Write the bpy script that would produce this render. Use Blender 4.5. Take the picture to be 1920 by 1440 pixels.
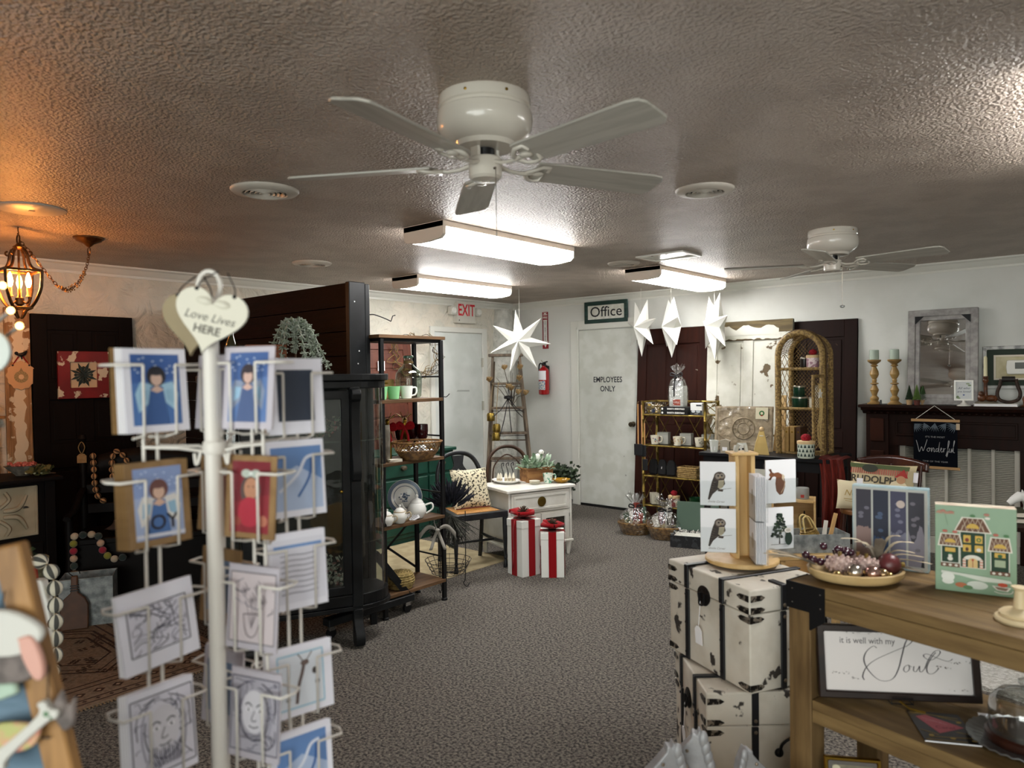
import bpy, bmesh, math, random
from mathutils import Vector, Matrix
R = math.radians
PI = math.pi
rnd = random.Random(7)
SC = bpy.context.scene
for _o in list(bpy.data.objects):
 bpy.data.objects.remove(_o)
COL = SC.collection

# ------------------------------------------------------------------ camera
CAM_Z = 1.565
YAW = R(40.9)
FOC = 1360.0
cd = bpy.data.cameras.new('camera')
cd.sensor_width = 36.0
cd.lens = FOC / 1920.0 * 36.0
cd.clip_start = 0.05
cd.dof.use_dof = True
cd.dof.focus_distance = 5.2
cd.dof.aperture_fstop = 3.0
cam = bpy.data.objects.new('camera', cd)
COL.objects.link(cam)
_p = math.atan(20.0 / FOC)
_f = Vector((-math.sin(YAW) * math.cos(_p), math.cos(YAW) * math.cos(_p), -math.sin(_p)))
_r = Vector((math.cos(YAW), math.sin(YAW), 0))
_u = _r.cross(_f)
_c, _s = math.cos(.0145), math.sin(.0145)
_R = _r * _c - _u * _s
_U = _u * _c + _r * _s
cam.matrix_world = Matrix(((_R.x, _U.x, -_f.x, 0), (_R.y, _U.y, -_f.y, 0), (_R.z, _U.z, -_f.z, CAM_Z), (0, 0, 0, 1)))
SC.camera = cam

# ------------------------------------------------------------------ light set-up
FLUOR = 20.0          # emission of the fluorescent diffusers
BULB = 300.0          # emission of the lantern's candle bulbs
wd = bpy.data.worlds.new('world')
SC.world = wd
wd.use_nodes = True
wd.node_tree.nodes['Background'].inputs[0].default_value = (.90, .88, .87, 1)
wd.node_tree.nodes['Background'].inputs[1].default_value = 8.5
# daylight enters by the shop-front window behind the camera: a portal guides the sampling of that opening
pl = bpy.data.lights.new('window_portal', 'AREA')
pl.shape = 'RECTANGLE'
pl.size, pl.size_y = 4.2, 2.1
pl.cycles.is_portal = True
po = bpy.data.objects.new('window_portal', pl)
COL.objects.link(po)
po.location = (.7, -3.04, 1.2)
po.rotation_euler = (R(90), 0, 0)
SC.view_settings.view_transform = 'Standard'
SC.view_settings.look = 'None'
SC.view_settings.gamma = 1
SC.view_settings.use_curve_mapping = False
SC.view_settings.exposure = 0.54
SC.cycles.use_denoising = True
SC.cycles.max_bounces = 8
SC.cycles.diffuse_bounces = 4
SC.cycles.glossy_bounces = 3
SC.cycles.transmission_bounces = 4
SC.cycles.transparent_max_bounces = 12
SC.cycles.caustics_reflective = False
SC.cycles.caustics_refractive = False
SC.cycles.sample_clamp_indirect = 6

# ------------------------------------------------------------------ materials
def lin(c):
 if isinstance(c, str):
  c = c.lstrip('#')
  c = [int(c[i:i + 2], 16) for i in (0, 2, 4)]
 o = []
 for x in c[:3]:
  x = x / 255.0
  o.append(x / 12.92 if x <= .04045 else ((x + .055) / 1.055) ** 2.4)
 return (o[0], o[1], o[2], 1)

_M = {}
def mat(name, c='888888', r=.55, m=0., c2=None, sc=5., lo=.42, hi=.58, st=(1, 1, 1), bump=0., bs=40., bst=None, tr=0.,
  ior=1.45, em=0., emc=None, spec=.5, det=4., dist=0., c3=None, sc3=40., t3=.62, sheen=0., coat=0., sss=0., vor=False):
 if name in _M:
  return _M[name]
 M = bpy.data.materials.new(name)
 M.use_nodes = True
 nt = M.node_tree
 b = nt.nodes['Principled BSDF']
 I = b.inputs
 I['Base Color'].default_value = lin(c)
 I['Roughness'].default_value = r
 I['Metallic'].default_value = m
 I['IOR'].default_value = ior
 I['Specular IOR Level'].default_value = spec
 I['Transmission Weight'].default_value = tr
 I['Sheen Weight'].default_value = sheen
 I['Coat Weight'].default_value = coat
 if em:
  I['Emission Color'].default_value = lin(emc or c)
  I['Emission Strength'].default_value = em
 def noise(scale, stretch, detail=det):
  tc = nt.nodes.new('ShaderNodeTexCoord')
  mp = nt.nodes.new('ShaderNodeMapping')
  mp.inputs['Scale'].default_value = stretch
  n = nt.nodes.new('ShaderNodeTexNoise')
  n.inputs['Scale'].default_value = scale
  n.inputs['Detail'].default_value = detail
  n.inputs['Distortion'].default_value = dist
  nt.links.new(tc.outputs['Object'], mp.inputs[0])
  nt.links.new(mp.outputs[0], n.inputs['Vector'])
  return n
 def mixer(fac_out, lo_, hi_, prev, colour):
  mr = nt.nodes.new('ShaderNodeMapRange')
  mr.inputs[1].default_value = lo_
  mr.inputs[2].default_value = hi_
  nt.links.new(fac_out, mr.inputs[0])
  mx = nt.nodes.new('ShaderNodeMix')
  mx.data_type = 'RGBA'
  if prev is None:
   mx.inputs[6].default_value = lin(c)
  else:
   nt.links.new(prev, mx.inputs[6])
  mx.inputs[7].default_value = lin(colour)
  nt.links.new(mr.outputs[0], mx.inputs[0])
  return mx.outputs[2]
 out = None
 if c2:
  out = mixer(noise(sc, st).outputs[0], lo, hi, None, c2)
 if c3:
  out = mixer(noise(sc3, (1, 1, 1)).outputs[0], t3, t3 + .03, out, c3)
 if out is not None:
  nt.links.new(out, I['Base Color'])
 if bump:
  bp = nt.nodes.new('ShaderNodeBump')
  bp.inputs['Strength'].default_value = 1.0
  bp.inputs['Distance'].default_value = bump
  if vor:
   tc = nt.nodes.new('ShaderNodeTexCoord')
   v = nt.nodes.new('ShaderNodeTexVoronoi')
   v.inputs['Scale'].default_value = bs
   nt.links.new(tc.outputs['Object'], v.inputs['Vector'])
   nt.links.new(v.outputs[0], bp.inputs['Height'])
  else:
   nt.links.new(noise(bs, bst or (1, 1, 1)).outputs[0], bp.inputs['Height'])
  nt.links.new(bp.outputs[0], I['Normal'])
 _M[name] = M
 return M

def glass(name, tint='ffffff', refl=.12, rough=.02, bump=0., bs=12., edge=.6):
 """thin glass or film: see-through with a surface sheen that grows at grazing angles"""
 if name in _M:
  return _M[name]
 M = bpy.data.materials.new(name)
 M.use_nodes = True
 nt = M.node_tree
 nt.nodes.clear()
 o = nt.nodes.new('ShaderNodeOutputMaterial')
 mx = nt.nodes.new('ShaderNodeMixShader')
 t = nt.nodes.new('ShaderNodeBsdfTransparent')
 t.inputs[0].default_value = lin(tint)
 g = nt.nodes.new('ShaderNodeBsdfGlossy')
 g.inputs['Roughness'].default_value = rough
 lw = nt.nodes.new('ShaderNodeLayerWeight')
 lw.inputs[0].default_value = .35
 mr = nt.nodes.new('ShaderNodeMapRange')
 mr.inputs[3].default_value = refl
 mr.inputs[4].default_value = edge
 nt.links.new(lw.outputs['Facing'], mr.inputs[0])
 nt.links.new(mr.outputs[0], mx.inputs[0])
 nt.links.new(t.outputs[0], mx.inputs[1])
 nt.links.new(g.outputs[0], mx.inputs[2])
 nt.links.new(mx.outputs[0], o.inputs[0])
 if bump:
  tc = nt.nodes.new('ShaderNodeTexCoord')
  n = nt.nodes.new('ShaderNodeTexNoise')
  n.inputs['Scale'].default_value = bs
  bp = nt.nodes.new('ShaderNodeBump')
  bp.inputs['Distance'].default_value = bump
  nt.links.new(tc.outputs['Object'], n.inputs['Vector'])
  nt.links.new(n.outputs[0], bp.inputs['Height'])
  nt.links.new(bp.outputs[0], g.inputs['Normal'])
  nt.links.new(bp.outputs[0], lw.inputs['Normal'])
 _M[name] = M
 return M

# ------------------------------------------------------------------ mesh builder
class MB:
 def __init__(s):
  s.v, s.f, s.mi, s.m, s.T = [], [], [], 0, Matrix()
 def at(s, loc=(0, 0, 0), rx=0, ry=0, rz=0, sc=None):
  s.T = Matrix.Translation(loc) @ Matrix.Rotation(R(rz), 4, 'Z') @ Matrix.Rotation(R(ry), 4, 'Y') @ Matrix.Rotation(R(rx), 4, 'X')
  if sc:
   s.T = s.T @ Matrix.Diagonal((sc[0], sc[1], sc[2], 1))
  return s
 def add(s, vs, fs):
  b = len(s.v)
  T = s.T
  s.v += [tuple(T @ Vector(p)) for p in vs]
  s.f += [[b + i for i in f] for f in fs]
  s.mi += [s.m] * len(fs)
  return s
 def box(s, x0, y0, z0, x1, y1, z1):
  v = [(x, y, z) for z in (z0, z1) for y in (y0, y1) for x in (x0, x1)]
  return s.add(v, [(0, 2, 3, 1), (4, 5, 7, 6), (0, 1, 5, 4), (2, 6, 7, 3), (0, 4, 6, 2), (1, 3, 7, 5)])
 def cb(s, c, d):
  return s.box(c[0] - d[0] / 2, c[1] - d[1] / 2, c[2] - d[2] / 2, c[0] + d[0] / 2, c[1] + d[1] / 2, c[2] + d[2] / 2)
 def beam(s, p, q, w, t, up=(0, 0, 1)):
  p, q = Vector(p), Vector(q)
  d = (q - p).normalized()
  a = d.cross(Vector(up))
  if a.length < 1e-4:
   a = d.cross(Vector((1, 0, 0)))
  a.normalize()
  n = a.cross(d).normalized()
  vs = []
  for e in (p, q):
   for i, j in ((-1, -1), (1, -1), (1, 1), (-1, 1)):
    vs.append(tuple(e + a * (w / 2 * i) + n * (t / 2 * j)))
  return s.add(vs, [(3, 2, 1, 0), (4, 5, 6, 7), (0, 1, 5, 4), (1, 2, 6, 5), (2, 3, 7, 6), (3, 0, 4, 7)])
 def cyl(s, p, q, r, r2=None, n=12, cap=True):
  return s.tube([p, q], [r, r if r2 is None else r2], n, cap=cap)
 def tube(s, pts, r, n=6, closed=False, cap=True, flat=1.):
  P = [Vector(p) for p in pts]
  k = len(P)
  rs = r if isinstance(r, (list, tuple)) else [r] * k
  tg = []
  for i in range(k):
   if closed:
    d = P[(i + 1) % k] - P[i - 1]
   else:
    d = P[min(i + 1, k - 1)] - P[max(i - 1, 0)]
   tg.append(d.normalized() if d.length > 1e-9 else Vector((0, 0, 1)))
  a = tg[0].orthogonal().normalized()
  if abs(tg[0].z) < .9:
   a = tg[0].cross(Vector((0, 0, 1))).normalized()
  vs = []
  for i in range(k):
   a = (a - tg[i] * a.dot(tg[i]))
   if a.length < 1e-6:
    a = tg[i].orthogonal()
   a.normalize()
   b = tg[i].cross(a)
   for j in range(n):
    w = 2 * PI * (j + .5) / n
    vs.append(tuple(P[i] + (a * math.cos(w) + b * math.sin(w) * flat) * rs[i]))
  fs = []
  for i in range(k if closed else k - 1):
   i2 = (i + 1) % k
   for j in range(n):
    j2 = (j + 1) % n
    fs.append((i * n + j, i * n + j2, i2 * n + j2, i2 * n + j))
  if cap and not closed:
   fs.append(tuple(range(n))[::-1])
   fs.append(tuple(range((k - 1) * n, k * n)))
  return s.add(vs, fs)
 def lathe(s, prof, n=20, c=(0, 0, 0), a0=0., a1=360., cap=True):
  full = abs(a1 - a0) >= 359.9
  k = n if full else n + 1
  vs, fs = [], []
  for (r, z) in prof:
   for j in range(k):
    w = R(a0 + (a1 - a0) * j / n)
    vs.append((c[0] + r * math.cos(w), c[1] + r * math.sin(w), c[2] + z))
  for i in range(len(prof) - 1):
   for j in range(n):
    j2 = (j + 1) % k if full else j + 1
    fs.append((i * k + j, i * k + j2, (i + 1) * k + j2, (i + 1) * k + j))
  if full and cap:
   if prof[0][0] > 1e-5:
    fs.append(tuple(range(k))[::-1])
   if prof[-1][0] > 1e-5:
    fs.append(tuple(range((len(prof) - 1) * k, len(prof) * k)))
  return s.add(vs, fs)
 def ball(s, c, r, n=12, m=8, sx=1, sy=1, sz=1):
  T = s.T
  s.T = T @ Matrix.Translation(c) @ Matrix.Diagonal((sx, sy, sz, 1))
  s.lathe([(r * math.sin(PI * i / m) if 0 < i < m else 0, -r * math.cos(PI * i / m)) for i in range(m + 1)], n)
  s.T = T
  return s
 def prism(s, poly, h0, h1, pl='xz'):
  def q(a, b, h):
   return (a, h, b) if pl == 'xz' else ((a, b, h) if pl == 'xy' else (h, a, b))
  k = len(poly)
  vs = [q(a, b, h0) for a, b in poly] + [q(a, b, h1) for a, b in poly]
  fs = [tuple(range(k)), tuple(range(k, 2 * k))[::-1]]
  fs += [(i, (i + 1) % k, k + (i + 1) % k, k + i) for i in range(k)]
  return s.add(vs, fs)
 def sheet(s, fn, nu, nv):
  vs = [tuple(fn(i / nu, j / nv)) for j in range(nv + 1) for i in range(nu + 1)]
  fs = [(j * (nu + 1) + i, j * (nu + 1) + i + 1, (j + 1) * (nu + 1) + i + 1, (j + 1) * (nu + 1) + i) for j in range(nv) for i in range(nu)]
  return s.add(vs, fs)
 def frame(s, w, h, b, t, pl='xz', c=(0, 0), h0=0.):
  """mitred rectangular frame, outer size w x h, bar width b, thickness t"""
  def q(a, e, g):
   return (a, g, e) if pl == 'xz' else ((a, e, g) if pl == 'xy' else (g, a, e))
  o = [(-w / 2, -h / 2), (w / 2, -h / 2), (w / 2, h / 2), (-w / 2, h / 2)]
  i_ = [(-w / 2 + b, -h / 2 + b), (w / 2 - b, -h / 2 + b), (w / 2 - b, h / 2 - b), (-w / 2 + b, h / 2 - b)]
  vs = [q(a + c[0], e + c[1], g) for g in (h0, h0 + t) for ring in (o, i_) for a, e in ring]
  fs = []
  for k in range(4):
   k2 = (k + 1) % 4
   fs += [(k, k2, 4 + k2, 4 + k), (8 + k2, 8 + k, 12 + k, 12 + k2), (k2, k, 8 + k, 8 + k2), (4 + k, 4 + k2, 12 + k2, 12 + k)]
  return s.add(vs, fs)
 def build(s, name, mats, par=None, sm=None, bev=0., seg=1, sub=0, solid=0., fix=True):
  me = bpy.data.meshes.new(name)
  me.from_pydata(s.v, [], s.f)
  if not isinstance(mats, (list, tuple)):
   mats = [mats]
  for x in mats:
   me.materials.append(x)
  if len(mats) > 1:
   me.polygons.foreach_set('material_index', s.mi)
  if fix:
   bm = bmesh.new()
   bm.from_mesh(me)
   bmesh.ops.recalc_face_normals(bm, faces=bm.faces)
   bm.to_mesh(me)
   bm.free()
  if sm is not None:
   me.polygons.foreach_set('use_smooth', [True] * len(me.polygons))
   me.set_sharp_from_angle(angle=R(sm))
  me.update()
  o = bpy.data.objects.new(name, me)
  COL.objects.link(o)
  if par is not None:
   o.parent = par
  if solid:
   k = o.modifiers.new('s', 'SOLIDIFY')
   k.thickness = solid
   k.offset = 0
  if bev:
   k = o.modifiers.new('b', 'BEVEL')
   k.width = bev
   k.segments = seg
   k.limit_method = 'ANGLE'
   k.angle_limit = R(40)
  if sub:
   k = o.modifiers.new('u', 'SUBSURF')
   k.levels = k.render_levels = sub
  return o

def tag(o, label, cat, group=None):
 o['label'] = label
 o['category'] = cat
 if group:
  o['group'] = group
 return o
def struct(o):
 o['kind'] = 'structure'
 return o
def thing(name, label, cat, loc=(0, 0, 0), rz=0., group=None, rx=0., ry=0.):
 o = bpy.data.objects.new(name, None)
 o.empty_display_size = .1
 COL.objects.link(o)
 o.location = loc
 o.rotation_euler = (R(rx), R(ry), R(rz))
 if label:
  tag(o, label, cat, group)
 return o
def place(o, loc, rz=0., rx=0., ry=0.):
 o.location = loc
 o.rotation_euler = (R(rx), R(ry), R(rz))
 return o
def one(mb, name, m, label, cat, loc, rz=0., group=None, rx=0., ry=0., **k):
 """a thing that is a single mesh"""
 return tag(place(mb.build(name, m, **k), loc, rz, rx, ry), label, cat, group)
def world(t_, p):
 return (Matrix.Translation(t_.location) @ t_.rotation_euler.to_matrix().to_4x4()) @ Vector(p)
def dup(root, loc, rz=0., label=None, rx=0., ry=0.):
 r = root.copy()
 COL.objects.link(r)
 r.parent = None
 place(r, loc, rz, rx, ry)
 if label:
  r['label'] = label
 for ch in list(root.children):
  c = ch.copy()
  COL.objects.link(c)
  c.parent = r
  for g in ch.children:
   d = g.copy()
   COL.objects.link(d)
   d.parent = c
 return r

# flat print: shapes in a local x/z plane that faces -y
_TXT = {}
def glyphs(t, size, bold=0., align='CENTER', sx=1., shear=0.):
 key = (t, size, bold, align, sx, shear)
 if key not in _TXT:
  cu = bpy.data.curves.new('t', 'FONT')
  cu.body = t
  cu.size = size
  cu.align_x = align
  cu.align_y = 'CENTER'
  cu.offset = bold
  cu.shear = shear
  cu.resolution_u = 3
  o = bpy.data.objects.new('t', cu)
  me = bpy.data.meshes.new_from_object(o)
  _TXT[key] = ([(v.co.x * sx, v.co.y) for v in me.vertices], [tuple(p.vertices) for p in me.polygons])
  bpy.data.objects.remove(o)
  bpy.data.curves.remove(cu)
  bpy.data.meshes.remove(me)
 return _TXT[key]
def spline(pts, n=8):
 o = []
 P = [pts[0]] + list(pts) + [pts[-1]]
 for i in range(1, len(P) - 2):
  for k in range(n):
   t = k / n
   q = []
   for a in range(len(pts[0])):
    p0, p1, p2, p3 = P[i - 1][a], P[i][a], P[i + 1][a], P[i + 2][a]
    q.append(.5 * (2 * p1 + (p2 - p0) * t + (2 * p0 - 5 * p1 + 4 * p2 - p3) * t * t + (3 * p1 - p0 - 3 * p2 + p3) * t ** 3))
   o.append(tuple(q))
 o.append(tuple(pts[-1]))
 return o
def ink(c):
 return mat('ink_' + c, c, .7)
def decal(par, shapes, name='printed_picture', y=0., x0=0., z0=0., s=1., gap=.00015, sx=1.):
 mb = MB()
 cols = []
 k = 0
 for sh in shapes:
  kind, c = sh[0], sh[1]
  if c not in cols:
   cols.append(c)
  mb.m = cols.index(c)
  k += 1
  yy = y - gap * k
  def q(p):
   return (x0 + p[0] * s * sx, yy, z0 + p[1] * s)
  if kind == 'p':
   mb.add([q(p) for p in sh[2]], [tuple(range(len(sh[2])))])
  elif kind == 'r':
   a, b, c_, d = sh[2:6]
   mb.add([q(p) for p in ((a, b), (c_, b), (c_, d), (a, d))], [(0, 1, 2, 3)])
  elif kind == 'e':
   cx, cy, rx, ry = sh[2:6]
   n = sh[6] if len(sh) > 6 else 18
   mb.add([q((cx + rx * math.cos(2 * PI * i / n), cy + ry * math.sin(2 * PI * i / n))) for i in range(n)], [tuple(range(n))])
  elif kind == 'l':
   pts, w = sh[2], sh[3]
   vs, fs = [], []
   for i, p in enumerate(pts):
    a, b = pts[max(i - 1, 0)], pts[min(i + 1, len(pts) - 1)]
    dx, dy = b[0] - a[0], b[1] - a[1]
    L = math.hypot(dx, dy) or 1
    ww = w[i] if isinstance(w, (list, tuple)) else w
    nx, ny = -dy / L * ww / 2, dx / L * ww / 2
    vs += [q((p[0] + nx, p[1] + ny)), q((p[0] - nx, p[1] - ny))]
   for i in range(len(pts) - 1):
    fs.append((2 * i, 2 * i + 1, 2 * i + 3, 2 * i + 2))
   mb.add(vs, fs)
  elif kind == 't':
   t, size, cx, cy = sh[2:6]
   kw = sh[6] if len(sh) > 6 else {}
   vs, fs = glyphs(t, size, **kw)
   mb.add([q((cx + a, cy + b)) for a, b in vs], fs)
 o = mb.build(name, [ink(c) for c in cols], par, fix=False)
 return o

# ------------------------------------------------------------------ shared materials
WHITE = mat('white_paint', 'd9d9d2', .45, c2='cfcfc6', sc=3)
BLACKP = mat('black_paint', '101113', .42, c2='17191b', sc=8, spec=.3)
BLACKM = mat('black_metal', '141416', .42, .3)
BRASS = mat('brass', 'b08d3c', .3, 1., c2='8a6c2c', sc=14)
CHROME = mat('chrome', 'c8c8c8', .12, 1.)
WHITEGLOSS = mat('white_gloss', 'e4e2da', .22)
PAPER = mat('white_paper', 'f4f4f8', .7)
KRAFT = mat('kraft_paper', '9a7a4e', .75, c2='8a6b42', sc=30)
PINE = mat('pale_pine', 'd9b983', .5, c2='c9a36a', sc=3, st=(2, 2, 14), lo=.35, hi=.65)
WALNUT = mat('dark_walnut', '3a2318', .45, spec=.25, c2='28160f', sc=3, st=(9, 9, 1), lo=.35, hi=.65)
GLASSM = glass('clear_glass', 'f4f8f6', .06, .02, edge=.45)
CERAMIC = mat('white_ceramic', 'ecebe6', .2, coat=.3)
REDVEL = mat('red_velvet', '8a0710', .8, sheen=.08, spec=.2)
GREENF = mat('dark_foliage', '1f2c1a', .7, c2='2c3d22', sc=30)

# ================================================================== the room
XL, XR, YB, YF, H = -6.04, 3.0, 7.0, -3.0, 2.44
CARPET = mat('carpet', '7b756d', .95, c2='3c3938', sc=75, lo=.38, hi=.62, bump=.008, bs=130, det=2, c3='968d80', sc3=95, t3=.64, spec=.2)
CEILM = mat('popcorn_ceiling', 'b7a799', .42, c2='aa9a8c', sc=4, bump=.03, bs=80, det=2.0, spec=.8)
WALLM = mat('painted_wall', 'd6d7d2', .6, c2='cecfc9', sc=2, bump=.0012, bs=30)
STUCCO = mat('trowelled_wall', 'd9d2c3', .6, c2='cdcabd', sc=2, bump=.035, bs=6.0, det=5, dist=2.2)
TRIM = mat('trim_paint', 'd8d8d0', .4)

struct(MB().box(XL - .1, YF - .1, -.1, XR + .1, YB + .1, 0).build('floor', CARPET))
struct(MB().box(XL - .1, YF - .1, H, XR + .1, YB + .1, H + .1).build('ceiling', CEILM))
struct(MB().box(XL - .1, YF, 0, XL, YB, H).build('wall_left', STUCCO))
struct(MB().box(XL - .1, YB, 0, XR + .1, YB + .1, H).build('wall_back', WALLM))
struct(MB().box(XR, YF, 0, XR + .1, YB, H).build('wall_right', WALLM))
wf = MB().box(XL - .1, YF - .1, 0, XR + .1, YF, .15).box(XL - .1, YF - .1, 2.25, XR + .1, YF, H).box(XL - .1, YF - .1, .15, -1.4, YF, 2.25).box(2.8, YF - .1, .15, XR + .1, YF, 2.25)
struct(wf.build('wall_front', WALLM))
w1 = struct(thing('window_1', None, None, (.7, YF, .15)))
MB().frame(4.2, 2.1, .06, .08, 'xz', (0, 1.05), -.09).build('window_frame', mat('window_frame_dark', '241c18', .5), w1, bev=.004)
for k in range(2):
 MB().box(-.73 + 1.4 * k, -.08, .06, -.67 + 1.4 * k, -.02, 2.04).build('mullion', mat('window_frame_dark'), w1)
for k in range(3):
 MB().box(-2.04 + 1.4 * k, -.052, .06, -.74 + 1.4 * k, -.048, 2.04).build('pane', GLASSM, w1)
CR = [(0, 0), (.075, 0), (.072, -.012), (.05, -.022), (.03, -.05), (.014, -.062), (.012, -.08), (0, -.08)]
cb = MB().prism([(XL + a, H + b) for a, b in CR], YF, YB, 'xz')
struct(cb.build('trim_1', TRIM, sm=30))
cb = MB().prism([(YB - a, H + b) for a, b in CR], XL, XR, 'yz')
struct(cb.build('trim_2', TRIM, sm=30))
bb = MB().prism([(YB, 0), (YB - .014, 0), (YB - .014, .08), (YB - .006, .095), (YB, .095)], XL, -5.12, 'yz')
struct(bb.build('baseboard_back', TRIM))
bb = MB().prism([(XL, 0), (XL + .014, 0), (XL + .014, .08), (XL + .006, .095), (XL, .095)], -1.0, 5.60, 'xz')
struct(bb.build('baseboard_left', TRIM))
# rounded, rough plaster pier beside the exit door
PIER = mat('rough_plaster', 'd2d2ca', .65, c2='bfc0b8', sc=14, bump=.03, bs=22, det=5)
mp = MB().lathe([(.17, 0), (.16, .8), (.165, 1.5), (.155, 2.0), (.12, 2.36)], 20, (XL + .02, 6.78, 0))
struct(mp.build('trim_3', PIER, sm=60))

# office door
DOORP = mat('door_paint', 'd4d6cf', .42, c2='c9cbc2', sc=6, c3='8d8e86', sc3=9, t3=.735)
d1 = struct(thing('door_1', None, None, (-5.0, YB, 0)))
f = MB()
FP = [(0, 0), (.115, 0), (.115, -.014), (.10, -.02), (.06, -.016), (.03, -.026), (.012, -.026), (0, -.012)]
f.box(-.115, -.026, 0, -.0, -.001, 2.17)
f.box(.80, -.026, 0, .915, -.001, 2.17)
f.box(0, -.026, 2.06, .80, -.001, 2.17)
f.build('door_frame', TRIM, d1, bev=.006, seg=2)
g = MB().box(-.03, -.034, 0, -.012, -.026, 2.088).box(-.03, -.034, 2.07, .83, -.026, 2.088)
g.build('door_stop', TRIM, d1)
MB().box(.006, -.022, .03, .794, -.002, 2.05).build('door_slab', DOORP, d1, bev=.002)
MB().box(.0, -.02, .0, .8, -.012, .028).build('gap_shade_strip', mat('gap_shade', '050505', .9), d1)  # solid black strip, its colour stands in for the shade under the door
kb = MB().at((.735, -.022, .98), rx=90).lathe([(.03, 0), (.03, .006), (.012, .01), (.011, .03), (.026, .04), (.03, .055), (.024, .068), (0, .07)], 16)
kb.build('door_knob', mat('aged_brass', '6b6152', .3, 1.), d1, sm=40)
decal(d1, [('t', '20242c', 'EMPLOYEES', .088, .40, 1.475, dict(sx=.86, bold=.0016)), ('t', '20242c', 'ONLY', .088, .40, 1.37, dict(sx=.86, bold=.0016))], 'lettering', y=-.0225)
# exit door on the left wall
d2 = struct(thing('door_2', None, None, (XL, 5.56, 0), 90))
f = MB()
f.box(-.0, -.03, 0, .06, -.001, 2.11).box(.845, -.03, 0, .93, -.001, 2.11).box(.06, -.03, 2.05, .845, -.001, 2.11)
f.build('door_frame', TRIM, d2, bev=.004)
MB().box(.063, -.02, .01, .842, -.001, 2.045).build('door_slab', mat('exit_door_paint', 'd2d6d2', .4, c2='c6cbc6', sc=3), d2, bev=.002)
for z in (1.70, 1.18, .3):
 hb = MB().box(.828, -.026, z - .055, .842, -.02, z + .055)
 hb.cyl((.846, -.034, z - .055), (.846, -.034, z + .055), .008, n=8)
 hb.build('hinge', mat('painted_hinge', 'b9b7ab', .4, .4), d2)
decal(d2, [('p', 'a9ada9', [(.40, 1.36), (.62, 1.355), (.615, 1.375), (.42, 1.38)])], 'scuff_mark', y=-.0205)

# ------------------------------------------------------------------ fluorescent ceiling lights
DIFF = mat('lit_diffuser', 'f2f6ee', .5, em=FLUOR, emc='fcfaf7')
ENDC = mat('fixture_end', 'e6dacd', .45)
def fluor(x, y, L, label):
 t = thing('ceiling_light', label, 'ceiling light', (x, y, H), group='fluorescent wraparound lights on the popcorn ceiling')
 W = .17
 MB().box(-W, 0, -.035, W, L, 0).build('housing', ENDC, t, bev=.003)
 prof = [(-W + .004, -.035), (-W + .006, -.075), (-W + .03, -.095), (-.04, -.104), (.04, -.104), (W - .03, -.095), (W - .006, -.075), (W - .004, -.035)]
 MB().prism(prof, .026, L - .012, 'xz').build('diffuser', DIFF, t, sm=50)
 for a, b in ((0, .024), (L - .010, L)):
  MB().prism([(-W, -.0)] + [(p[0] * 1.02, p[1] - .003) for p in prof] + [(W, 0)], a, b, 'xz').build('end_cap', ENDC if a == 0 else WHITEGLOSS, t)
 return t
fluor(-3.145, 2.86, 1.26, 'lit fluorescent ceiling light beside the fan over the carpet aisle')
fluor(-4.925, 4.25, 1.26, 'lit fluorescent ceiling light in front of the exit sign')
fluor(-3.16, 5.34, 1.26, 'lit fluorescent ceiling light above the hanging paper stars')
fluor(-.03, 2.6, 1.26, 'lit fluorescent ceiling light above the wooden console table')
fluor(1.4, -1.2, 1.26, 'lit fluorescent ceiling light at the shop front')

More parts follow.
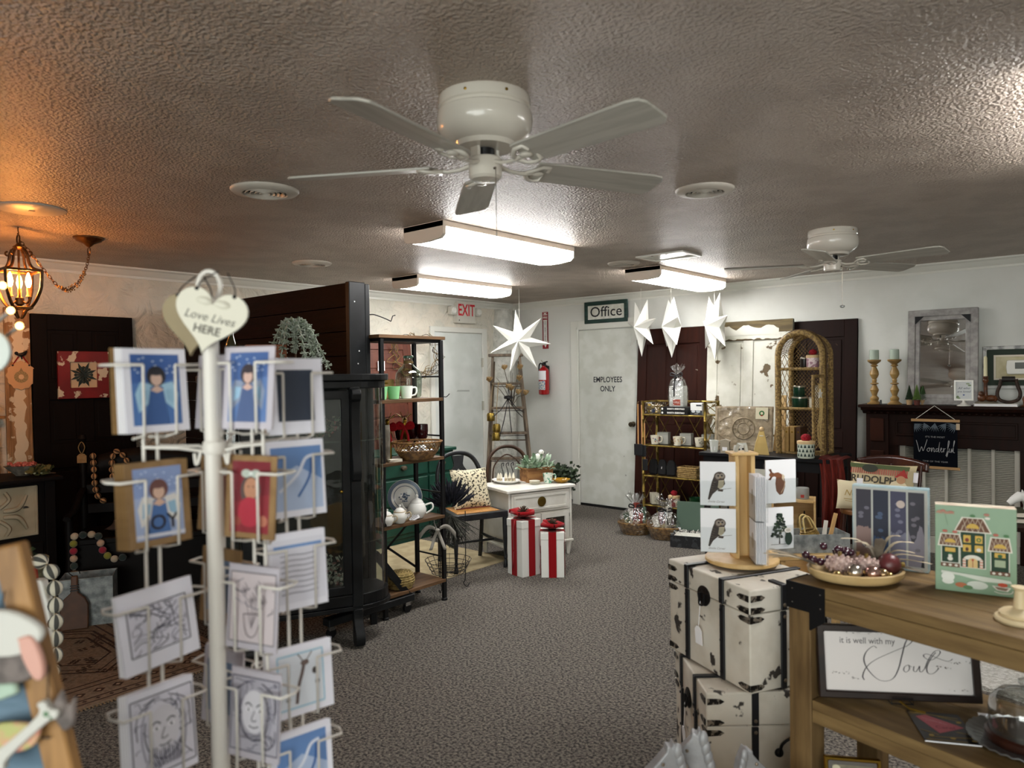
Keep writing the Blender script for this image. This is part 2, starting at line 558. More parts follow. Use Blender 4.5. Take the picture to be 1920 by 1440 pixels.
# ------------------------------------------------------------------ ceiling fans
FANW = mat('fan_white', 'cfc9be', .22, coat=.4)
BLADE = mat('fan_blade', 'b7b3aa', .35, c2='a9a59c', sc=3, st=(1, 12, 1))
def fan(loc, a0, label):
 t = thing('ceiling_fan', label, 'ceiling fan', loc)
 h = MB().lathe([(.143, 0), (.147, -.008), (.147, -.034), (.141, -.038), (.141, -.046), (.15, -.052), (.153, -.075), (.15, -.1), (.138, -.122), (.112, -.14), (.098, -.146), (.092, -.16), (0, -.162)], 40)
 h.build('motor_housing', FANW, t, sm=35)
 for a in (-70, -20):
  MB().at((.146 * math.cos(R(a)), .146 * math.sin(R(a)), -.02), rz=a, ry=90).lathe([(.005, 0), (.005, .002), (0, .003)], 8).build('screw', BRASS, t)
 MB().lathe([(.03, -.16), (.03, -.2)], 12).build('motor_shaft', BLACKM, t, sm=40)
 MB().lathe([(.05, -.19), (.053, -.194), (.053, -.25), (.045, -.258), (.012, -.262), (.01, -.258), (0, -.258)], 28).build('switch_housing', FANW, t, sm=35)
 for k in range(2):
  a = R(a0 + 90 + 180 * k)
  MB().at((0, 0, 0), rz=a0 + 90 + 180 * k).box(.034, -.02, -.2, .046, .02, -.155).build('hub_bracket', FANW, t, bev=.003)
 for k in range(5):
  a = a0 + 72 * k
  ir = thing('blade_iron', None, None, (0, 0, 0), a)
  ir.parent = t
  b = MB()
  b.tube([(.05, 0, -.21), (.085, 0, -.222), (.12, 0, -.225), (.15, 0, -.222), (.2, 0, -.216)], [.012, .011, .010, .012, .008], 8, flat=.6)
  for sgn in (-1, 1):
   b.tube([(.14, 0, -.222), (.16, sgn * .03, -.226 - sgn * .006), (.185, sgn * .045, -.222 - sgn * .010), (.21, sgn * .04, -.218 - sgn * .009), (.215, sgn * .02, -.216)], [.010, .009, .009, .009, .007], 8, flat=.6)
  b.ball((.185, 0, -.22), .022, 10, 6, sz=.4)
  o = b.build('bracket', FANW, ir, sm=60)
  o2 = MB().at((.17, 0, -.212), rx=-12).prism([(0, -.055), (.02, -.06), (.44, -.07), (.475, -.063), (.49, -.04), (.49, .045), (.47, .068), (.44, .07), (.02, .06), (0, .055)], -.004, .004, 'xy').build('blade', BLADE, ir, bev=.002)
 pc = MB()
 pc.cyl((.055, -.02, -.235), (.062, -.02, -.235), .004, n=6)
 pc.cyl((.062, -.02, -.237), (.062, -.02, -.48), .0014, n=5)
 o = pc.build('pull_chain', mat('chain_metal', '6b6459', .3, .9), t)
 MB().ball((.062, -.02, -.486), .016, 14, 8, sz=.6).build('chain_pendant', glass('crystal_pull', 'd8dcdc', .3, .05), t, sm=60)
 return t
fan((-1.576, 1.705, H), -6, 'white five blade flush ceiling fan in front of the aisle light')
fan((-1.471, 4.817, H), -10, 'white five blade flush ceiling fan before the mirror wall')

# ------------------------------------------------------------------ vents and plates
VENTW = mat('vent_white', 'c2bbb0', .4)
def vent(x, y, r, label):
 t = thing('ceiling_vent', label, 'air vent', (x, y, H), group='round air vents in the ceiling')
 MB().lathe([(r, 0), (r, -.004), (r * .93, -.014), (r * .66, -.02), (r * .62, -.012), (r * .62, -.002)], 36, cap=False).build('rim', VENTW, t, sm=50)
 MB().lathe([(r * .62, -.003), (0, -.003)], 28).build('dark_throat', mat('vent_dark', '15130f', .8), t)
 for k, q in enumerate((.52, .38, .24, .1)):
  MB().lathe([(r * q, -.004), (r * (q + .05), -.02), (r * (q + .06), -.018), (r * (q + .02), -.003)], 28, cap=False).build('ring_louvre', VENTW, t, sm=60)
 return t
vent(-3.10, 1.83, .155, 'round white ceiling vent with ring louvres beside the fan blade tip')
vent(-1.59, 3.28, .14, 'round white ceiling vent with ring louvres between the two fans')
vent(-4.83, 3.24, .15, 'round white ceiling vent above the dark board partition')
vent(-3.14, 5.02, .13, 'round white ceiling vent next to the small square ceiling panel')
t = thing('ceiling_speaker', 'flat round ceiling plate glowing orange above the lantern', 'ceiling plate', (-4.27, 1.21, H))
MB().lathe([(.155, 0), (.155, -.004), (.145, -.009), (0, -.011)], 36).build('plate', VENTW, t, sm=40)
MB().box(-.012, -.012, -.014, .012, .012, -.011).build('centre_clip', mat('clip_grey', '7a746b', .5), t)
t = thing('ceiling_panel', 'small white framed ceiling panel beside the round vent and light', 'ceiling panel', (-2.70, 4.95, H), 0)
MB().frame(.40, .30, .03, .012, 'xy', h0=-.012).build('frame', WHITEGLOSS, t, bev=.002)
MB().box(-.175, -.125, -.006, .175, .125, 0).build('lens', mat('prismatic_lens', 'd6dad2', .25, bump=.003, bs=60), t)
for sx_ in (-.06, .06):
 MB().box(sx_ - .006, -.15, -.016, sx_ + .006, -.135, -.012).build('clip', CHROME, t)

# ================================================================== rolling board partition
PLANK = mat('dark_red_plank', '190806', .5, spec=.1, c2='100504', sc=3.0, st=(1, 6, 9), lo=.35, hi=.65, bump=.002, bs=14, bst=(1, 8, 12))
t = thing('board_partition', 'rolling partition of dark red-brown horizontal boards with black end post', 'partition', (-3.76, 2.775, 0))
z = .14
k = 0
while z < 2.13:
 MB().box(-2.25, .005, z + .002, -.012, .028, min(z + .153, 2.15)).build('plank', PLANK, t, bev=.002)
 MB().box(-2.25, .127, z + .002, -.012, .15, min(z + .153, 2.15)).build('plank', PLANK, t, bev=.002)
 z += .155
MB().box(-.012, -.008, .1, .03, .115, 2.155).build('end_post', BLACKP, t, bev=.004)
MB().box(-.012, .12, .1, .022, .158, 2.15).build('end_post', BLACKP, t, bev=.004)
MB().box(-2.25, .03, .1, -.014, .125, .16).build('bottom_rail', BLACKP, t)
for x in (.10, -2.0):
 MB().box(x - .035, -.27, .075, x + .035, .40, .12).build('foot_bar', BLACKP, t, bev=.004)
 MB().beam((x, .36, .12), (x - .07, .155, .42), .045, .045).build('brace', BLACKP, t)
 for y in (-.235, .36):
  c = MB().box(x - .014, y - .02, .045, x + .014, y + .02, .075)
  c.build('caster_fork', CHROME, t)
  MB().cyl((x - .011, y, .03), (x + .011, y, .03), .03, n=14).build('caster_wheel', BLACKM, t, sm=40)
for (zz, yy) in ((2.03, .03), (1.72, .06), (1.64, .05)):
 MB().at((.031, yy, zz), ry=90).lathe([(.005, 0), (.004, .003), (0, .004)], 7).build('staple_mark', PAPER, t)
hk = MB().tube(spline([(0, .158, 1.955), (.02, .19, 1.957), (.05, .25, 1.935), (.07, .29, 1.915)]), .0035, 6)
hk.tube([(.07, .29, 1.915), (.075, .30, 1.95), (.085, .315, 1.955)], .0035, 6)
hk.build('wire_hook', BLACKM, t)

# ================================================================== curio cabinet
BLK = mat('cabinet_black', '0a0b0d', .36, spec=.35, c2='16181a', sc=6)
PANE = glass('cabinet_glass', 'eef4f2', .05, .03, bump=.004, bs=5, edge=.5)
t = thing('curio_cabinet', 'black curio cabinet with curved glass sides and scroll feet', 'cabinet', (-3.739, 2.384, 0), 65)
def dshape(e=0.):
 pts = [(-.30, -.18 - e), (.30, -.18 - e)]
 for k in range(1, 9):
  a = R(90 - 90 * k / 8)
  pts.append((.30 + (.22 + e) * math.cos(a), -.02 - (.16 + e) * math.sin(a)))
 pts += [(.47 + e, .14), (-.47 - e, .14)]
 pts += [(-x, y) for x, y in pts[2:10]][::-1]
 return pts
MB().prism(dshape(.012), .20, .225, 'xy').prism(dshape(0), .225, .29, 'xy').build('base_plinth', BLK, t, bev=.004, seg=2)
MB().prism(dshape(0), 1.49, 1.535, 'xy').prism(dshape(.02), 1.535, 1.575, 'xy').build('top_cornice', BLK, t, bev=.006, seg=2)
MB().box(-.47, .125, .29, .47, .14, 1.49).build('back_panel', mat('cabinet_back', '0c0f0e', .25), t)
for s_ in (-1, 1):
 MB().box(s_ * .30 - .03, -.20, .22, s_ * .30 + .03, -.14, 1.50).build('front_post', BLK, t, bev=.004)
 MB().box(s_ * .46 - .02, .10, .0, s_ * .46 + .02, .14, 1.50).build('rear_post', BLK, t, bev=.003)
 sc_ = [(-.19, 1.49), (-.245, 1.485), (-.262, 1.46), (-.255, 1.43), (-.225, 1.415), (-.215, 1.37), (-.212, 1.28), (-.215, 1.18), (-.235, 1.08), (-.25, 1.02), (-.245, .98), (-.22, .955), (-.19, .95)]
 MB().prism(sc_, s_ * .30 - .026, s_ * .30 + .026, 'yz').build('scroll_bracket', BLK, t, sm=40, bev=.003)
 ft = [(-.16, .21), (-.205, .21), (-.20, .16), (-.215, .12), (-.25, .085), (-.262, .045), (-.25, .012), (-.215, 0), (-.18, .012), (-.165, .045), (-.175, .08), (-.165, .11), (-.16, .15)]
 MB().prism(ft, s_ * .30 - .028, s_ * .30 + .028, 'yz').build('scroll_foot', BLK, t, sm=40, bev=.004)
 arc = []
 for k in range(11):
  a = R(90 - 90 * k / 10)
  arc.append((s_ * (.312 + .19 * math.cos(a)), -.02 - .15 * math.sin(a)))
 arc.append((s_ * .465, .11))
 MB().sheet(lambda u, v: (*[arc[min(int(round(u * 11)), 11)][q] for q in (0, 1)], .29 + 1.2 * v), 11, 1).build('curved_pane', PANE, t, sm=60, fix=False)
dr = thing('door', None, None)
dr.parent = t
MB().frame(.54, 1.18, .05, .022, 'xz', (0, .89), -.198).build('door_frame', BLK, dr, bev=.004)
MB().box(-.225, -.190, .35, .225, -.187, 1.43).build('door_pane', PANE, dr)
MB().ball((.215, -.203, .9), .010, 8, 6).build('door_knob', BRASS, dr)
SHG = glass('shelf_glass', 'c8dcd2', .12, .03)
for z in (.58, .88, 1.18):
 MB().prism([(x * .97, y * .94) for x, y in dshape(-.01)], z, z + .007, 'xy').build('glass_shelf', SHG, t)
def sprig(mb, c, n, spread, h, lw, seed, droop=0.):
 """a loose bunch of leafy stems"""
 q = random.Random(seed)
 for i in range(n):
  a, e = q.uniform(0, 2 * PI), q.uniform(.15, 1)
  d = Vector((math.cos(a) * spread * e, math.sin(a) * spread * e, h * q.uniform(.55, 1) - droop * e))
  p0 = Vector(c)
  for j in range(5):
   p = p0 + d * ((j + 1) / 5)
   w = Vector((q.uniform(-1, 1), q.uniform(-1, 1), q.uniform(-.4, 1))).normalized()
   b = w.orthogonal().normalized() * lw * .4
   mb.add([tuple(p), tuple(p + w * lw * .5 + b), tuple(p + w * lw), tuple(p + w * lw * .5 - b)], [(0, 1, 2, 3)])
 return mb
FL1 = mat('dried_flowers', '8d7a6c', .8, c2='5c6a52', sc=30, lo=.4, hi=.6, c3='a0524e', sc3=18, t3=.6)
FL2 = mat('pale_flowers', 'b9aea2', .8, c2='93524f', sc=26, lo=.5, hi=.6)
for i, (lx, z, lab) in enumerate(((.12, 1.19, 'dried flower bunch with drooping leaves on the cabinet upper shelf'), (-.1, .89, 'trailing dusty green sprigs on the cabinet middle shelf'), (.10, .30, 'pale blossom and red berry bunch in the bottom of the black cabinet'))):
 mb = MB()
 sprig(mb, (0, 0, .01), 60, .16 if i != 1 else .2, .15 if i < 2 else .2, .03, 40 + i, .05)
 if i == 2:
  q = random.Random(5)
  for k in range(60):
   mb.ball((q.uniform(-.18, .18), q.uniform(-.07, .07), .012 + q.uniform(0, .05)), .013, 5, 4)
 w = Matrix.Rotation(R(65), 3, 'Z') @ Vector((lx, 0, 0))
 g = thing('flower_bunch', lab, 'dried flowers', (-3.739 + w.x, 2.384 + w.y, z), 65)
 o_ = mb.build('sprigs', FL1 if i != 2 else FL2, g, fix=False)
 o_['kind'] = 'stuff'

# frosted pine spray in a wooden box, bottle: on the cabinet's top
FROST = mat('frosted_needles', 'a9b0a6', .9, c2='77826f', sc=50, lo=.35, hi=.6)
t = thing('frosted_pine_spray', 'drooping frosted pine spray on top of the black cabinet', 'pine spray', (-3.70, 2.36, 1.58), 41)
q = random.Random(11)
nb = MB()
for i in range(15):
 a = i * 2.4
 e = q.uniform(.07, .2)
 pts = spline([(0, 0, .10), (.02 * math.cos(a), .015 * math.sin(a), .30), (e * .55 * math.cos(a), e * .3 * math.sin(a), .31 - e * .3), (e * 1.1 * math.cos(a), e * .5 * math.sin(a), .22 - e * 1.0)], 5)
 for k in range(4, len(pts)):
  p = Vector(pts[k])
  for j in range(9):
   d = Vector((q.uniform(-1, 1), q.uniform(-1, 1), q.uniform(-1.2, .3))).normalized() * .026
   nb.beam(p, p + d, .006, .006)
 nb.tube(pts, .004, 5)
nb.build('frosted_branches', FROST, t, fix=False)
MB().cyl((0, 0, 0), (0, 0, .12), .006, n=6).build('stem', mat('twig_brown', '4a3424', .8), t)
t = thing('wooden_crate', 'small orange-brown wooden box behind the frosted pine spray', 'box', (-3.82, 2.24, 1.58), 65)
CRB = mat('orange_wood', '8a4a22', .5, c2='6a3518', sc=4, st=(1, 8, 8))
for (a, b, c_, d) in ((-.11, -.06, .11, -.045), (-.11, .045, .11, .06), (-.11, -.045, -.095, .045), (.095, -.045, .11, .045)):
 MB().box(a, b, 0, c_, d, .17).build('side_board', CRB, t, bev=.002)
MB().box(-.095, -.045, 0, .095, .045, .01).build('bottom_board', CRB, t)
MB().at((0, -.061, .13), rx=90).lathe([(.012, 0), (.012, .004), (.004, .007), (0, .008)], 10).build('latch', BRASS, t)
t = thing('dark_bottle', 'tall dark olive glass bottle on top of the black cabinet', 'bottle', (-3.87, 2.06, 1.58))
MB().lathe([(.034, 0), (.036, .01), (.036, .15), (.03, .18), (.014, .22), (.012, .28), (.015, .283), (.015, .292), (0, .293)], 18).build('bottle_glass', mat('olive_glass', '2b2a12', .08, spec=.8), t, sm=40)
MB().lathe([(.0155, .262), (.0155, .296), (0, .297)], 12).build('foil_cap', BRASS, t)

# ================================================================== metal and wood etagere
RUST = mat('rustic_shelf_board', '6a4e35', .6, spec=.3, c2='46321e', sc=3, st=(9, 1, 9), lo=.35, hi=.65)
SX0, SX1, SY0, SY1 = -3.93, -3.654, 2.95, 3.47
t = thing('etagere_shelf', 'open shelving unit with black metal frame and brown wooden boards', 'shelf', (0, 0, 0))
for x in (SX0, SX1):
 for y in (SY0, SY1):
  MB().box(x - .013, y - .013, .0, x + .013, y + .013, 1.80).build('post', BLACKM, t, bev=.002)
  MB().lathe([(.022, 0), (.022, .012), (.012, .018)], 12, (x, y, 0)).build('foot_pad', BLACKM, t)
for z in (1.825, 1.405, 1.0, .595, .15):
 MB().box(SX0 - .005, SY0 - .03, z - .022, SX1 + .018, SY1 + (.03 if z > 1.8 else .0), z).build('board', RUST, t, bev=.002)
 if z > 1.8:
  MB().box(SX0, SY0, z - .042, SX1, SY1, z - .023).build('under_rail', BLACKM, t)
for (z0, z1) in ((1.55, 1.55), (1.14, 1.14), (.745, .745), (.30, .30)):
 MB().cyl((SX0, SY1, z0), (SX1, SY1, z1), .006, n=8).build('side_rail', BLACKM, t)
for s_ in (0, 1):
 MB().beam((SX0 - .012, SY0 if s_ else SY1, .18), (SX0 - .012, SY1 if s_ else SY0, .56), .016, .004, (1, 0, 0)).build('cross_brace', BLACKM, t)
MB().tube(spline([(SX1 + .016, SY1 + .01, 1.41), (SX1 + .03, SY1 + .02, 1.41), (SX1 + .04, SY1 + .04, 1.43)]), .003, 6).build('side_hook', BLACKM, t)

def mug(name, m, label, loc, rz, s=1.):
 g = thing(name, label, 'mug', loc, rz)
 MB().lathe([(.030, 0), (.034, .003), (.036, .02), (.041, .06), (.044, .085), (.042, .085), (.038, .06), (.032, .012), (0, .010)], 24).build('cup', m, g, sm=40)
 MB().tube(spline([(.039, 0, .072), (.062, 0, .074), (.068, 0, .05), (.058, 0, .026), (.035, 0, .02)], 5), .006, 8).build('handle', m, g, sm=60)
 return g
JADE = mat('jadeite_glass', '8fcf94', .2, coat=.3)
mug('mug', JADE, 'jade green glass mug half hidden behind the black cabinet', (-3.70, 2.98, 1.406), 150)
mug('mug', JADE, 'jade green glass mug next to the milk white mug', (-3.70, 3.085, 1.406), 150)
mug('mug', mat('milk_glass', 'e9efe6', .2, coat=.3), 'milk white glass mug in front of the big glass jug', (-3.70, 3.195, 1.406), 60)
t = thing('demijohn', 'large clear glass jug with narrow neck behind the mugs', 'glass jug', (-3.82, 3.32, 1.406))
JUG = glass('demijohn_glass', 'dfeee6', .08, .02, edge=.6)
MB().lathe([(0, .006), (.075, .004), (.085, .012), (.088, .05), (.092, .13), (.088, .17), (.065, .20), (.038, .225), (.03, .24), (.028, .275)], 28).build('body', JUG, t, sm=50)
MB().lathe([(.028, .272), (.036, .276), (.036, .288), (.03, .292), (.026, .292)], 20).build('lip', mat('green_glass_lip', '6f9580', .12, tr=.6), t, sm=50)
MB().lathe([(.031, .235), (.034, .24), (.034, .25), (.031, .256)], 16).build('twine', mat('jute_twine', '8b744c', .9, bump=.002, bs=120), t)
# golden reindeer figurines
GOLD = mat('gold_leaf', 'b08c34', .28, 1., c2='7d6220', sc=18)
def reindeer(loc, rz, label):
 g = thing('reindeer_figurine', label, 'figurine', loc, rz)
 b = MB()
 b.tube([(-.05, 0, .14), (0, 0, .145), (.05, 0, .16), (.07, 0, .21), (.08, 0, .25)], [.03, .036, .034, .02, .018], 10)
 b.tube([(.065, 0, .255), (.095, 0, .262), (.13, 0, .245)], [.018, .02, .011], 10)
 b.build('body', GOLD, g, sm=60, sub=1)
 for x, y in ((-.045, .018), (-.045, -.018), (.045, .018), (.045, -.018)):
  MB().tube([(x, y, .15), (x - .004, y, .08), (x, y, .0)], [.016, .009, .008], 8).build('leg', GOLD, g, sm=60)
 for y in (-1, 1):
  MB().tube([(.07, .012 * y, .268), (.06, .04 * y, .29), (.055, .055 * y, .30)], [.005, .012, .002], 8, flat=.4).build('ear', GOLD, g, sm=60)
  b = MB().tube(spline([(.066, .01 * y, .27), (.05, .03 * y, .31), (.06, .045 * y, .345)], 4), .004, 6)
  b.tube([(.054, .03 * y, .31), (.075, .036 * y, .33)], .003, 6)
  b.build('antler', GOLD, g)
 b = MB().at((.066, 0, .205))
 for y in (-1, 1):
  b.tube(spline([(.02, 0, 0), (.03, .04 * y, .03), (.03, .05 * y, 0), (.02, 0, 0)], 4), [.006] * 13, 6, flat=2.5)
  b.tube([(.02, 0, 0), (.025, .02 * y, -.05), (.02, .025 * y, -.09)], .006, 6, flat=2)
 b.build('red_bow', REDVEL, g)
 return g
reindeer((-3.86, 3.16, 1.001), -40, 'gold reindeer figurine with red bow beside the grey vase')
reindeer((-3.87, 3.31, 1.001), -35, 'gold reindeer figurine with red bow behind the wicker bowl')
for o_ in list(bpy.data.objects):
 if o_.name.startswith('antler'):
  o_.scale = (.6, .6, .6)
  o_.location = (.026, 0, .105)
t = thing('wicker_bowl', 'brown woven wicker bowl of silver ornaments on the etagere', 'basket', (-3.66, 3.245, 1.001), 62)
WICK = mat('brown_wicker', '8a6436', .6, c2='5a3d1c', sc=40, bump=.002, bs=60)
b = MB()
for k in range(7):
 z = .004 + .009 * k
 r_ = .078 + .005 * k
 b.tube([(r_ * 1.3 * math.cos(a), r_ * math.sin(a), z) for a in [2 * PI * i / 28 for i in range(28)]], .0055, 5, closed=True)
b.build('woven_base', WICK, t, sm=60)
b = MB()
for k in range(36):
 for d_ in (1, -1):
  a0, a1 = 2 * PI * k / 36, 2 * PI * (k + 2.5 * d_) / 36
  b.tube([(.112 * 1.3 * math.cos(a0), .112 * math.sin(a0), .062), (.135 * 1.25 * math.cos(a1), .135 * math.sin(a1), .115)], .0025, 4)
b.tube([(.135 * 1.25 * math.cos(a), .135 * math.sin(a), .117) for a in [2 * PI * i / 28 for i in range(28)]], .006, 6, closed=True)
b.build('open_lattice', WICK, t)
MB().lathe([(.1, .003), (0, .004)], 20).build('bottom', WICK, t)
SILV = mat('silver_ball', 'c9ccd0', .12, 1.)
wb = Vector((-3.66, 3.245, 1.001))
q = random.Random(3)
for k, (x, y) in enumerate(((-.09, 0), (-.045, .03), (0, -.02), (.045, .03), (.09, -.01), (-.05, -.04), (.05, -.045), (0, .05))):
 w = Matrix.Rotation(R(62), 3, 'Z') @ Vector((x, y, 0))
 g = thing('ornament', 'silver glass ball ornament heaped in the brown wicker bowl', 'ornament', (wb.x + w.x, wb.y + w.y, wb.z + .045 + .02 * (k % 2)), 0, 'silver ornaments in the wicker bowl')
 MB().ball((0, 0, 0), .026, 12, 8).build('ball', SILV if k % 3 else mat('frosted_white', 'dfe2e2', .4), g, sm=60)
 MB().cyl((0, 0, .024), (0, 0, .034), .006, n=8).build('cap', BRASS, g)
# dark red goblets
WINE = mat('ruby_glass', '3a0710', .06, tr=.35, spec=.7)
for i, (x, y, lab) in enumerate(((-3.88, 3.40, 'ruby glass goblet nearest the reindeer on the etagere'), (-3.80, 3.42, 'ruby glass goblet next to the etagere corner post'), (-3.89, 3.30, 'ruby glass goblet standing behind the wicker bowl'))):
 g = thing('goblet', lab, 'goblet', (x, y, 1.001))
 g.scale = (1, 1, 1.45)
 MB().lathe([(.02, .07), (.036, .088), (.042, .12), (.040, .15), (.037, .15), (.038, .12), (.03, .09), (0, .076)], 20).build('bowl', WINE, g, sm=50)
 MB().lathe([(.03, 0), (.03, .004), (.008, .01), (.006, .06), (.012, .072), (0, .073)], 16).build('stem', GLASSM, g, sm=50)
t = thing('grey_vase', 'tall grey mottled cylinder vase on the etagere', 'vase', (-3.72, 3.02, 1.001))
MB().lathe([(.03, 0), (.034, .005), (.036, .2), (.034, .24), (.03, .24), (.03, .02), (0, .015)], 22).build('vase_body', mat('grey_mercury', '8b857a', .35, .3, c2='6a645a', sc=14), t, sm=40)
t = thing('paper_scroll_stack', 'small stack of cream paper pieces under the grey vase', 'paper stack', (-3.665, 3.055, 1.001), 70)
for k in range(3):
 MB().at((0, 0, .006 * k), rz=7 * k).cb((0, 0, .003), (.09, .045, .005)).build('sheet', mat('cream_sheet', 'ded6c6', .8), t)
t = thing('tan_book_box', 'tan wooden cigar box standing at the back of the etagere', 'box', (-3.90, 3.20, 1.406), 90)
MB().box(-.09, 0, 0, .06, .03, .13).build('box_body', mat('tan_box', 'a5854f', .55, c2='8e6f3e', sc=8), t, bev=.003)
MB().box(-.03, -.004, .10, .0, .0, .11).build('clasp', BRASS, t)

# plate, teapot and creamers
t = thing('transfer_plate', 'blue and white transferware plate on a stand', 'plate', (-3.84, 3.285, .595), 48, rx=-14)
pb = MB().at((0, 0, .125), rx=90)
pb.lathe([(0, 0), (.06, 0), (.075, .006), (.118, .016), (.12, .02), (.118, .022), (.072, .011), (.058, .005), (0, .005)], 36)
pb.build('plate_disc', CERAMIC, t, sm=40)
sh = []
sh.append(('p', '5a6c86', [(.115 * math.cos(a), .125 + .115 * math.sin(a)) for a in [2 * PI * i / 40 for i in range(40)]]))
rim = MB().at((0, -.0235, .125), rx=90)
rim.lathe([(.094, -.004), (.117, .0005)], 36, cap=False)
rim.build('blue_rim_band', mat('plate_blue', '56677f', .25), t, sm=50)
rim = MB().at((0, -.018, .125), rx=90)
rim.lathe([(.074, -.0055), (.078, -.004)], 36, cap=False)
rim.build('blue_ring', mat('plate_blue'), t, sm=50)
q = random.Random(9)
sh = []
for k in range(26):
 a, r_ = q.uniform(0, 2 * PI), q.uniform(0, .042)
 x, y = r_ * math.cos(a), r_ * math.sin(a) * .8
 sh.append(('e', q.choice(['56677f', '7f8fa3', '3f5068']), x, .125 + y, q.uniform(.004, .012), q.uniform(.003, .008), 7))
decal(t, sh, 'landscape_print', y=-.0055, gap=.00003)
st_ = MB().tube([(-.04, .0, .012), (-.04, -.03, .004), (-.04, -.032, .02)], .003, 6).tube([(.04, .0, .012), (.04, -.03, .004), (.04, -.032, .02)], .003, 6).tube([(-.04, 0, .012), (-.02, .012, .16), (.02, .012, .16), (.04, 0, .012)], .003, 6)
st_.build('wire_stand', BLACKM, t)
def teapot(name, loc, rz, s, label, cat, spout=True, gold=False):
 g = thing(name, label, cat, loc, rz)
 MB().at(sc=(s, s, s)).lathe([(.03, 0), (.034, .004), (.05, .03), (.052, .05), (.042, .078), (.03, .086), (0, .087)], 24).build('pot_body', CERAMIC, g, sm=50)
 MB().at(sc=(s, s, s)).lathe([(.036, .08), (.034, .09), (.022, .102), (.008, .108), (.006, .112), (.01, .118), (.008, .126), (0, .128)], 20).build('lid', CERAMIC, g, sm=50)
 MB().at(sc=(s, s, s)).tube(spline([(.045, 0, .07), (.08, 0, .078), (.085, 0, .05), (.05, 0, .025)], 5), .005, 8).build('handle', mat('gilt_china', 'b8a789', .3) if gold else CERAMIC, g, sm=60)
 if spout:
  MB().at(sc=(s, s, s)).tube(spline([(-.045, 0, .03), (-.07, 0, .05), (-.085, 0, .08)], 4), [.014, .013, .012, .011, .01, .009, .008, .008, .008], 8).build('spout', CERAMIC, g, sm=60)
 else:
  MB().at(sc=(s, s, s)).lathe([(.0425, .077), (.0435, .08), (.0425, .083)], 20).build('gilt_band', mat('gilt_china'), g)
 return g
teapot('teapot', (-3.70, 3.27, .596), 45, 1.25, 'white china teapot with price card in front of the plate', 'teapot')
teapot('sugar_pot', (-3.665, 3.09, .596), 20, .95, 'white enamel lidded pot with side handle beside the teapot', 'pot', False, True)
teapot('sugar_pot', (-3.665, 2.985, .596), 20, .85, 'white enamel lidded pot half hidden by the black cabinet', 'pot', False, True)
t = thing('price_card', 'white price card leaning on the teapot', 'card', (-3.655, 3.215, .597), 48, rx=-25, ry=-28)
MB().box(-.035, 0, 0, .035, .001, .06).build('card', PAPER, t)
decal(t, [('l', '55565a', [(-.025, .05 - .009 * k), (.025, .05 - .009 * k)], .0025) for k in range(5)], 'card_writing', y=-.0002)
t = thing('lidded_seagrass_basket', 'round seagrass basket with flat lid on the bottom board', 'basket', (-3.73, 3.14, .151))
SEAG = mat('seagrass', 'a08b55', .75, c2='7d6a3c', sc=60, bump=.003, bs=70)
for nm, zs in (('basket_body', [(.066, .006), (.078, .018), (.087, .032), (.09, .046), (.088, .06), (.083, .073)]), ('lid', [(.080, .088), (.070, .096), (.055, .098), (.038, .099), (.02, .1), (.006, .1)])):
 b = MB()
 for (r_, z) in zs:
  b.tube([(r_ * math.cos(a), r_ * math.sin(a), z + .0015 * math.sin(a * 14)) for a in [2 * PI * i / 56 for i in range(56)]], .0085, 6, closed=True)
 if nm == 'basket_body':
  b.lathe([(.08, .002), (.085, .08), (0, .08)], 24)
 b.build(nm, SEAG, t, sm=60)
# bow-tied dried bundle hanging off the lower boards
t = thing('ribbon_bow', 'grey ribbon bow with loose tails tied to the etagere post', 'bow', (-3.64, 3.40, .50), 50)
RIB = mat('grey_ribbon', '8a857c', .5, sheen=.2)
b = MB()
for s_ in (-1, 1):
 b.sheet(lambda u, v: (s_ * (.015 + .11 * u), .012 * math.sin(u * 6) - .01, .01 + .035 * math.sin(u * PI) - .05 * u + (.02 + .025 * u) * (v - .5)), 8, 1)
 b.sheet(lambda u, v: (s_ * .05 * u + (.022 * (v - .5)), -.012 + .02 * math.sin(u * 5), -.13 * u), 8, 1)
b.ball((0, -.012, .0), .016, 10, 6, sz=.8)
b.build('bow_ribbon', RIB, t, sm=60, solid=.001)
MB().tube(spline([(.0, 0, .0), (-.02, .02, .05), (-.01, .055, .09)], 4), .003, 5).build('tie_cord', RIB, t)

# black wire two-tier basket stand beside the etagere
t = thing('wire_basket_stand', 'black two-tier round wire basket stand behind the etagere post', 'wire stand', (-3.83, 3.68, 0), 20)
for zc, r_ in ((.12, .17), (.36, .15)):
 b = MB()
 for k in range(4):
  rr = r_ * (.72 + .09 * k)
  b.tube([(rr * math.cos(a), rr * math.sin(a), zc + .03 * k) for a in [2 * PI * i / 24 for i in range(24)]], .0022, 4, closed=True)
 for k in range(16):
  a = 2 * PI * k / 16
  b.tube([(0, 0, zc - .005), (r_ * .7 * math.cos(a), r_ * .7 * math.sin(a), zc), (r_ * math.cos(a), r_ * math.sin(a), zc + .095)], .0018, 4)
 b.build('wire_basket', BLACKM, t)
for k in range(3):
 a = R(30 + 120 * k)
 MB().tube(spline([(.13 * math.cos(a), .13 * math.sin(a), .56), (.125 * math.cos(a), .125 * math.sin(a), .1), (.11 * math.cos(a), .11 * math.sin(a), .035), (.135 * math.cos(a), .135 * math.sin(a), .004), (.155 * math.cos(a), .155 * math.sin(a), .03)], 5), .0035, 6).build('leg', BLACKM, t)
t = thing('lavender_bunch', 'bushy dark purple-grey dried bunch sticking out by the etagere', 'dried bunch', (-3.80, 3.68, .56), 20)
q = random.Random(21)
LAV = mat('dried_lavender', '232430', .9, c2='14141b', sc=40)
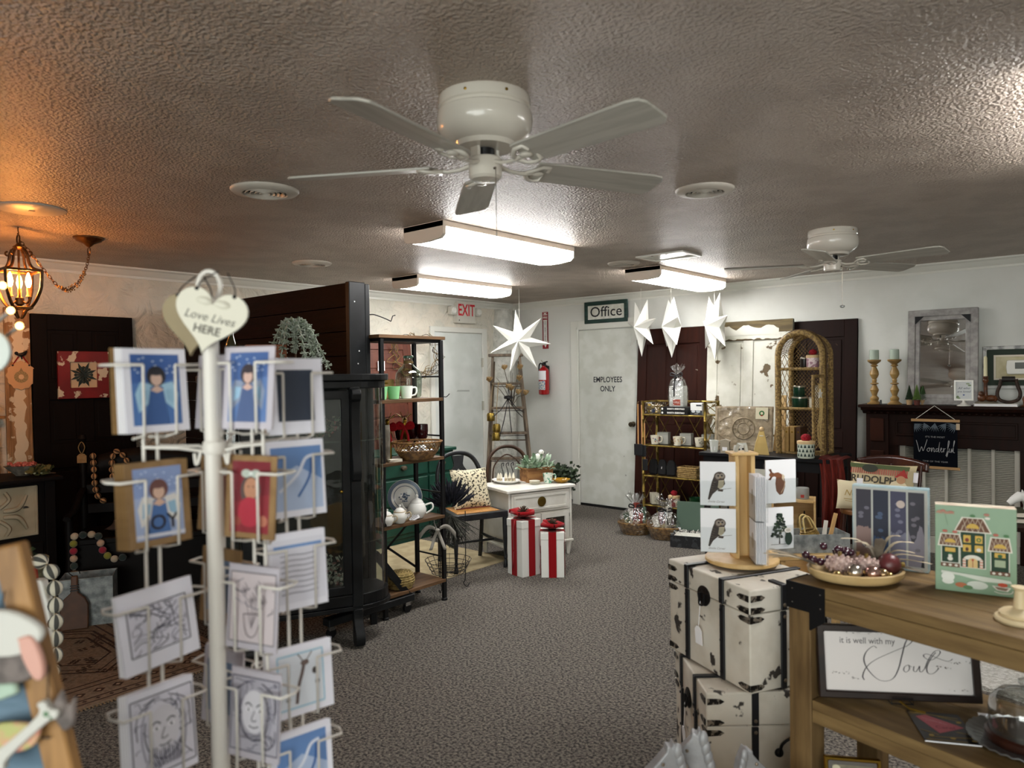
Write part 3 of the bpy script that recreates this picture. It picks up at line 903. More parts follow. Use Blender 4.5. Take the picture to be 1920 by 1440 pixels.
GRY = mat('dried_grey', '4a4a42', .9, c2='2a2b26', sc=40)
for nm, m_, cz, sgn in (('upper_spikes', LAV, .02, 1), ('lower_stems', GRY, -.02, -1)):
 b = MB()
 for k in range(230):
  a, e = q.uniform(0, 2 * PI), q.uniform(.2, 1)
  d = Vector((math.cos(a) * e * .8, math.sin(a) * e * .8, sgn * q.uniform(.25, 1.1)))
  d = d.normalized() * q.uniform(.13, .24)
  o_ = Vector((0, 0, cz))
  p = o_ + d
  if sgn > 0:
   b.tube([tuple(o_ + d * .45), tuple(o_ + d * .6), tuple(o_ + d * .85), tuple(p)], [.0015, .007, .007, .002], 5)
  else:
   b.tube([tuple(o_), tuple(p)], [.0015, .003], 4)
 b.build(nm, m_, t, fix=False)

# ================================================================== green dresser, brown door, twig wreath
GRN = mat('green_dresser_paint', '1d4a3c', .38, c2='173d32', sc=5)
t = thing('dresser', 'dark green painted dresser with oval knobs behind the etagere', 'dresser', (-5.17, 5.06, 0), 90)
MB().box(-1.0, .0, .05, 0, .42, .815).build('carcass', GRN, t, bev=.003)
MB().box(-1.02, -.025, .815, .025, .44, .845).build('top', GRN, t, bev=.006, seg=2)
MB().box(-.99, .02, 0, -.01, .4, .05).build('plinth', GRN, t)
for (x0, x1, z0, z1) in ((-.98, -.36, .62, .79), (-.34, -.02, .62, .79), (-.34, -.02, .36, .60), (-.98, -.36, .36, .60), (-.34, -.02, .09, .34), (-.98, -.36, .09, .34)):
 dwr = thing('drawer', None, None)
 dwr.parent = t
 MB().box(x0, -.018, z0, x1, 0, z1).build('drawer_front', GRN, dwr, bev=.01, seg=2)
 MB().at(((x0 + x1) / 2, -.018, (z0 + z1) / 2), rx=90, sc=(1.5, 1, 1)).lathe([(.02, 0), (.02, .003), (.008, .006), (.008, .014), (.022, .02), (.02, .03), (0, .034)], 16).build('knob', mat('pewter_knob', '8f8272', .35, .9), dwr, sm=50)
BRN = mat('old_brown_door', '5e2d1a', .45, c2='4a2113', sc=3, st=(8, 8, 1), lo=.35, hi=.65)
def panel_door(name, label, loc, rz, w, h, m, panels, tilt, thick=.04, m2=None, stile=.1):
 g = thing(name, label, 'door', loc, rz, rx=tilt)
 ys = sorted(set([0, h] + [z for p in panels for z in (p[1], p[3])]))
 MB().box(-w / 2, .012, 0, w / 2, thick - .01, h).build('core', m2 or m, g)
 # stiles and rails leave the panels recessed
 xs = sorted(set([p[0] for p in panels] + [p[2] for p in panels]))
 zs = sorted(set([p[1] for p in panels] + [p[3] for p in panels]))
 MB().box(-w / 2, 0, 0, xs[0], thick, h).build('stile', m, g, bev=.003)
 MB().box(xs[-1], 0, 0, w / 2, thick, h).build('stile', m, g, bev=.003)
 zz = [0] + zs + [h]
 for k in range(0, len(zz), 2):
  MB().box(xs[0], 0, zz[k], xs[-1], thick, zz[k + 1]).build('rail', m, g, bev=.003)
 if len(xs) == 4:
  for k in range(1, len(zz) - 1, 2):
   MB().box(xs[1], 0, zz[k], xs[2], thick, zz[k + 1]).build('muntin', m, g, bev=.003)
 for p in panels:
  MB().box(p[0] + .025, .004, p[1] + .025, p[2] - .025, .012, p[3] - .025).build('panel', m2 or m, g, bev=.007, seg=2)
 return g
P5 = [(-.29, .16, .29, .42), (-.29, .54, .29, .78), (-.29, .90, .29, 1.14), (-.29, 1.26, .29, 1.50), (-.29, 1.62, .29, 1.84)]
panel_door('old_door', 'old reddish brown panel door leaning behind the green dresser', (-5.72, 4.78, 0), 90, .80, 1.95, BRN, P5, -6)
t = thing('twig_wreath', 'loose bare twig wreath with gold stems above the green dresser', 'wreath', (-5.87, 5.22, 1.77), 90)
b, b2 = MB(), MB()
q = random.Random(4)
for k in range(26):
 a = q.uniform(0, 2 * PI)
 pts = []
 for j in range(6):
  aa = a + j * .3
  r_ = .25 + q.uniform(-.06, .08)
  pts.append((r_ * 1.3 * math.cos(aa), q.uniform(-.03, .03), r_ * .8 * math.sin(aa)))
 (b if k % 2 else b2).tube(spline(pts, 3), .0035, 4)
b.build('dark_twigs', mat('bare_twig', '4d4436', .8), t)
b2.build('gold_twigs', mat('gold_twig', '8a6f3a', .5, .3), t)
t = thing('paper_tag', 'square white paper tag with small print hanging on the twig wreath', 'tag', (-5.885, 4.75, 1.66), 90)
MB().box(-.045, -.002, -.05, .045, 0, .05).build('tag_card', PAPER, t)
decal(t, [('p', '8a8a84', [(-.02, -.02), (-.008, -.02), (-.01, .01), (-.018, .01)]), ('p', '8a8a84', [(.008, -.02), (.02, -.02), (.018, .01), (.01, .01)])], 'tag_print', y=-.0022)
MB().cyl((0, -.001, .05), (0, .012, .12), .001, n=4).build('string', PAPER, t)

# ================================================================== beige mat, chair, pillow
MATB = mat('beige_mat', 'b3a482', .85, c2='a39473', sc=8)
one(MB().box(-1.15, 0, 0, 0, 1.42, .006), 'floor_mat', MATB, 'flat beige floor mat under the black chair', 'mat', (-4.01, 3.18, .0))
CH = mat('chair_black', '16171a', .35, c2='202226', sc=20)
t = thing('side_chair', 'black balloon back side chair with woven cane seat', 'chair', (-4.132, 4.235, .006), 68)
tch = t
W2, D2 = .215, .19
fp = MB()
fp.prism([(-W2 - .02, -D2 - .02), (W2 + .02, -D2 - .02), (W2 - .015, D2), (-W2 + .015, D2)], .405, .455, 'xy')
fp.build('seat_frame', CH, t, bev=.006, seg=2)
CANE = mat('woven_cane', 'b5813c', .6, c2='96652a', sc=90, lo=.45, hi=.55, bump=.001, bs=200)
MB().prism([(-W2 + .03, -D2 + .03), (W2 - .03, -D2 + .03), (W2 - .05, D2 - .04), (-W2 + .05, D2 - .04)], .45, .4575, 'xy').build('cane_seat', CANE, t)
for s_ in (-1, 1):
 MB().lathe([(.017, 0), (.019, .02), (.013, .05), (.011, .065), (.016, .075), (.011, .085), (.012, .1), (.017, .2), (.021, .33), (.021, .41)], 14, (s_ * W2, -D2, 0)).build('leg', CH, t, sm=50)
 MB().tube([(s_ * (W2 - .03), D2 + .05, 0), (s_ * (W2 - .03), D2 + .01, .25), (s_ * (W2 - .03), D2 - .01, .43)], .02, 4).build('leg', CH, t, bev=.003)
arch = spline([(-.185, D2 - .01, .42), (-.20, D2 + .03, .62), (-.185, D2 + .06, .76), (-.12, D2 + .085, .86), (0, D2 + .09, .89), (.12, D2 + .085, .86), (.185, D2 + .06, .76), (.20, D2 + .03, .62), (.185, D2 - .01, .42)], 6)
MB().tube(arch, .02, 8, flat=.8).build('back_arch', CH, t, sm=60)
spl = [(-.055, .87), (-.04, .80), (-.045, .78), (-.085, .72), (-.05, .60), (-.045, .52), (-.022, .52), (-.03, .60), (-.05, .71), (-.012, .75), (0, .765), (.012, .75), (.05, .71), (.03, .60), (.022, .52), (.045, .52), (.05, .60), (.085, .72), (.045, .78), (.04, .80), (.055, .87)]
o_ = MB().prism(spl, -.009, .009, 'xz')
o_ = o_.build('back_splat', CH, t)
o_.location = (0, D2 - .005, 0)
o_.rotation_euler = (R(-10), 0, 0)
o_.location = (0, D2 - .075, .012)
MB().tube([(-.19, D2 + .02, .56), (.19, D2 + .02, .56)], .012, 6).build('back_rail', CH, t)
for s_ in (-1, 1):
 MB().tube(spline([(s_ * W2, -D2, .2), (s_ * (W2 - .015), 0, .19), (s_ * (W2 - .03), D2 + .02, .2)], 4), [.009, .012, .013, .014, .014, .014, .013, .012, .009], 8).build('stretcher', CH, t, sm=60)
MB().cyl((-W2, -.02, .195), (W2, -.02, .195), .010, n=8).build('stretcher', CH, t, sm=60)
def pillow(mb, w, h, d, n=14):
 def fn(side):
  def g(u, v):
   x, y = u * 2 - 1, v * 2 - 1
   th = (1 - abs(x) ** 2.6) ** .6 * (1 - abs(y) ** 2.6) ** .6
   k = 1 - .10 * (1 - abs(x) ** 2) * 0 - .06 * (abs(x) * (1 - y * y) * 0 + 0)
   px = x * w / 2 * (1 - .07 * (1 - y * y))
   pz = y * h / 2 * (1 - .07 * (1 - x * x))
   return (px, side * d / 2 * th, pz)
  return g
 mb.sheet(fn(-1), n, n)
 mb.sheet(fn(1), n, n)
 return mb
SPOT = mat('speckled_fabric', 'd8cfb2', .9, c2='3a352a', sc=62, lo=.54, hi=.6, det=1)
t = thing('throw_pillow', 'cream pillow speckled with dark leaf print on the black chair', 'pillow', world(tch, (.03, .07, .615)), 68, rx=-18)
pillow(MB(), .33, .33, .11).build('cover', SPOT, t, sm=70)
MB().tube([(-.15, 0, -.163), (.15, 0, -.163)], .006, 6).build('red_piping', mat('dark_red_cord', '5a1714', .7), t)

# ================================================================== white nightstand
NSW = mat('chalk_white_paint', 'dcdad3', .5, c2='cfccc3', sc=5)
t = thing('nightstand', 'white painted nightstand with wire mesh doors', 'nightstand', (-4.03, 4.82, 0), 71.4)
MB().box(-.34, -.26, .58, .34, .255, .605).build('top', NSW, t, bev=.004)
body = MB().box(-.315, -.235, .13, -.295, .235, .58).box(.295, -.235, .13, .315, .235, .58).box(-.295, .22, .13, .295, .235, .58).box(-.295, -.235, .13, .295, .22, .15)
body.build('carcass', NSW, t, bev=.002)
MB().box(-.325, -.245, .115, .325, .245, .135).build('base_moulding', NSW, t, bev=.004)
MB().box(-.295, -.232, .385, .295, -.225, .395).build('divider_rail', NSW, t)
dwr = thing('drawer', None, None)
dwr.parent = t
MB().box(-.29, -.238, .40, .29, -.215, .57).build('drawer_front', NSW, dwr, bev=.002)
MB().frame(.54, .13, .022, .008, 'xz', (0, .485), -.246).build('drawer_moulding', NSW, dwr, bev=.003)
MB().at((0, -.246, .487), rx=90).lathe([(.04, 0), (.042, .004), (.032, .008), (.018, .006), (0, .005)], 24).build('round_pull', mat('dull_brass', '77632f', .35, .9), dwr, sm=40)
MESHD = mat('mesh_dark', '161412', .8)
for s_ in (-1, 1):
 dd = thing('door', None, None)
 dd.parent = t
 MB().frame(.285, .235, .045, .02, 'xz', (s_ * .146, .265), -.238).build('door_frame', NSW, dd, bev=.003)
 b = MB()
 for k in range(-7, 17):
  for sl in (1, -1):
   x0_, x1_ = -.1, .1
   z0_ = .265 - .08 + (k * .016) - (.08 if sl > 0 else -.0)
   p, q_ = [], []
   for tt in (0, 1):
    pass
   pa = (-.098, z0_ if sl > 0 else z0_ + .0)
   pb_ = (.098, pa[1] + sl * .15)
   # clip to the opening
   lo_, hi_ = .195, .335
   def cl(a, c_):
    (xa, za), (xb, zb) = a, c_
    if za < lo_:
     xa, za = xa + (lo_ - za) / (zb - za) * (xb - xa), lo_
    if za > hi_:
     xa, za = xa + (hi_ - za) / (zb - za) * (xb - xa), hi_
    return (xa, za)
   if max(pa[1], pb_[1]) < lo_ or min(pa[1], pb_[1]) > hi_:
    continue
   A, B = cl(pa, pb_), cl(pb_, pa)
   b.cyl((s_ * .146 + A[0], -.228, A[1]), (s_ * .146 + B[0], -.228, B[1]), .0011, n=4, cap=False)
 b.build('wire_mesh', mat('mesh_wire', '7a7468', .4, .6), dd)
 MB().box(s_ * .146 - .1, -.222, .19, s_ * .146 + .1, -.220, .34).build('dark_sheet', MESHD, dd)  # plain dark sheet just behind the wire mesh
 MB().cyl((s_ * .285, -.24, .33), (s_ * .285, -.24, .36), .004, n=6).build('hinge', CHROME, dd)
for sx_ in (-1, 1):
 for sy_ in (-1, 1):
  MB().cyl((sx_ * .29, sy_ * .21, .0), (sx_ * .295, sy_ * .215, .118), .015, .032, 4).build('leg', NSW, t, bev=.003)

def rim_dish(name, m, label, loc, r, h, sy=1., n=36, scal=0):
 g = thing(name, label, 'dish', loc)
 b = MB().at(sc=(1, sy, 1)).lathe([(r * .55, 0), (r * .6, .003), (r * .8, h * .4), (r, h), (r * .97, h + .003), (r * .75, h * .5), (r * .55, .008), (0, .007)], n)
 if scal:
  b.v = [(x * (1 + .05 * math.cos(scal * math.atan2(y, x)) * (z / h)), y * (1 + .05 * math.cos(scal * math.atan2(y, x)) * (z / h)), z) for x, y, z in b.v]
 b.build('dish_body', m, g, sm=50)
 return g
NS = .606
rim_dish('platter', CERAMIC, 'white oval platter holding little bottle trees on the nightstand', (-4.20, 4.75, NS), .14, .028, .75)
for k, (dx, dy) in enumerate(((-.05, -.05), (-.03, -.03), (.0, .0), (.03, .03), (.05, .05))):
 g = thing('bottle_tree', 'tiny cream cone tree in a speckled glass jar on the white platter', 'ornament', (-4.20 + dx * .9, 4.75 + dy * 1.0 - .01 * (k % 2), NS + .009), 0, 'tiny jar trees on the white platter')
 MB().lathe([(.014, 0), (.016, .004), (.016, .03), (.013, .035)], 14).build('jar', mat('speckled_jar', '9a8a6c', .4, c2='d8cdb4', sc=120), g, sm=40)
 MB().lathe([(.016, .034), (.013, .05), (.007, .07), (0, .085)], 12).build('cone', mat('cream_cone', 'e6dfcb', .6), g, sm=40)
one(MB().lathe([(.045, 0), (.055, .003), (.056, .006), (0, .005)], 24), 'saucer', CERAMIC, 'thin white saucer between the platter and the stacked dishes', 'saucer', (-4.12, 4.90, NS))
for k in range(3):
 one(MB().lathe([(.03, 0), (.046, .006), (.048, .010), (.044, .010), (.03, .004), (0, .004)], 24), 'small_dish', mat('cream_china', 'e3dfcf', .25), ('lowest', 'middle', 'top')[k] + ' of three small stacked cream dishes on the nightstand', 'dish', (-3.95, 4.84, NS + .0105 * k), group='stacked cream dishes', sm=50)
g = mug('tea_cup', mat('green_sprig_china', 'd9e2d4', .25, c2='5f9a80', sc=40, lo=.52, hi=.58), 'white teacup with green sprig pattern beside the wooden planter', (-3.90, 4.96, NS), 45)
AMB = mat('amber_glass', 'b98a1c', .1, tr=.4, spec=.7)
rim_dish('amber_dish', AMB, 'scalloped amber glass dish at the nightstand corner', (-3.83, 5.06, NS), .08, .028, 1., 48, 12)
t = thing('planter_box', 'worn wooden planter box of pale green lamb ear leaves', 'planter', (-4.06, 5.0, NS), 71)
PLW = mat('raw_planter_wood', '9a6f42', .7, c2='7a5230', sc=4, st=(1, 8, 9))
for (a, b_, c_, d) in ((-.13, -.075, .13, -.06), (-.13, .06, .13, .075), (-.13, -.06, -.115, .06), (.115, -.06, .13, .06)):
 MB().box(a, b_, 0, c_, d, .115).build('side_board', PLW, t, bev=.003)
MB().frame(.285, .175, .02, .012, 'xy', h0=.115).build('top_rim', PLW, t, bev=.003)
MB().box(-.115, -.06, .0, .115, .06, .10).build('soil', mat('moss_fill', '3a3f2c', .9), t)
q = random.Random(17)
LAMB = mat('lamb_ear_leaf', 'a9bba6', .8, c2='7f997d', sc=14)
b = MB()
for k in range(120):
 a = q.uniform(0, 2 * PI)
 e = q.uniform(.1, 1)
 base = Vector((q.uniform(-.1, .1), q.uniform(-.05, .05), .10))
 d = Vector((math.cos(a) * (.4 + e), math.sin(a) * (.4 + e), q.uniform(.2, 2.0))).normalized()
 base = base + d * q.uniform(0, .09)
 L = q.uniform(.06, .11)
 sd = d.cross(Vector((0, 0, 1))).normalized() * L * .2
 up = sd.cross(d).normalized() * L * .10
 pts = [base, base + d * L * .35 + sd - up, base + d * L * .75 + sd * .8, base + d * L - Vector((0, 0, L * .15)), base + d * L * .75 - sd * .8, base + d * L * .35 - sd - up, base + d * L * .5 + up]
 b.add([tuple(p) for p in pts], [(0, 1, 6), (1, 2, 6), (2, 3, 6), (3, 4, 6), (4, 5, 6), (5, 0, 6)])
o_ = b.build('leaves', LAMB, t, sm=60, fix=False)
o_['kind'] = 'stuff'
t = thing('white_bird', 'small white bird figurine perched in the planter leaves', 'figurine', (-4.04, 5.01, NS + .175), 20)
MB().ball((0, 0, .03), .036, 12, 8, 1.25, .95, 1.1).ball((.025, 0, .078), .026, 12, 8).build('bird_body', mat('white_felt', 'e8e6e0', .9), t, sm=60)
MB().cyl((.046, 0, .076), (.06, 0, .072), .005, .001, 6).build('beak', mat('dark_beak', '3c342c', .5), t)
for y in (-1, 1):
 MB().ball((.043, .013 * y, .086), .004, 6, 4).build('eye', BLACKM, t)

# arched wooden back of a second chair behind the nightstand, small evergreen
t = thing('wooden_chair', 'brown wooden chair with arched back behind the nightstand', 'chair', (-4.62, 5.25, 0), 60)
WCH = mat('worn_brown_wood', '4d3626', .5, c2='3a271b', sc=4)
arch = spline([(-.22, 0, .0), (-.21, 0, .46), (-.19, .01, .72), (-.11, .02, .83), (0, .02, .86), (.11, .02, .83), (.19, .01, .72), (.21, 0, .46), (.22, 0, 0)], 6)
MB().tube(arch, .02, 8, flat=.7).build('back_arch', WCH, t, sm=60)
MB().tube(spline([(-.15, .0, .5), (-.13, .01, .68), (0, .02, .78), (.13, .01, .68), (.15, 0, .5)], 6), .007, 6).build('inner_arch', WCH, t)
MB().box(-.21, -.36, .42, .21, .02, .45).build('seat', WCH, t, bev=.006)
for x in (-.18, .18):
 MB().cyl((x, -.33, 0), (x, -.33, .42), .018, n=8).build('leg', WCH, t)
b = MB()
for x in (-.05, 0, .05):
 b.tube(spline([(x, .01, .5), (x + .01, .012, .6), (x - .01, .012, .68), (x + .015, .015, .70), (x + .012, .014, .67)], 4), .004, 5)
b.build('iron_scrolls', BLACKM, t)
t = thing('evergreen_bush', 'small dark evergreen bush on the floor behind the nightstand', 'plant', (-4.70, 6.2, 0))
MB().lathe([(.1, 0), (.13, .2), (.12, .2), (.1, .02), (0, .02)], 18).build('pot', mat('grey_pot', '5b5a55', .7), t, sm=40)
b = MB()
sprig(b, (0, 0, .18), 260, .22, .38, .05, 33)
o_ = b.build('foliage', GREENF, t, fix=False)
o_['kind'] = 'stuff'

# ================================================================== gift boxes
GIFTW = mat('gift_white', 'e2e2dc', .45)
def gift(loc, rz, w, h, label, tails):
 g = thing('gift_box', label, 'gift box', loc, rz)
 MB().box(-w / 2, -w / 2, 0, w / 2, w / 2, h - .03).build('box_body', GIFTW, g, bev=.002)
 MB().box(-w / 2 - .003, -w / 2 - .003, h - .055, w / 2 + .003, w / 2 + .003, h).build('lid', GIFTW, g, bev=.002)
 s_ = w * .17
 rb = MB()
 e = w / 2 + .006
 for (ux, uy) in ((1, 0), (0, 1)):
  for sg in (-1, 1):
   if ux:
    rb.box(sg * e - .001, -s_, .0, sg * e + .001, s_, h + .002)
   else:
    rb.box(-s_, sg * e - .001, .0, s_, sg * e + .001, h + .002)
 rb.box(-e, -s_, h, e, s_, h + .003).box(-s_, -e, h, s_, e, h + .003)
 rb.build('ribbon', REDVEL, g)
 bo = thing('bow', None, None, (0, 0, h))
 bo.parent = g
 for k in range(5):
  a = R(30 + 72 * k)
  L = w * (.5 if k % 2 else .42)
  def lf(u, v, a=a, L=L):
   w_ = u * 2 * PI
   rr = L * .55 * (1 - math.cos(w_))
   zz = .014 + L * .62 * max(0, math.sin(w_ * .5)) * (1 if u < .5 else .55) * (.35 + .65 * math.sin(u * PI))
   c_ = (v - .5) * w * (.22 + .42 * math.sin(u * PI))
   return (rr * math.cos(a) - c_ * math.sin(a), rr * math.sin(a) + c_ * math.cos(a), max(zz, .006))
  MB().sheet(lf, 14, 1).build('loop', REDVEL, bo, sm=70, solid=.002)
 MB().ball((0, 0, .04), .022, 10, 6, sz=.9).build('knot', REDVEL, bo, sm=60)
 for k in range(tails):
  sd = 1 if k % 2 else -1
  MB().sheet(lambda u, v: (sd * (w / 2 + .012 + .006 * math.sin(u * 7)), -.03 + .018 * v + .03 * u, h - u * h * .86), 8, 1).build('tail', REDVEL, bo if False else g, sm=60, solid=.001)
 b = MB()
 q = random.Random(h)
 for k in range(26):
  d = Vector((q.uniform(-1, 1), q.uniform(-1, 1), q.uniform(.1, 1))).normalized() * .05
  b.beam(Vector((0, 0, .05)), Vector((0, 0, .05)) + d, .004, .004)
 b.build('greenery', mat('dry_greenery', '3a3322', .8), bo)
 cn = MB()
 for k in range(6):
  cn.lathe([(.005 + .016 * math.sin(PI * (k + .6) / 6.5), .05 + .007 * k), (.002 + .012 * math.sin(PI * (k + .6) / 6.5), .058 + .007 * k)], 9)
 cn.build('pine_cone', mat('pine_cone', '3f2a1b', .8), bo)
 return g
gift((-3.644, 4.322, 0), 79, .185, .43, 'tall white gift box with red velvet ribbon and bow', 1)
gift((-3.447, 4.43, 0), 38, .175, .345, 'shorter white gift box with red velvet ribbon and bow', 2)

# ================================================================== ladder corner
OLDW = mat('weathered_wood', '6a5c4c', .75, c2='43382d', sc=3.5, st=(7, 7, 1), lo=.35, hi=.65)
t = thing('step_ladder', 'weathered wooden step ladder standing in the corner', 'ladder', (-5.40, 6.14, 0), 41)
def lx(z, s_):
 return s_ * (.15 + .13 * (1.76 - z) / 1.76) + .03 * (1.76 - z) / 1.76
for s_ in (-1, 1):
 MB().beam((lx(0, s_), -.30, 0), (lx(1.76, s_), -.02, 1.76), .028, .07, (0, 1, 0)).build('front_rail', OLDW, t, bev=.003)
 MB().beam((lx(0, s_) * .92, .22, 0), (lx(1.7, s_) * .9, .05, 1.7), .025, .04, (0, 1, 0)).build('rear_rail', OLDW, t, bev=.003)
MB().box(-.2, -.08, 1.755, .19, .1, 1.785).build('top_cap', OLDW, t, bev=.004)
for z in (1.45, 1.18, .905, .63, .35):
 yy = -.30 + .28 * z / 1.76
 MB().box(lx(z, -1), yy - .05, z - .013, lx(z, 1), yy + .05, z + .013).build('tread', OLDW, t, bev=.003)
 MB().cyl((lx(z, -1) - .01, yy, z - .03), (lx(z, 1) + .01, yy, z - .03), .004, n=6).build('tie_rod', mat('rusty_rod', '4b3a2c', .6, .5), t)
MB().cyl((lx(.8, -1) * .9, .13, .8), (lx(.8, 1) * .9, .13, .8), .008, n=6).build('rear_rod', OLDW, t)
# twine bells on the ladder
BELL = mat('gold_bell', '9c8440', .35, .9, c2='74602a', sc=20)
for i, (x, y, z, lab) in enumerate(((-.175, -.28, 1.14, 'topmost gold cylinder bell hanging from twine on the ladder'), (-.115, -.28, 1.02, 'middle gold bell with punched slots hanging on the ladder'), (-.12, -.33, .93, 'lowest gold cylinder bell hanging on the ladder'))):
 p = world(t, (x, y, z))
 g = thing('hanging_bell', lab, 'bell', p, 41)
 MB().lathe([(.042, -.09), (.044, -.086), (.044, -.03), (.041, -.022), (.041, -.014), (.036, -.004), (.012, 0), (0, .001)], 22).build('bell_body', BELL, g, sm=40)
 MB().lathe([(.0445, -.03), (.0455, -.027), (.0445, -.024)], 20).build('band', BELL, g)
 top_z = 1.47 - z
 MB().tube([(0, 0, 0), (.01, .02, top_z * .5), (.03, .05 + .03 * i, top_z)], .002, 4).build('twine', mat('jute_twine'), g)
# iron candle spider
p = world(t, (.02, -.32, 1.24))
t2 = thing('iron_hanger', 'black iron spider-leg hanger on the front of the ladder', 'hanger', p, 41)
MB().lathe([(.045, .05), (.05, .055), (.05, .075), (.03, .085), (0, .086)], 18).build('hub', BLACKM, t2, sm=40)
for k, (dx, dz) in enumerate(((-.17, -.14), (-.10, -.36), (.03, -.32), (.15, -.15), (.17, -.10))):
 MB().tube([(0, 0, .06), (dx * .5, -.02, dz * .5), (dx, -.03, dz)], .005, 5).build('rod', BLACKM, t2)
MB().tube([(0, .02, .08), (0, .05, .22), (0, .12, .24)], .004, 5).build('hook', BLACKM, t2)
# dried magnolia stems
p = world(t, (.05, -.12, 1.30))
t3 = thing('dried_magnolia', 'bunch of tan dried magnolia blooms on bare stems on the ladder', 'dried flowers', p, 41)
MAG = mat('dried_petal', 'a88e63', .8, c2='86683f', sc=18)
q = random.Random(8)
for k, (x, y, z) in enumerate(((-.07, -.08, .30), (.10, -.08, .30), (.09, -.11, .18), (-.24, -.06, .17), (0, -.12, .07), (.08, -.14, .03), (.16, -.1, .02), (-.03, -.14, .09))):
 b = MB()
 for j in range(9):
  a = j * 2.4
  tilt = .35 + .5 * (j / 9)
  d = Vector((math.cos(a) * tilt, math.sin(a) * tilt, 1)).normalized()
  sd = d.cross(Vector((math.cos(a + 1.57), math.sin(a + 1.57), 0))).normalized()
  sd = Vector((-math.sin(a), math.cos(a), 0)) * .026
  c_ = Vector((x, y, z))
  b.add([tuple(c_), tuple(c_ + d * .035 + sd), tuple(c_ + d * .075), tuple(c_ + d * .035 - sd)], [(0, 1, 2, 3)])
 b.ball((x, y, z + .03), .022, 8, 5)
 b.build('bloom', MAG, t3, fix=False)
 MB().tube([(x, y, z + .01), (x * .5, -.06, z * .5), (.01, -.02, -.1)], .004, 5).build('stem', mat('bare_twig'), t3)
for (x, z) in ((-.16, .22), (.02, .27), (.0, .34)):
 MB().tube([(x, -.05, z), (x * .4, -.05, z * .4), (.01, -.02, -.1)], .003, 5).build('bare_stem', mat('bare_twig'), t3)

# ================================================================== paper stars
STARP = mat('star_paper', 'e9e9e2', .7, sss=.0)
def star(loc, rz, Rr, n, thick, rot, label, ceil, spin=None, in_=.36):
 g = thing('paper_star', label, 'paper star', loc, rz, 'folded white paper star lanterns')
 v = [(0, -thick, 0), (0, thick, 0)]
 for k in range(2 * n):
  a = R(rot) + PI * k / n
  r_ = Rr if k % 2 == 0 else Rr * in_
  v.append((r_ * math.cos(a), 0, r_ * math.sin(a)))
 f_ = []
 for k in range(2 * n):
  i, j = 2 + k, 2 + (k + 1) % (2 * n)
  f_ += [(0, i, j), (1, j, i)]
 MB().add(v, f_).build('star_body', STARP, g)
 MB().cyl((0, 0, Rr * .5), (0, 0, ceil - loc[2]), .0022, n=5).build('cord', mat('star_cord', 'd8d6cc', .8), g)
 return g
star((-4.86, 5.74, 1.895), 30, .33, 7, .10, 97, 'seven pointed white paper star in front of the ladder', H)
star((-3.96, 6.66, 2.03), -30, .31, 7, .09, 116, 'white paper star hanging nearest the office door', H)
star((-3.61, 6.66, 2.02), -50, .32, 7, .10, 116, 'white paper star hanging in the middle of the three', H)
star((-3.14, 6.66, 2.0), -44, .34, 7, .10, 116, 'white paper star hanging before the chipped white door', H)

# ================================================================== extinguisher, signs
EXR = mat('extinguisher_red', 'a3161a', .25, coat=.4)
t = thing('fire_extinguisher', 'red fire extinguisher mounted on the white wall', 'fire extinguisher', (-5.475, 6.915, 1.30))
MB().lathe([(.05, 0), (.062, .006), (.065, .02), (.065, .27), (.058, .305), (.035, .33), (.022, .338), (.02, .36), (0, .36)], 28).build('cylinder', EXR, t, sm=40)
MB().lathe([(.0655, .18), (.0658, .29)], 14, a0=-150, a1=-30).build('upper_label', PAPER, t, sm=60, fix=False)
MB().lathe([(.0655, .06), (.0658, .165)], 14, a0=-150, a1=-40).build('lower_label', mat('label_print', 'd9d6d0', .6, c2='6f8fae', sc=60, lo=.5, hi=.55), t, sm=60, fix=False)
b = MB().box(-.02, -.02, .35, .02, .02, .385).beam((-.01, 0, .385), (.075, -.03, .40), .022, .012).beam((-.01, 0, .375), (.08, -.03, .345), .022, .01)
b.build('valve_handle', BLACKM, t, bev=.002)
MB().tube(spline([(-.02, 0, .37), (-.055, 0, .38), (-.075, 0, .34), (-.074, 0, .24), (-.072, 0, .2)], 4), .009, 8).build('hose', BLACKM, t, sm=60)
MB().tube([(-.01, 0, .385), (-.03, -.01, .42)], .003, 5).build('pull_pin', BRASS, t)
MB().box(-.02, .05, .05, .02, .085, .35).build('wall_bracket', BLACKM, t)
t = thing('extinguisher_sign', 'tall narrow red and white fire extinguisher sign', 'sign', (-5.507, 6.998, 2.085))
MB().box(-.045, -.003, -.225, .045, 0, .225).build('plate', mat('sign_red', '8c1820', .4), t)
sh = [('r', 'e8e6e0', -.032, -.135, .032, .195), ('r', '8c1820', -.04, .128, .04, .185), ('p', 'e8e6e0', [(-.04, -.135), (.04, -.135), (0, -.21)]), ('r', '1d1c1d', -.0315, -.13, -.026, .12), ('r', '1d1c1d', .026, -.13, .0315, .12), ('t', 'e8e6e0', 'FIRE', .038, 0, .155, dict(bold=.0008)), ('p', 'e8e6e0', [(-.03, .215), (.03, .215), (0, .195)])]
for k, ch in enumerate('EXTINGUISHER'):
 sh.append(('t', '1d1c1d', ch, .026, 0, .108 - k * .0205, dict(bold=.0006)))
decal(t, sh, 'sign_print', y=-.0032)
t = thing('office_sign', 'green framed wooden Office sign above the white door', 'sign', (-4.61, 6.985, 2.252), 0, ry=0)
MB().frame(.585, .25, .045, .022, 'xz', h0=-.022).build('sign_frame', mat('worn_green_frame', '23403a', .55, c2='15302a', sc=6, st=(1, 1, 6)), t, bev=.004)
MB().box(-.26, -.010, -.09, .26, 0, .09).build('sign_board', mat('sign_cream', 'd8d8cf', .6, c2='c9c9be', sc=14), t)
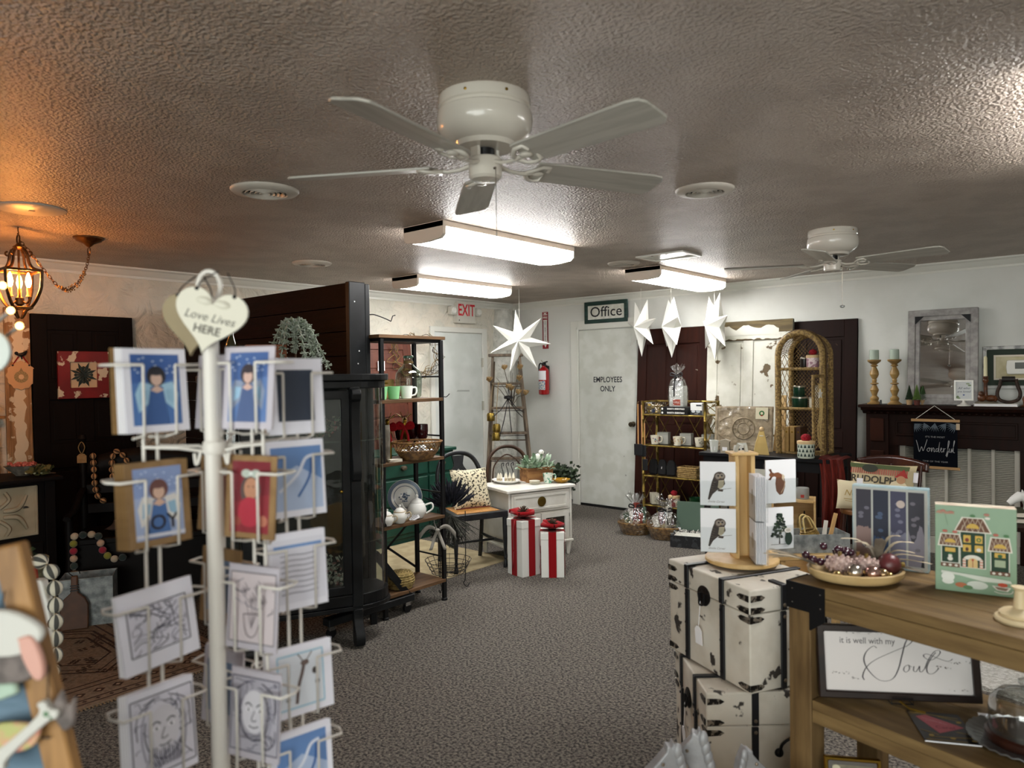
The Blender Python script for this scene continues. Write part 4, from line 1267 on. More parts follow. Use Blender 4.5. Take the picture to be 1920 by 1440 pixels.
decal(t, [('t', '15171a', 'Office', .165, 0, .0, dict(sx=1.08, bold=.001))], 'lettering', y=-.0105)
t = thing('exit_sign', 'white box exit sign with red letters and two emergency lamps', 'exit sign', (-6.04, 6.09, 2.29), 90)
MB().box(-.15, -.075, -.13, .15, 0, .12).build('sign_box', mat('exit_box', 'c6c4ba', .4), t, bev=.006, seg=2)
decal(t, [('t', 'c2182a', 'EXIT', .19, .0, .015, dict(sx=.72, bold=.0035))], 'lettering', y=-.0755)
decal(t, [('e', '3a3a38', -.12, -.1, .008, .008)], 'test_button', y=-.0755)
for s_ in (-1, 1):
 e = thing('emergency_lamp', None, None, (s_ * .21, -.05, .01))
 e.parent = t
 MB().cb((0, 0, 0), (.08, .07, .10)).build('lamp_head', mat('exit_box'), e, bev=.01, seg=2)
 MB().at((0, -.035, 0), rx=90).lathe([(.036, 0), (.03, .012), (0, .016)], 18).build('lens', mat('lamp_lens', 'e8e8e0', .1, bump=.002, bs=60), e, sm=50)
 MB().cyl((-s_ * .06, .02, 0), (-s_ * .03, .02, 0), .014, n=10).build('swivel', mat('exit_box'), e)
MB().box(-.06, -.05, .12, .06, -.01, .15).build('ceiling_bracket', mat('exit_box'), t)

# ================================================================== doors leaning on the back wall
DKB = mat('dark_brown_door', '30160f', .5, spec=.15, c2='28130e', sc=3, st=(8, 8, 1), lo=.35, hi=.65, c3='8d8478', sc3=16, t3=.745)
DKB2 = mat('near_black_door', '231411', .5, spec=.12, c2='1f1310', sc=3, st=(8, 8, 1), lo=.35, hi=.65, c3='7d6550', sc3=12, t3=.74)
CHIP = mat('chipped_white_paint', 'd6d5ca', .55, c2='c6c5b8', sc=4, c3='5e4d33', sc3=8, t3=.625)
PD = lambda w: [(-w / 2 + .11, .2, -.05, .85), (.05, .2, w / 2 - .11, .85), (-w / 2 + .11, 1.0, -.05, 1.86), (.05, 1.0, w / 2 - .11, 1.86)]
panel_door('old_door', 'dark brown panel door leaning behind the gold bamboo shelf', (-3.755, 6.81, 0), 0, .84, 2.03, DKB, PD(.84), -4.2)
wd_ = panel_door('old_door', 'chipped white panel door with bare wood top rail', (-2.9, 6.755, 0), 0, .86, 2.05, CHIP, PD(.86), -4.2)
RAWO = mat('bare_olive_wood', '6b5c3a', .7, c2='53462b', sc=4, st=(1, 6, 8))
MB().box(-.43, -.003, 1.93, .43, .0, 2.05).build('bare_wood_strip', RAWO, wd_)
q = random.Random(2)
jag = [(-.30 + .6 * k / 24, 1.99 + .025 * math.sin(k * .7) + q.uniform(-.012, .012)) for k in range(25)]
decal(wd_, [('p', 'd6d5ca', [(-.30, 1.91)] + [(.30, 1.91)] + jag[::-1])], 'paint_remnant', y=-.0032)
jag2 = [(-.43 + .86 * k / 30, 1.865 + q.uniform(-.01, .014)) for k in range(31)]
decal(wd_, [('p', '5e4d33', [(-.43, 1.86), (.43, 1.86)] + jag2[::-1]), ('p', '5e4d33', [(-.43, .93), (.43, .93)] + [(x, z_ - .93 + .012) for x, z_ in jag2[::-1]])], 'chipped_edge', y=-.0008)
decal(wd_, [('p', '5e4d33', [(-.43, .9), (-.36, .92), (-.38, 1.0), (-.35, 1.08), (-.40, 1.15), (-.43, 1.3)])], 'bare_patch', y=-.0008)
panel_door('old_door', 'near black brown door leaning behind the wicker arch', (-2.29, 6.83, 0), 0, .74, 2.02, DKB2, PD(.74), -4.0)

# ================================================================== gold bamboo shelf
BAM = mat('gold_bamboo', '9a8340', .32, .7, c2='6d5a2a', sc=14)
t = thing('bamboo_etagere', 'gold metal bamboo shelf unit standing before the brown door', 'shelf', (-3.43, 6.48, 0))
def bamboo(b, p, q_, r=.011, step=.11):
 p, q_ = Vector(p), Vector(q_)
 L = (q_ - p).length
 n = max(2, int(L / step))
 pts, rs = [], []
 for k in range(n + 1):
  c_ = p + (q_ - p) * (k / n)
  d = (q_ - p).normalized() * .004
  for off, rr in ((-1, r), (0, r * 1.25), (1, r)):
   if (k == 0 and off < 0) or (k == n and off > 0):
    continue
   pts.append(tuple(c_ + d * off))
   rs.append(rr)
 return b.tube(pts, rs, 8)
for x in (-.335, .335):
 for y in (-.14, .14):
  bamboo(MB(), (x, y, 0), (x, y, 1.27), .015, .16).build('post', BAM, t, sm=60)
for z in (1.14, .835, .53, .235):
 MB().box(-.325, -.13, z - .012, .325, .13, z - .004).build('shelf_panel', mat('shelf_smoke', '4c4026', .3, .3), t)
 for y in (-.14, .14):
  bamboo(MB(), (-.335, y, z - .008), (.335, y, z - .008), .009, .14).build('front_rail' if y < 0 else 'back_rail', BAM, t, sm=60)
 for x in (-.335, .335):
  bamboo(MB(), (x, -.14, z - .008), (x, .14, z - .008), .009, .1).build('side_rail', BAM, t, sm=60)
bamboo(MB(), (-.335, .14, 1.26), (.335, .14, 1.26), .010, .14).build('top_rail', BAM, t, sm=60)
for x in (-.335, .335):
 bamboo(MB(), (x, -.14, 1.26), (x, .14, 1.26), .009, .1).build('top_rail', BAM, t, sm=60)
for z0, z1 in ((.84, 1.13), (1.14, 1.26), (.24, .53)):
 for k in range(4):
  xa = -.335 + .1675 * k
  for s_ in (0, 1):
   MB().cyl((xa, .145, z0 if s_ else z1), (xa + .1675, .145, z1 if s_ else z0), .004, n=5).build('back_lattice', BAM, t)
for x in (-.335, .335):
 for z0, z1 in ((.84, 1.13), (.53, .83), (.24, .53)):
  MB().tube([(x, .13 * math.cos(a), (z0 + z1) / 2 + (z1 - z0) / 2 * .9 * math.sin(a)) for a in [2 * PI * k / 24 for k in range(24)]], .005, 6, closed=True).build('side_hoop', BAM, t)
  for s_ in (-1, 1):
   MB().cyl((x, -.09 * s_, z0 + .05), (x, .09 * s_, z1 - .05), .004, n=5).build('side_lattice', BAM, t)

CELLO = glass('cellophane', 'f6f7f6', .10, .08, bump=.03, bs=26, edge=.75)
BLKR = mat('black_ribbon', '121214', .4)
def cello_tuft(b, c, r, h, seed):
 q = random.Random(seed)
 n = 22
 ring = []
 for k in range(n):
  a = 2 * PI * k / n
  rr = r * q.uniform(.55, 1.15)
  ring.append((c[0] + rr * math.cos(a), c[1] + rr * math.sin(a), c[2] + h * q.uniform(.55, 1.1)))
 base = [(c[0] + r * .16 * math.cos(2 * PI * k / n), c[1] + r * .16 * math.sin(2 * PI * k / n), c[2]) for k in range(n)]
 b.add(base + ring, [(k, (k + 1) % n, n + (k + 1) % n, n + k) for k in range(n)])
def ribbon_bow(b, c, r, tail):
 for s_ in (-1, 1):
  b.tube(spline([c, (c[0] + s_ * r, c[1] - .01, c[2] + r * .5), (c[0] + s_ * r * 1.25, c[1] - .012, c[2]), (c[0] + s_ * r * .5, c[1] - .01, c[2] - r * .15), c], 4), .004, 5, flat=1.8)
  b.tube(spline([c, (c[0] + s_ * r * .3, c[1] - .02, c[2] - tail * .5), (c[0] + s_ * r * .6, c[1] - .03, c[2] - tail)], 4), .004, 5, flat=1.6)
# top: coffee bags, two black boxes, wrapped gift, card set
t = thing('wrapped_candy', 'clear bags of gold wrapped sweets on the bamboo shelf top', 'gift bag', (-3.665, 6.42, 1.141))
q = random.Random(6)
b = MB()
for k in range(34):
 b.at((q.uniform(-.075, .075), q.uniform(-.03, .03), q.uniform(.012, .09)), q.uniform(0, 90), q.uniform(0, 90)).cb((0, 0, 0), (.026, .018, .012))
o_ = b.build('gold_sweets', mat('gold_foil', 'b39a4e', .25, .8), t)
o_['kind'] = 'stuff'
MB().cb((0, 0, .06), (.19, .08, .12)).build('clear_bag', CELLO, t)
MB().at((.0, -.042, .03)).cb((0, 0, 0), (.035, .002, .035)).build('navy_label', mat('navy_label', '1b2238', .5), t)
for k in range(2):
 t = thing('black_box', ('lower', 'upper')[k] + ' black barista essentials box under the wrapped gift', 'box', (-3.415, 6.40, 1.141 + .038 * k))
 MB().box(-.145, -.07, 0, .145, .07, .037).build('box_body', mat('carton_black', '101012', .45), t, bev=.001)
 decal(t, [('t', 'e8e8e4', 'BARISTA ESSENTIALS', .021, .02, .018, dict(bold=.0008, sx=.95)), ('e', 'e8e8e4', -.125, .018, .010, .010)], 'lettering', y=-.0705)
t = thing('wrapped_gift', 'tall gift in clear wrap tied with black ribbon on black boxes', 'gift', (-3.41, 6.41, 1.218))
MB().box(-.075, -.04, 0, .075, .04, .20).build('white_box', mat('gift_carton', 'dfe0dc', .5), t, bev=.002)
decal(t, [('r', 'b4452c', -.035, .012, .045, .07), ('t', 'f0e6dc', 'ZAZA', .022, .005, .04), ('r', '9a9c9c', -.05, .16, .0, .19), ('r', '2b3038', -.045, .165, -.005, .185)], 'carton_print', y=-.0405)
MB().box(-.03, -.045, .2, .04, .03, .25).build('inner_packet', mat('silver_packet', 'b9bcbe', .3, .5), t)
b = MB().lathe([(.09, 0), (.098, .06), (.095, .18), (.07, .26), (.03, .30), (.015, .31)], 20)
cello_tuft(b, (0, 0, .31), .075, .11, 1)
b.build('clear_wrap', CELLO, t, sm=40, fix=False)
b = MB()
ribbon_bow(b, (0, -.02, .305), .05, .06)
b.tube(spline([(0, -.03, .30), (.01, -.09, .24), (.012, -.104, .1)], 4), .006, 5, flat=1.5)
b.build('black_bow', BLKR, t)
t = thing('photo_box', 'white and black printed coffee box beside the black boxes', 'box', (-3.20, 6.40, 1.141))
MB().box(-.06, -.03, 0, .06, .03, .115).build('box_body', mat('gift_carton'), t, bev=.001)
decal(t, [('r', '2d2f33', -.06, .0, .06, .045), ('r', '3d4046', .0, .085, .055, .1), ('e', 'c9cacc', -.03, .035, .02, .012), ('e', 'aab0b4', .02, .035, .022, .014), ('t', 'dcdcd8', 'COFFEE', .012, .0, .012)], 'box_print', y=-.0305)
# mugs and boxes
for k, (x, cols) in enumerate(((-3.665, ('b03a34', '3a5a86', '2e6a48')), (-3.415, ('b5772c', '6a4a2a', 'c9a24a')), (-3.185, ('5a564e', '8a8478', '6b675e')))):
 lab = ('red and blue bird print', 'brown and gold floral print', 'small black motif')[k]
 g = mug('printed_mug', mat('ivory_glaze', 'e2dcc8', .25), 'ivory mug with ' + lab + ' on the bamboo shelf', (x, 6.40, .836), 20)
 for ch in g.children:
  ch.scale = (1.05, 1.05, 1.05)
 q = random.Random(k)
 b = MB()
 for j in range(14):
  a, z = R(q.uniform(-150, 10)), q.uniform(.025, .075)
  rr = .0405 + .09 * (z - .02) * .9 + .003
  b.m = j % 3
  b.ball((rr * math.cos(a), rr * math.sin(a), z), .007, 6, 4, .5, .5, 1)
 b.build('painted_motif', [ink(c_) for c_ in cols], g)
 t = thing('mug_carton', 'grey gift carton standing behind the ' + ('bird print', 'floral print', 'black motif')[k] + ' mug', 'box', (x + .045, 6.50, .836), 12)
 MB().box(-.055, -.045, 0, .055, .045, .115).build('carton_body', mat('grey_carton', 'b4b4ac', .6), t, bev=.001)
 MB().box(-.056, -.046, .09, .056, .046, .1155).build('carton_lid', mat('grey_carton_lid', 'a8a8a0', .6), t, bev=.001)
# folded black aprons, woven basket
for k, x in enumerate((-3.70, -3.60, -3.50)):
 t = thing('black_mitt', 'padded black oven mitt leaning on the bamboo shelf ' + ('by the corner post', 'between two others', 'beside the woven basket')[k], 'oven mitt', (x, 6.42, .531), 8 * (k - 1), rx=-6)
 b = MB()
 out = [(-.045, 0), (.045, 0), (.048, .08), (.04, .13), (.02, .155), (-.02, .155), (-.042, .13), (-.048, .06)]
 b.prism(out, -.018, .018, 'xz')
 b.build('mitt_body', mat('black_cloth', '0d0d0f', .85), t, bev=.015, seg=3)
 MB().prism([(.04, .05), (.062, .07), (.066, .10), (.05, .105)], -.012, .012, 'xz').build('thumb', mat('black_cloth'), t, bev=.008, seg=2)
 if k == 1:
  decal(t, [('p', 'd8d8d8', [(-.004, .06), (.004, .06), (.006, .085), (-.002, .08)])], 'white_mark', y=-.019)
def rect_weave(name, label, loc, rz, w, d, h, m, rows):
 g = thing(name, label, 'basket', loc, rz)
 b = MB()
 for k in range(rows):
  z = h * (k + .5) / rows
  ph = k % 2
  pts = []
  for (ax, ay, bx, by) in ((-w / 2, -d / 2, w / 2, -d / 2), (w / 2, -d / 2, w / 2, d / 2), (w / 2, d / 2, -w / 2, d / 2), (-w / 2, d / 2, -w / 2, -d / 2)):
   n = 10
   for i in range(n):
    u = i / n
    off = .003 * (1 if (i + ph) % 2 else -1)
    nx, ny = (by - ay), -(bx - ax)
    L = math.hypot(nx, ny)
    pts.append((ax + (bx - ax) * u + nx / L * off, ay + (by - ay) * u + ny / L * off, z))
  b.tube(pts, h / rows * .55, 5, closed=True)
 b.build('woven_wall', m, g, sm=60)
 MB().box(-w / 2 + .004, -d / 2 + .004, 0, w / 2 - .004, d / 2 - .004, .006).build('basket_floor', m, g)
 return g
rect_weave('woven_basket', 'rectangular tan woven basket beside the oven mitts', (-3.30, 6.43, .531), 0, .19, .14, .105, mat('tan_weave', 'a88c58', .7, c2='846a3e', sc=50), 6)
# hanging spatulas
for k, (x, z) in enumerate(((-3.80, 1.24), (-3.765, 1.23), (-3.74, 1.05))):
 t = thing('spatula', ('wooden handled black spatula hanging on the outer corner post', 'wooden handled black spatula hanging beside its twin', 'black rubber headed small spatula hanging lower on the post')[k], 'spatula', (x, 6.305 + .012 * k, z), 0)
 L = .40 if k < 2 else .36
 MB().tube([(0, 0, 0), (0, 0, -L)], [.006, .007], 8).build('handle', mat('beech_handle', 'b98a58', .5), t, sm=60)
 MB().box(-.048 if k < 2 else -.03, -.004, -L - .115, .048 if k < 2 else .03, .004, -L).build('head', mat('black_silicone', '141518', .5), t, bev=.01, seg=2)
 MB().tube([(0, 0, 0), (0, .0, .02), (0, .02, .022)], .002, 5).build('loop', mat('jute_twine'), t)
# lowest shelf
t = thing('cream_crock', 'plain cream box-shaped crock on the lowest bamboo shelf', 'jar', (-3.69, 6.42, .236))
MB().lathe([(.045, 0), (.05, .005), (.055, .11), (.05, .11), (.045, .01), (0, .008)], 4).build('crock_body', mat('cream_crock', 'd2ccb8', .4), t, bev=.008, seg=2)
POM = mat('red_pompom', 'a01424', .95, c2='7d0e1b', sc=90, bump=.006, bs=120)
def pom_jar(loc, m, label, r=.05, h=.09):
 g = thing('pompom_jar', label, 'jar', loc)
 MB().lathe([(r * .92, 0), (r, .006), (r, h), (r * .9, h), (0, h - .002)], 26).build('jar_body', m, g, sm=40)
 MB().lathe([(r * 1.06, h), (r * 1.06, h + .02), (r * .9, h + .024), (0, h + .024)], 26).build('wooden_lid', mat('birch_lid', 'd6b98c', .55), g, sm=40)
 MB().ball((0, 0, h + .045), r * .62, 14, 9, 1, 1, .82).build('pompom', POM, g, sm=60)
 return g
pom_jar((-3.46, 6.40, .236), mat('pink_snow_jar', 'd8cfc6', .4, c2='9d5a58', sc=26, lo=.5, hi=.54), 'white jar with wooden lid and red pompom on the lowest bamboo shelf', .055, .085)
t = thing('green_tin', 'deep green enamel tin on the lowest bamboo shelf', 'tin', (-3.24, 6.42, .236))
MB().lathe([(.045, 0), (.06, .02), (.065, .1), (.068, .105), (.06, .105), (.055, .02), (0, .015)], 26).build('tin_body', mat('green_enamel', '1e4a2c', .25), t, sm=40)
t = thing('word_block', 'small cream block sign reading HOO in dark letters', 'sign', (-3.36, 6.36, .236), 0)
MB().box(-.075, 0, 0, .075, .02, .055).build('block', mat('cream_block', 'd9d0ba', .6), t, bev=.002)
decal(t, [('t', '4a3a2c', 'HOO', .055, .005, .028, dict(bold=.001))], 'lettering', y=-.0004)
# cellophane gift baskets on the floor
BSKT = mat('honey_wicker', '94703f', .6, c2='6b4c26', sc=40)
def gift_basket(loc, rz, label, cols, seed):
 g = thing('gift_basket', label, 'gift basket', loc, rz)
 b = MB()
 n = 40
 for k in range(7):
  z = .008 + .017 * k
  r_ = .105 + .007 * k
  b.tube([((r_ + .004 * (1 if (i + k) % 2 else -1)) * 1.12 * math.cos(2 * PI * i / n), (r_ + .004 * (1 if (i + k) % 2 else -1)) * .85 * math.sin(2 * PI * i / n), z) for i in range(n)], .0095, 5, closed=True)
 b.build('basket_weave', BSKT, g, sm=60)
 MB().at(sc=(1.12, .85, 1)).lathe([(.1, .002), (.145, .118), (.14, .118), (.1, .01), (0, .01)], 24).build('basket_liner', BSKT, g)
 q = random.Random(seed)
 b = MB()
 for k in range(90):
  a, r_ = q.uniform(0, 2 * PI), q.uniform(0, .12)
  p = Vector((r_ * 1.1 * math.cos(a), r_ * .8 * math.sin(a), .11 + q.uniform(0, .02)))
  b.beam(p, p + Vector((q.uniform(-1, 1), q.uniform(-1, 1), q.uniform(-.2, .5))).normalized() * .04, .004, .001)
 o_ = b.build('paper_shred', mat('cream_shred', 'd6c79c', .8), g)
 o_['kind'] = 'stuff'
 for k, c_ in enumerate(cols):
  x = -.075 + .15 * k / max(1, len(cols) - 1)
  hh = .10 + .05 * ((k * 37) % 3)
  MB().at((x, .03 * math.sin(k * 2), .10), ry=(k - 1.5) * 8, rz=20 * k).cb((0, 0, hh / 2), (.055, .03, hh)).build('packet', mat('packet_' + c_, c_, .4), g, bev=.003)
 b = MB().at(sc=(1.12, .85, 1)).lathe([(.125, .01), (.155, .10), (.15, .15), (.11, .21), (.05, .255), (.018, .27)], 22)
 b.at()
 cello_tuft(b, (0, 0, .27), .1, .13, seed)
 qq = random.Random(seed)
 b.v = [(x + qq.uniform(-.006, .006), y + qq.uniform(-.006, .006), z) for x, y, z in b.v]
 b.build('clear_wrap', CELLO, g, fix=False)
 b = MB()
 ribbon_bow(b, (0, -.03, .265), .05, .13)
 b.build('black_bow', BLKR, g)
 return g
gift_basket((-3.69, 6.06, 0), 30, 'wicker gift basket in clear wrap beside the office door', ('39503c', 'd9d5c8', '8c3a30', 'b3452f', '4f6b58'), 3)
gift_basket((-3.365, 6.05, 0), 25, 'wicker gift basket in clear wrap with black ribbon next to the green box', ('d4cfc4', '7c4a4a', 'b9b4aa', '4a3530'), 4)
t = thing('open_gift_box', 'black patterned gift box with green lid standing open behind it', 'gift box', (-3.02, 5.95, 0), 17)
TRAY = mat('black_leaf_box', '15161a', .5, c2='34363a', sc=22, lo=.52, hi=.56)
for (a, b_, c_, d) in ((-.19, -.13, .19, -.122), (-.19, .122, .19, .13), (-.19, -.122, -.182, .122), (.182, -.122, .19, .122)):
 MB().box(a, b_, 0, c_, d, .105).build('tray_side', TRAY, t)
MB().box(-.182, -.122, 0, .182, .122, .008).build('tray_floor', TRAY, t)
b = MB()
q = random.Random(13)
for k in range(160):
 p = Vector((q.uniform(-.17, .17), q.uniform(-.11, .11), .085 + q.uniform(0, .02)))
 b.beam(p, p + Vector((q.uniform(-1, 1), q.uniform(-1, 1), q.uniform(-.1, .5))).normalized() * .035, .005, .001)
b.box(-.175, -.115, .07, .175, .115, .085)
o_ = b.build('paper_shred', mat('white_shred', 'd9d8d0', .8), t)
o_['kind'] = 'stuff'
ld = MB().box(-.19, -.008, 0, .19, .008, .27)
o_ = ld.build('green_lid', mat('sage_green_lid', '43584a', .55), t, bev=.002)
place(o_, (0, .15, .09), 0, -14)
MB().box(-.17, .128, .1, -.145, .13, .125).build('white_label', PAPER, t)

# ================================================================== black table with rust runner
TBLK = mat('table_black', '0d0e12', .45, spec=.3)
t = thing('black_table', 'tall black table carrying the wicker arch', 'table', (-2.29, 5.93, 0))
MB().box(-.53, -.28, .85, .53, .28, .88).build('table_top', TBLK, t, bev=.004)
MB().box(-.50, -.255, .77, .50, .255, .85).build('apron', TBLK, t)
for x in (-.48, .48):
 for y in (-.23, .23):
  MB().lathe([(.02, 0), (.028, .03), (.022, .1), (.03, .3), (.024, .5), (.032, .66), (.035, .78)], 12, (x, y, 0)).build('leg', TBLK, t, sm=40)
RUSTC = mat('rust_cloth', '6b1d12', .9, c2='521309', sc=10, st=(12, 12, 1))
t = thing('cloth_runner', 'rust red gauze cloth draped over the black table end', 'cloth', (-1.78, 5.70, 0))
def runner(u, v):
 if v < .25:
  return (-.09 + .19 * u, .22 - .84 * v * .9, .888 + .006 * math.sin(u * 17))
 w_ = (v - .25) / .75
 return (-.06 + .17 * u + .05 * w_ + .01 * math.sin(w_ * 7), -.045 - .03 * w_ + .016 * math.sin(u * 20 + w_ * 2), .885 - .80 * w_)
MB().sheet(runner, 30, 20).build('gauze', RUSTC, t, sm=70, solid=.002, fix=False)

# wicker arch shelf
WK = mat('arch_wicker', 'a28650', .6, c2='6f5731', sc=60, bump=.004, bs=90, bst=(1, 1, 3))
t = thing('wicker_arch', 'arched wicker shelf tower with open little door', 'wicker shelf', (-2.06, 5.90, .881))
AW, AD, AH = .195, .25, .80
def archpath(w, z0, zs, y, n=14):
 pts = [(-w, y, z0), (-w, y, z0 + (zs - z0) * .5), (-w, y, zs)]
 pts += [(-w * math.cos(PI * k / n), y, zs + w * math.sin(PI * k / n)) for k in range(1, n)]
 return pts + [(w, y, zs), (w, y, z0 + (zs - z0) * .5), (w, y, z0)]
MB().tube(archpath(AW - .02, 0, AH, 0), .024, 10).build('front_arch', WK, t, sm=60)
MB().tube(archpath(AW - .035, 0, AH, AD), .02, 8).build('back_arch', WK, t, sm=60)
MB().tube(archpath(AW + .006, 0, AH, .015), .006, 6).build('braid_edge', mat('dark_braid', '4d3720', .7), t)
b = MB()
ap = archpath(AW - .02, 0.02, AH, 0, 10)
ap2 = archpath(AW - .035, 0.02, AH, AD, 10)
def lerp_path(path, u):
 k = u * (len(path) - 1)
 i = min(int(k), len(path) - 2)
 f_ = k - i
 return Vector(path[i]).lerp(Vector(path[i + 1]), f_)
NP = 60
for k in range(NP):
 for dlt in (3, -3):
  u0, u1 = k / NP, (k + dlt) / NP
  if 0 <= u1 <= 1:
   b.tube([tuple(lerp_path(ap, u0)), tuple(lerp_path(ap, (u0 + u1) / 2).lerp(lerp_path(ap2, (u0 + u1) / 2), .5)), tuple(lerp_path(ap2, u1))], .0026, 4, cap=False)
b.build('side_weave', WK, t)
b = MB()
w_ = AW - .04
for k in range(-26, 30):
 for s_ in (1, -1):
  z0 = k * .034
  pts = []
  for i in range(9):
   x = -w_ + 2 * w_ * i / 8
   z = z0 + s_ * (x + w_) * 1.2
   lim = AH + math.sqrt(max(0, w_ * w_ - x * x))
   if 0.01 <= z <= lim:
    pts.append((x, AD, z))
  if len(pts) > 1:
   b.tube([pts[0], pts[-1]], .0024, 4, cap=False)
b.build('back_weave', WK, t)
MB().box(-AW + .02, .005, 0, AW - .02, AD, .012).build('arch_floor', WK, t)
for z in (.36, .68):
 MB().box(-AW + .03, .0, z, AW - .03, AD, z + .012).build('arch_shelf', WK, t)
 MB().tube([(-AW + .02, -.004, z + .006), (AW - .02, -.004, z + .006)], .013, 8).build('shelf_lip', WK, t, sm=60)
dl = thing('door_leaf', None, None, (AW - .0, -.03, .02), 74)
dl.parent = t
MB().frame(.15, .62, .024, .02, 'xz', (-.075, .31), -.01).build('leaf_frame', WK, dl, bev=.006, seg=2)
b = MB()
for k in range(-4, 24):
 for s_ in (1, -1):
  z0 = k * .026
  za, zb = z0, z0 + s_ * .12
  if .02 < min(za, zb) and max(za, zb) < .60:
   b.cyl((-.135, 0, za), (-.015, 0, zb), .002, n=4, cap=False)
b.build('leaf_weave', WK, dl)
b = MB()
for x in (-.09, -.075, -.06):
 b.tube(spline([(x, -.014, .55), (x + .01, -.018, .35), (x * 1.2, -.016, .2), (x, -.016, .05)], 4), .003, 4)
b.build('raffia_strands', mat('pale_raffia', 'c9ae72', .8), dl)
b = MB().at((-.08, -.02, .47), rx=0)
b.prism([(.03 * (1 if k % 2 == 0 else .42) * math.cos(R(90 + 36 * k)), .04 * (1 if k % 2 == 0 else .42) * math.sin(R(90 + 36 * k))) for k in range(10)], -.004, .004, 'xz')
b.build('white_star', mat('white_gloss'), dl)
AZ = .881
GT = mat('green_glaze', '173f2b', .2, c2='0f2e1f', sc=8)
WT = mat('cream_tin', 'd9d3c2', .35)
def tin(loc, r, h, m, label):
 g = thing('candle_tin', label, 'candle tin', loc)
 MB().lathe([(r * .96, 0), (r, .004), (r, h), (0, h)], 26).build('tin_body', m, g, sm=40)
 MB().lathe([(r * 1.02, h), (r * 1.02, h + .01), (r * .95, h + .013), (0, h + .013)], 26).build('metal_lid', mat('dull_tin', 'a8a294', .3, .8), g, sm=40)
 return g
tin((-2.09, 5.98, AZ + .373), .062, .075, GT, 'wide dark green candle tin on the wicker shelf')
tin((-2.095, 5.98, AZ + .462), .045, .075, GT, 'smaller dark green candle tin stacked on the wide one')
tin((-1.965, 5.98, AZ + .373), .05, .075, WT, 'cream candle tin beside the wide green one')
tin((-1.955, 6.0, AZ + .462), .04, .075, WT, 'cream candle tin stacked on another cream one')
tin((-2.07, 6.03, AZ + .693), .03, .075, mat('black_tin', '1e1714', .3), 'small black candle tin beside the pompom jar')
pom_jar((-1.985, 5.985, AZ + .693), mat('pink_pattern_jar', 'e0cfd2', .35, c2='a87f90', sc=40, lo=.5, hi=.55), 'pink printed jar with red pompom on the top wicker shelf', .05, .08)
for k, x in enumerate((-2.19, -2.145, -2.095)):
 t = thing('wooden_book_box', ('narrow tan wooden box book at the wicker wall', 'tan wooden box book with brass rivet between two others', 'dark brown wooden box book')[k], 'box', (x, 5.95, AZ + .013), 0)
 MB().box(-.018, 0, 0, .018, .16, .20).build('spine', mat('tan_box') if k < 2 else mat('brown_box', '4a2f1c', .5), t, bev=.002)
 MB().at((0, -.0005, .16), rx=90).lathe([(.008, 0), (.005, .003), (0, .004)], 10).build('rivet', BRASS, t)
g = pom_jar((-1.945, 5.69, .881), mat('mint_base', 'c9d3c6', .35), 'pale jar with dark tree pattern and red pompom on the black table', .062, .11)
b = MB()
for r_ in range(3):
 for k in range(14):
  a = 2 * PI * (k + .5 * (r_ % 2)) / 14
  z = .016 + .033 * r_
  T_ = Matrix.Translation((.0625 * math.cos(a), .0625 * math.sin(a), z)) @ Matrix.Rotation(a + PI / 2, 4, 'Z')
  b.T = T_
  b.add([(-.010, 0, 0), (.010, 0, 0), (.006, 0, .013), (0, 0, .026), (-.006, 0, .013)], [(0, 1, 2, 3, 4)])
b.build('tree_pattern', ink('2c3d3a'), g, fix=False)
# embossed tin tile in clear wrap, raw board, bits on the table
t = thing('tin_tile', 'square embossed pressed tin tile in clear wrap on the black table', 'tin tile', (-2.54, 5.90, .881), 12, rx=-10)
TT = mat('tan_tin', 'a8977c', .4, .2, c2='8d7d64', sc=20, bump=.012, bs=18, det=2)
MB().box(-.24, 0, 0, .24, .012, .38).build('tile_sheet', TT, t)
b = MB()
for r_ in (.05, .09):
 b.tube([(r_ * math.cos(a), -.003, .19 + r_ * math.sin(a)) for a in [2 * PI * k / 32 for k in range(32)]], .006, 6, closed=True)
for k in range(12):
 a = 2 * PI * k / 12
 b.tube([(.055 * math.cos(a), -.002, .19 + .055 * math.sin(a)), (.085 * math.cos(a), -.002, .19 + .085 * math.sin(a))], .004, 5)
for sx_ in (-1, 1):
 for sz_ in (-1, 1):
  b.tube(spline([(sx_ * .20, -.002, .19 + sz_ * .15), (sx_ * .14, -.002, .19 + sz_ * .15), (sx_ * .11, -.002, .19 + sz_ * .11), (sx_ * .15, -.002, .19 + sz_ * .09), (sx_ * .2, -.002, .19 + sz_ * .06)], 5), .006, 5)
b.frame(.46, .36, .012, .006, 'xz', (0, .19), -.006)
b.build('embossing', TT, t, sm=60)
MB().box(-.245, -.014, -.0, .245, -.0135, .385).build('clear_film', glass('crinkle_film', 'ffffff', .015, .15, bump=.02, bs=7, edge=.22), t)
MB().box(.10, -.018, .27, .20, -.016, .37).build('label_card', mat('label_cream', 'd9d2b6', .6), t)
decal(t, [('e', '2f6a34', .15, .32, .022, .022), ('e', 'd9d2b6', .15, .32, .011, .011), ('e', '9c2f28', .15, .30, .01, .005)], 'wreath_print', y=-.0182)
t = thing('raw_board', 'narrow raw pine board leaning by the wicker arch', 'board', (-2.285, 6.03, .881), 0, rx=-6)
MB().prism([(-.05, 0), (.05, 0), (.05, .47), (-.02, .47)], 0, .016, 'xz').build('board_body', PINE, t, bev=.002)
t = thing('straw_angel', 'pale straw bundle fan leaning against the tin tile', 'ornament', (-2.31, 5.72, .881), 10, rx=-8)
b = MB()
for k in range(28):
 x = -.06 + .12 * k / 27
 b.tube([(x * .25, 0, .19), (x * .7, -.006, .09), (x, 0, 0)], .0035, 4)
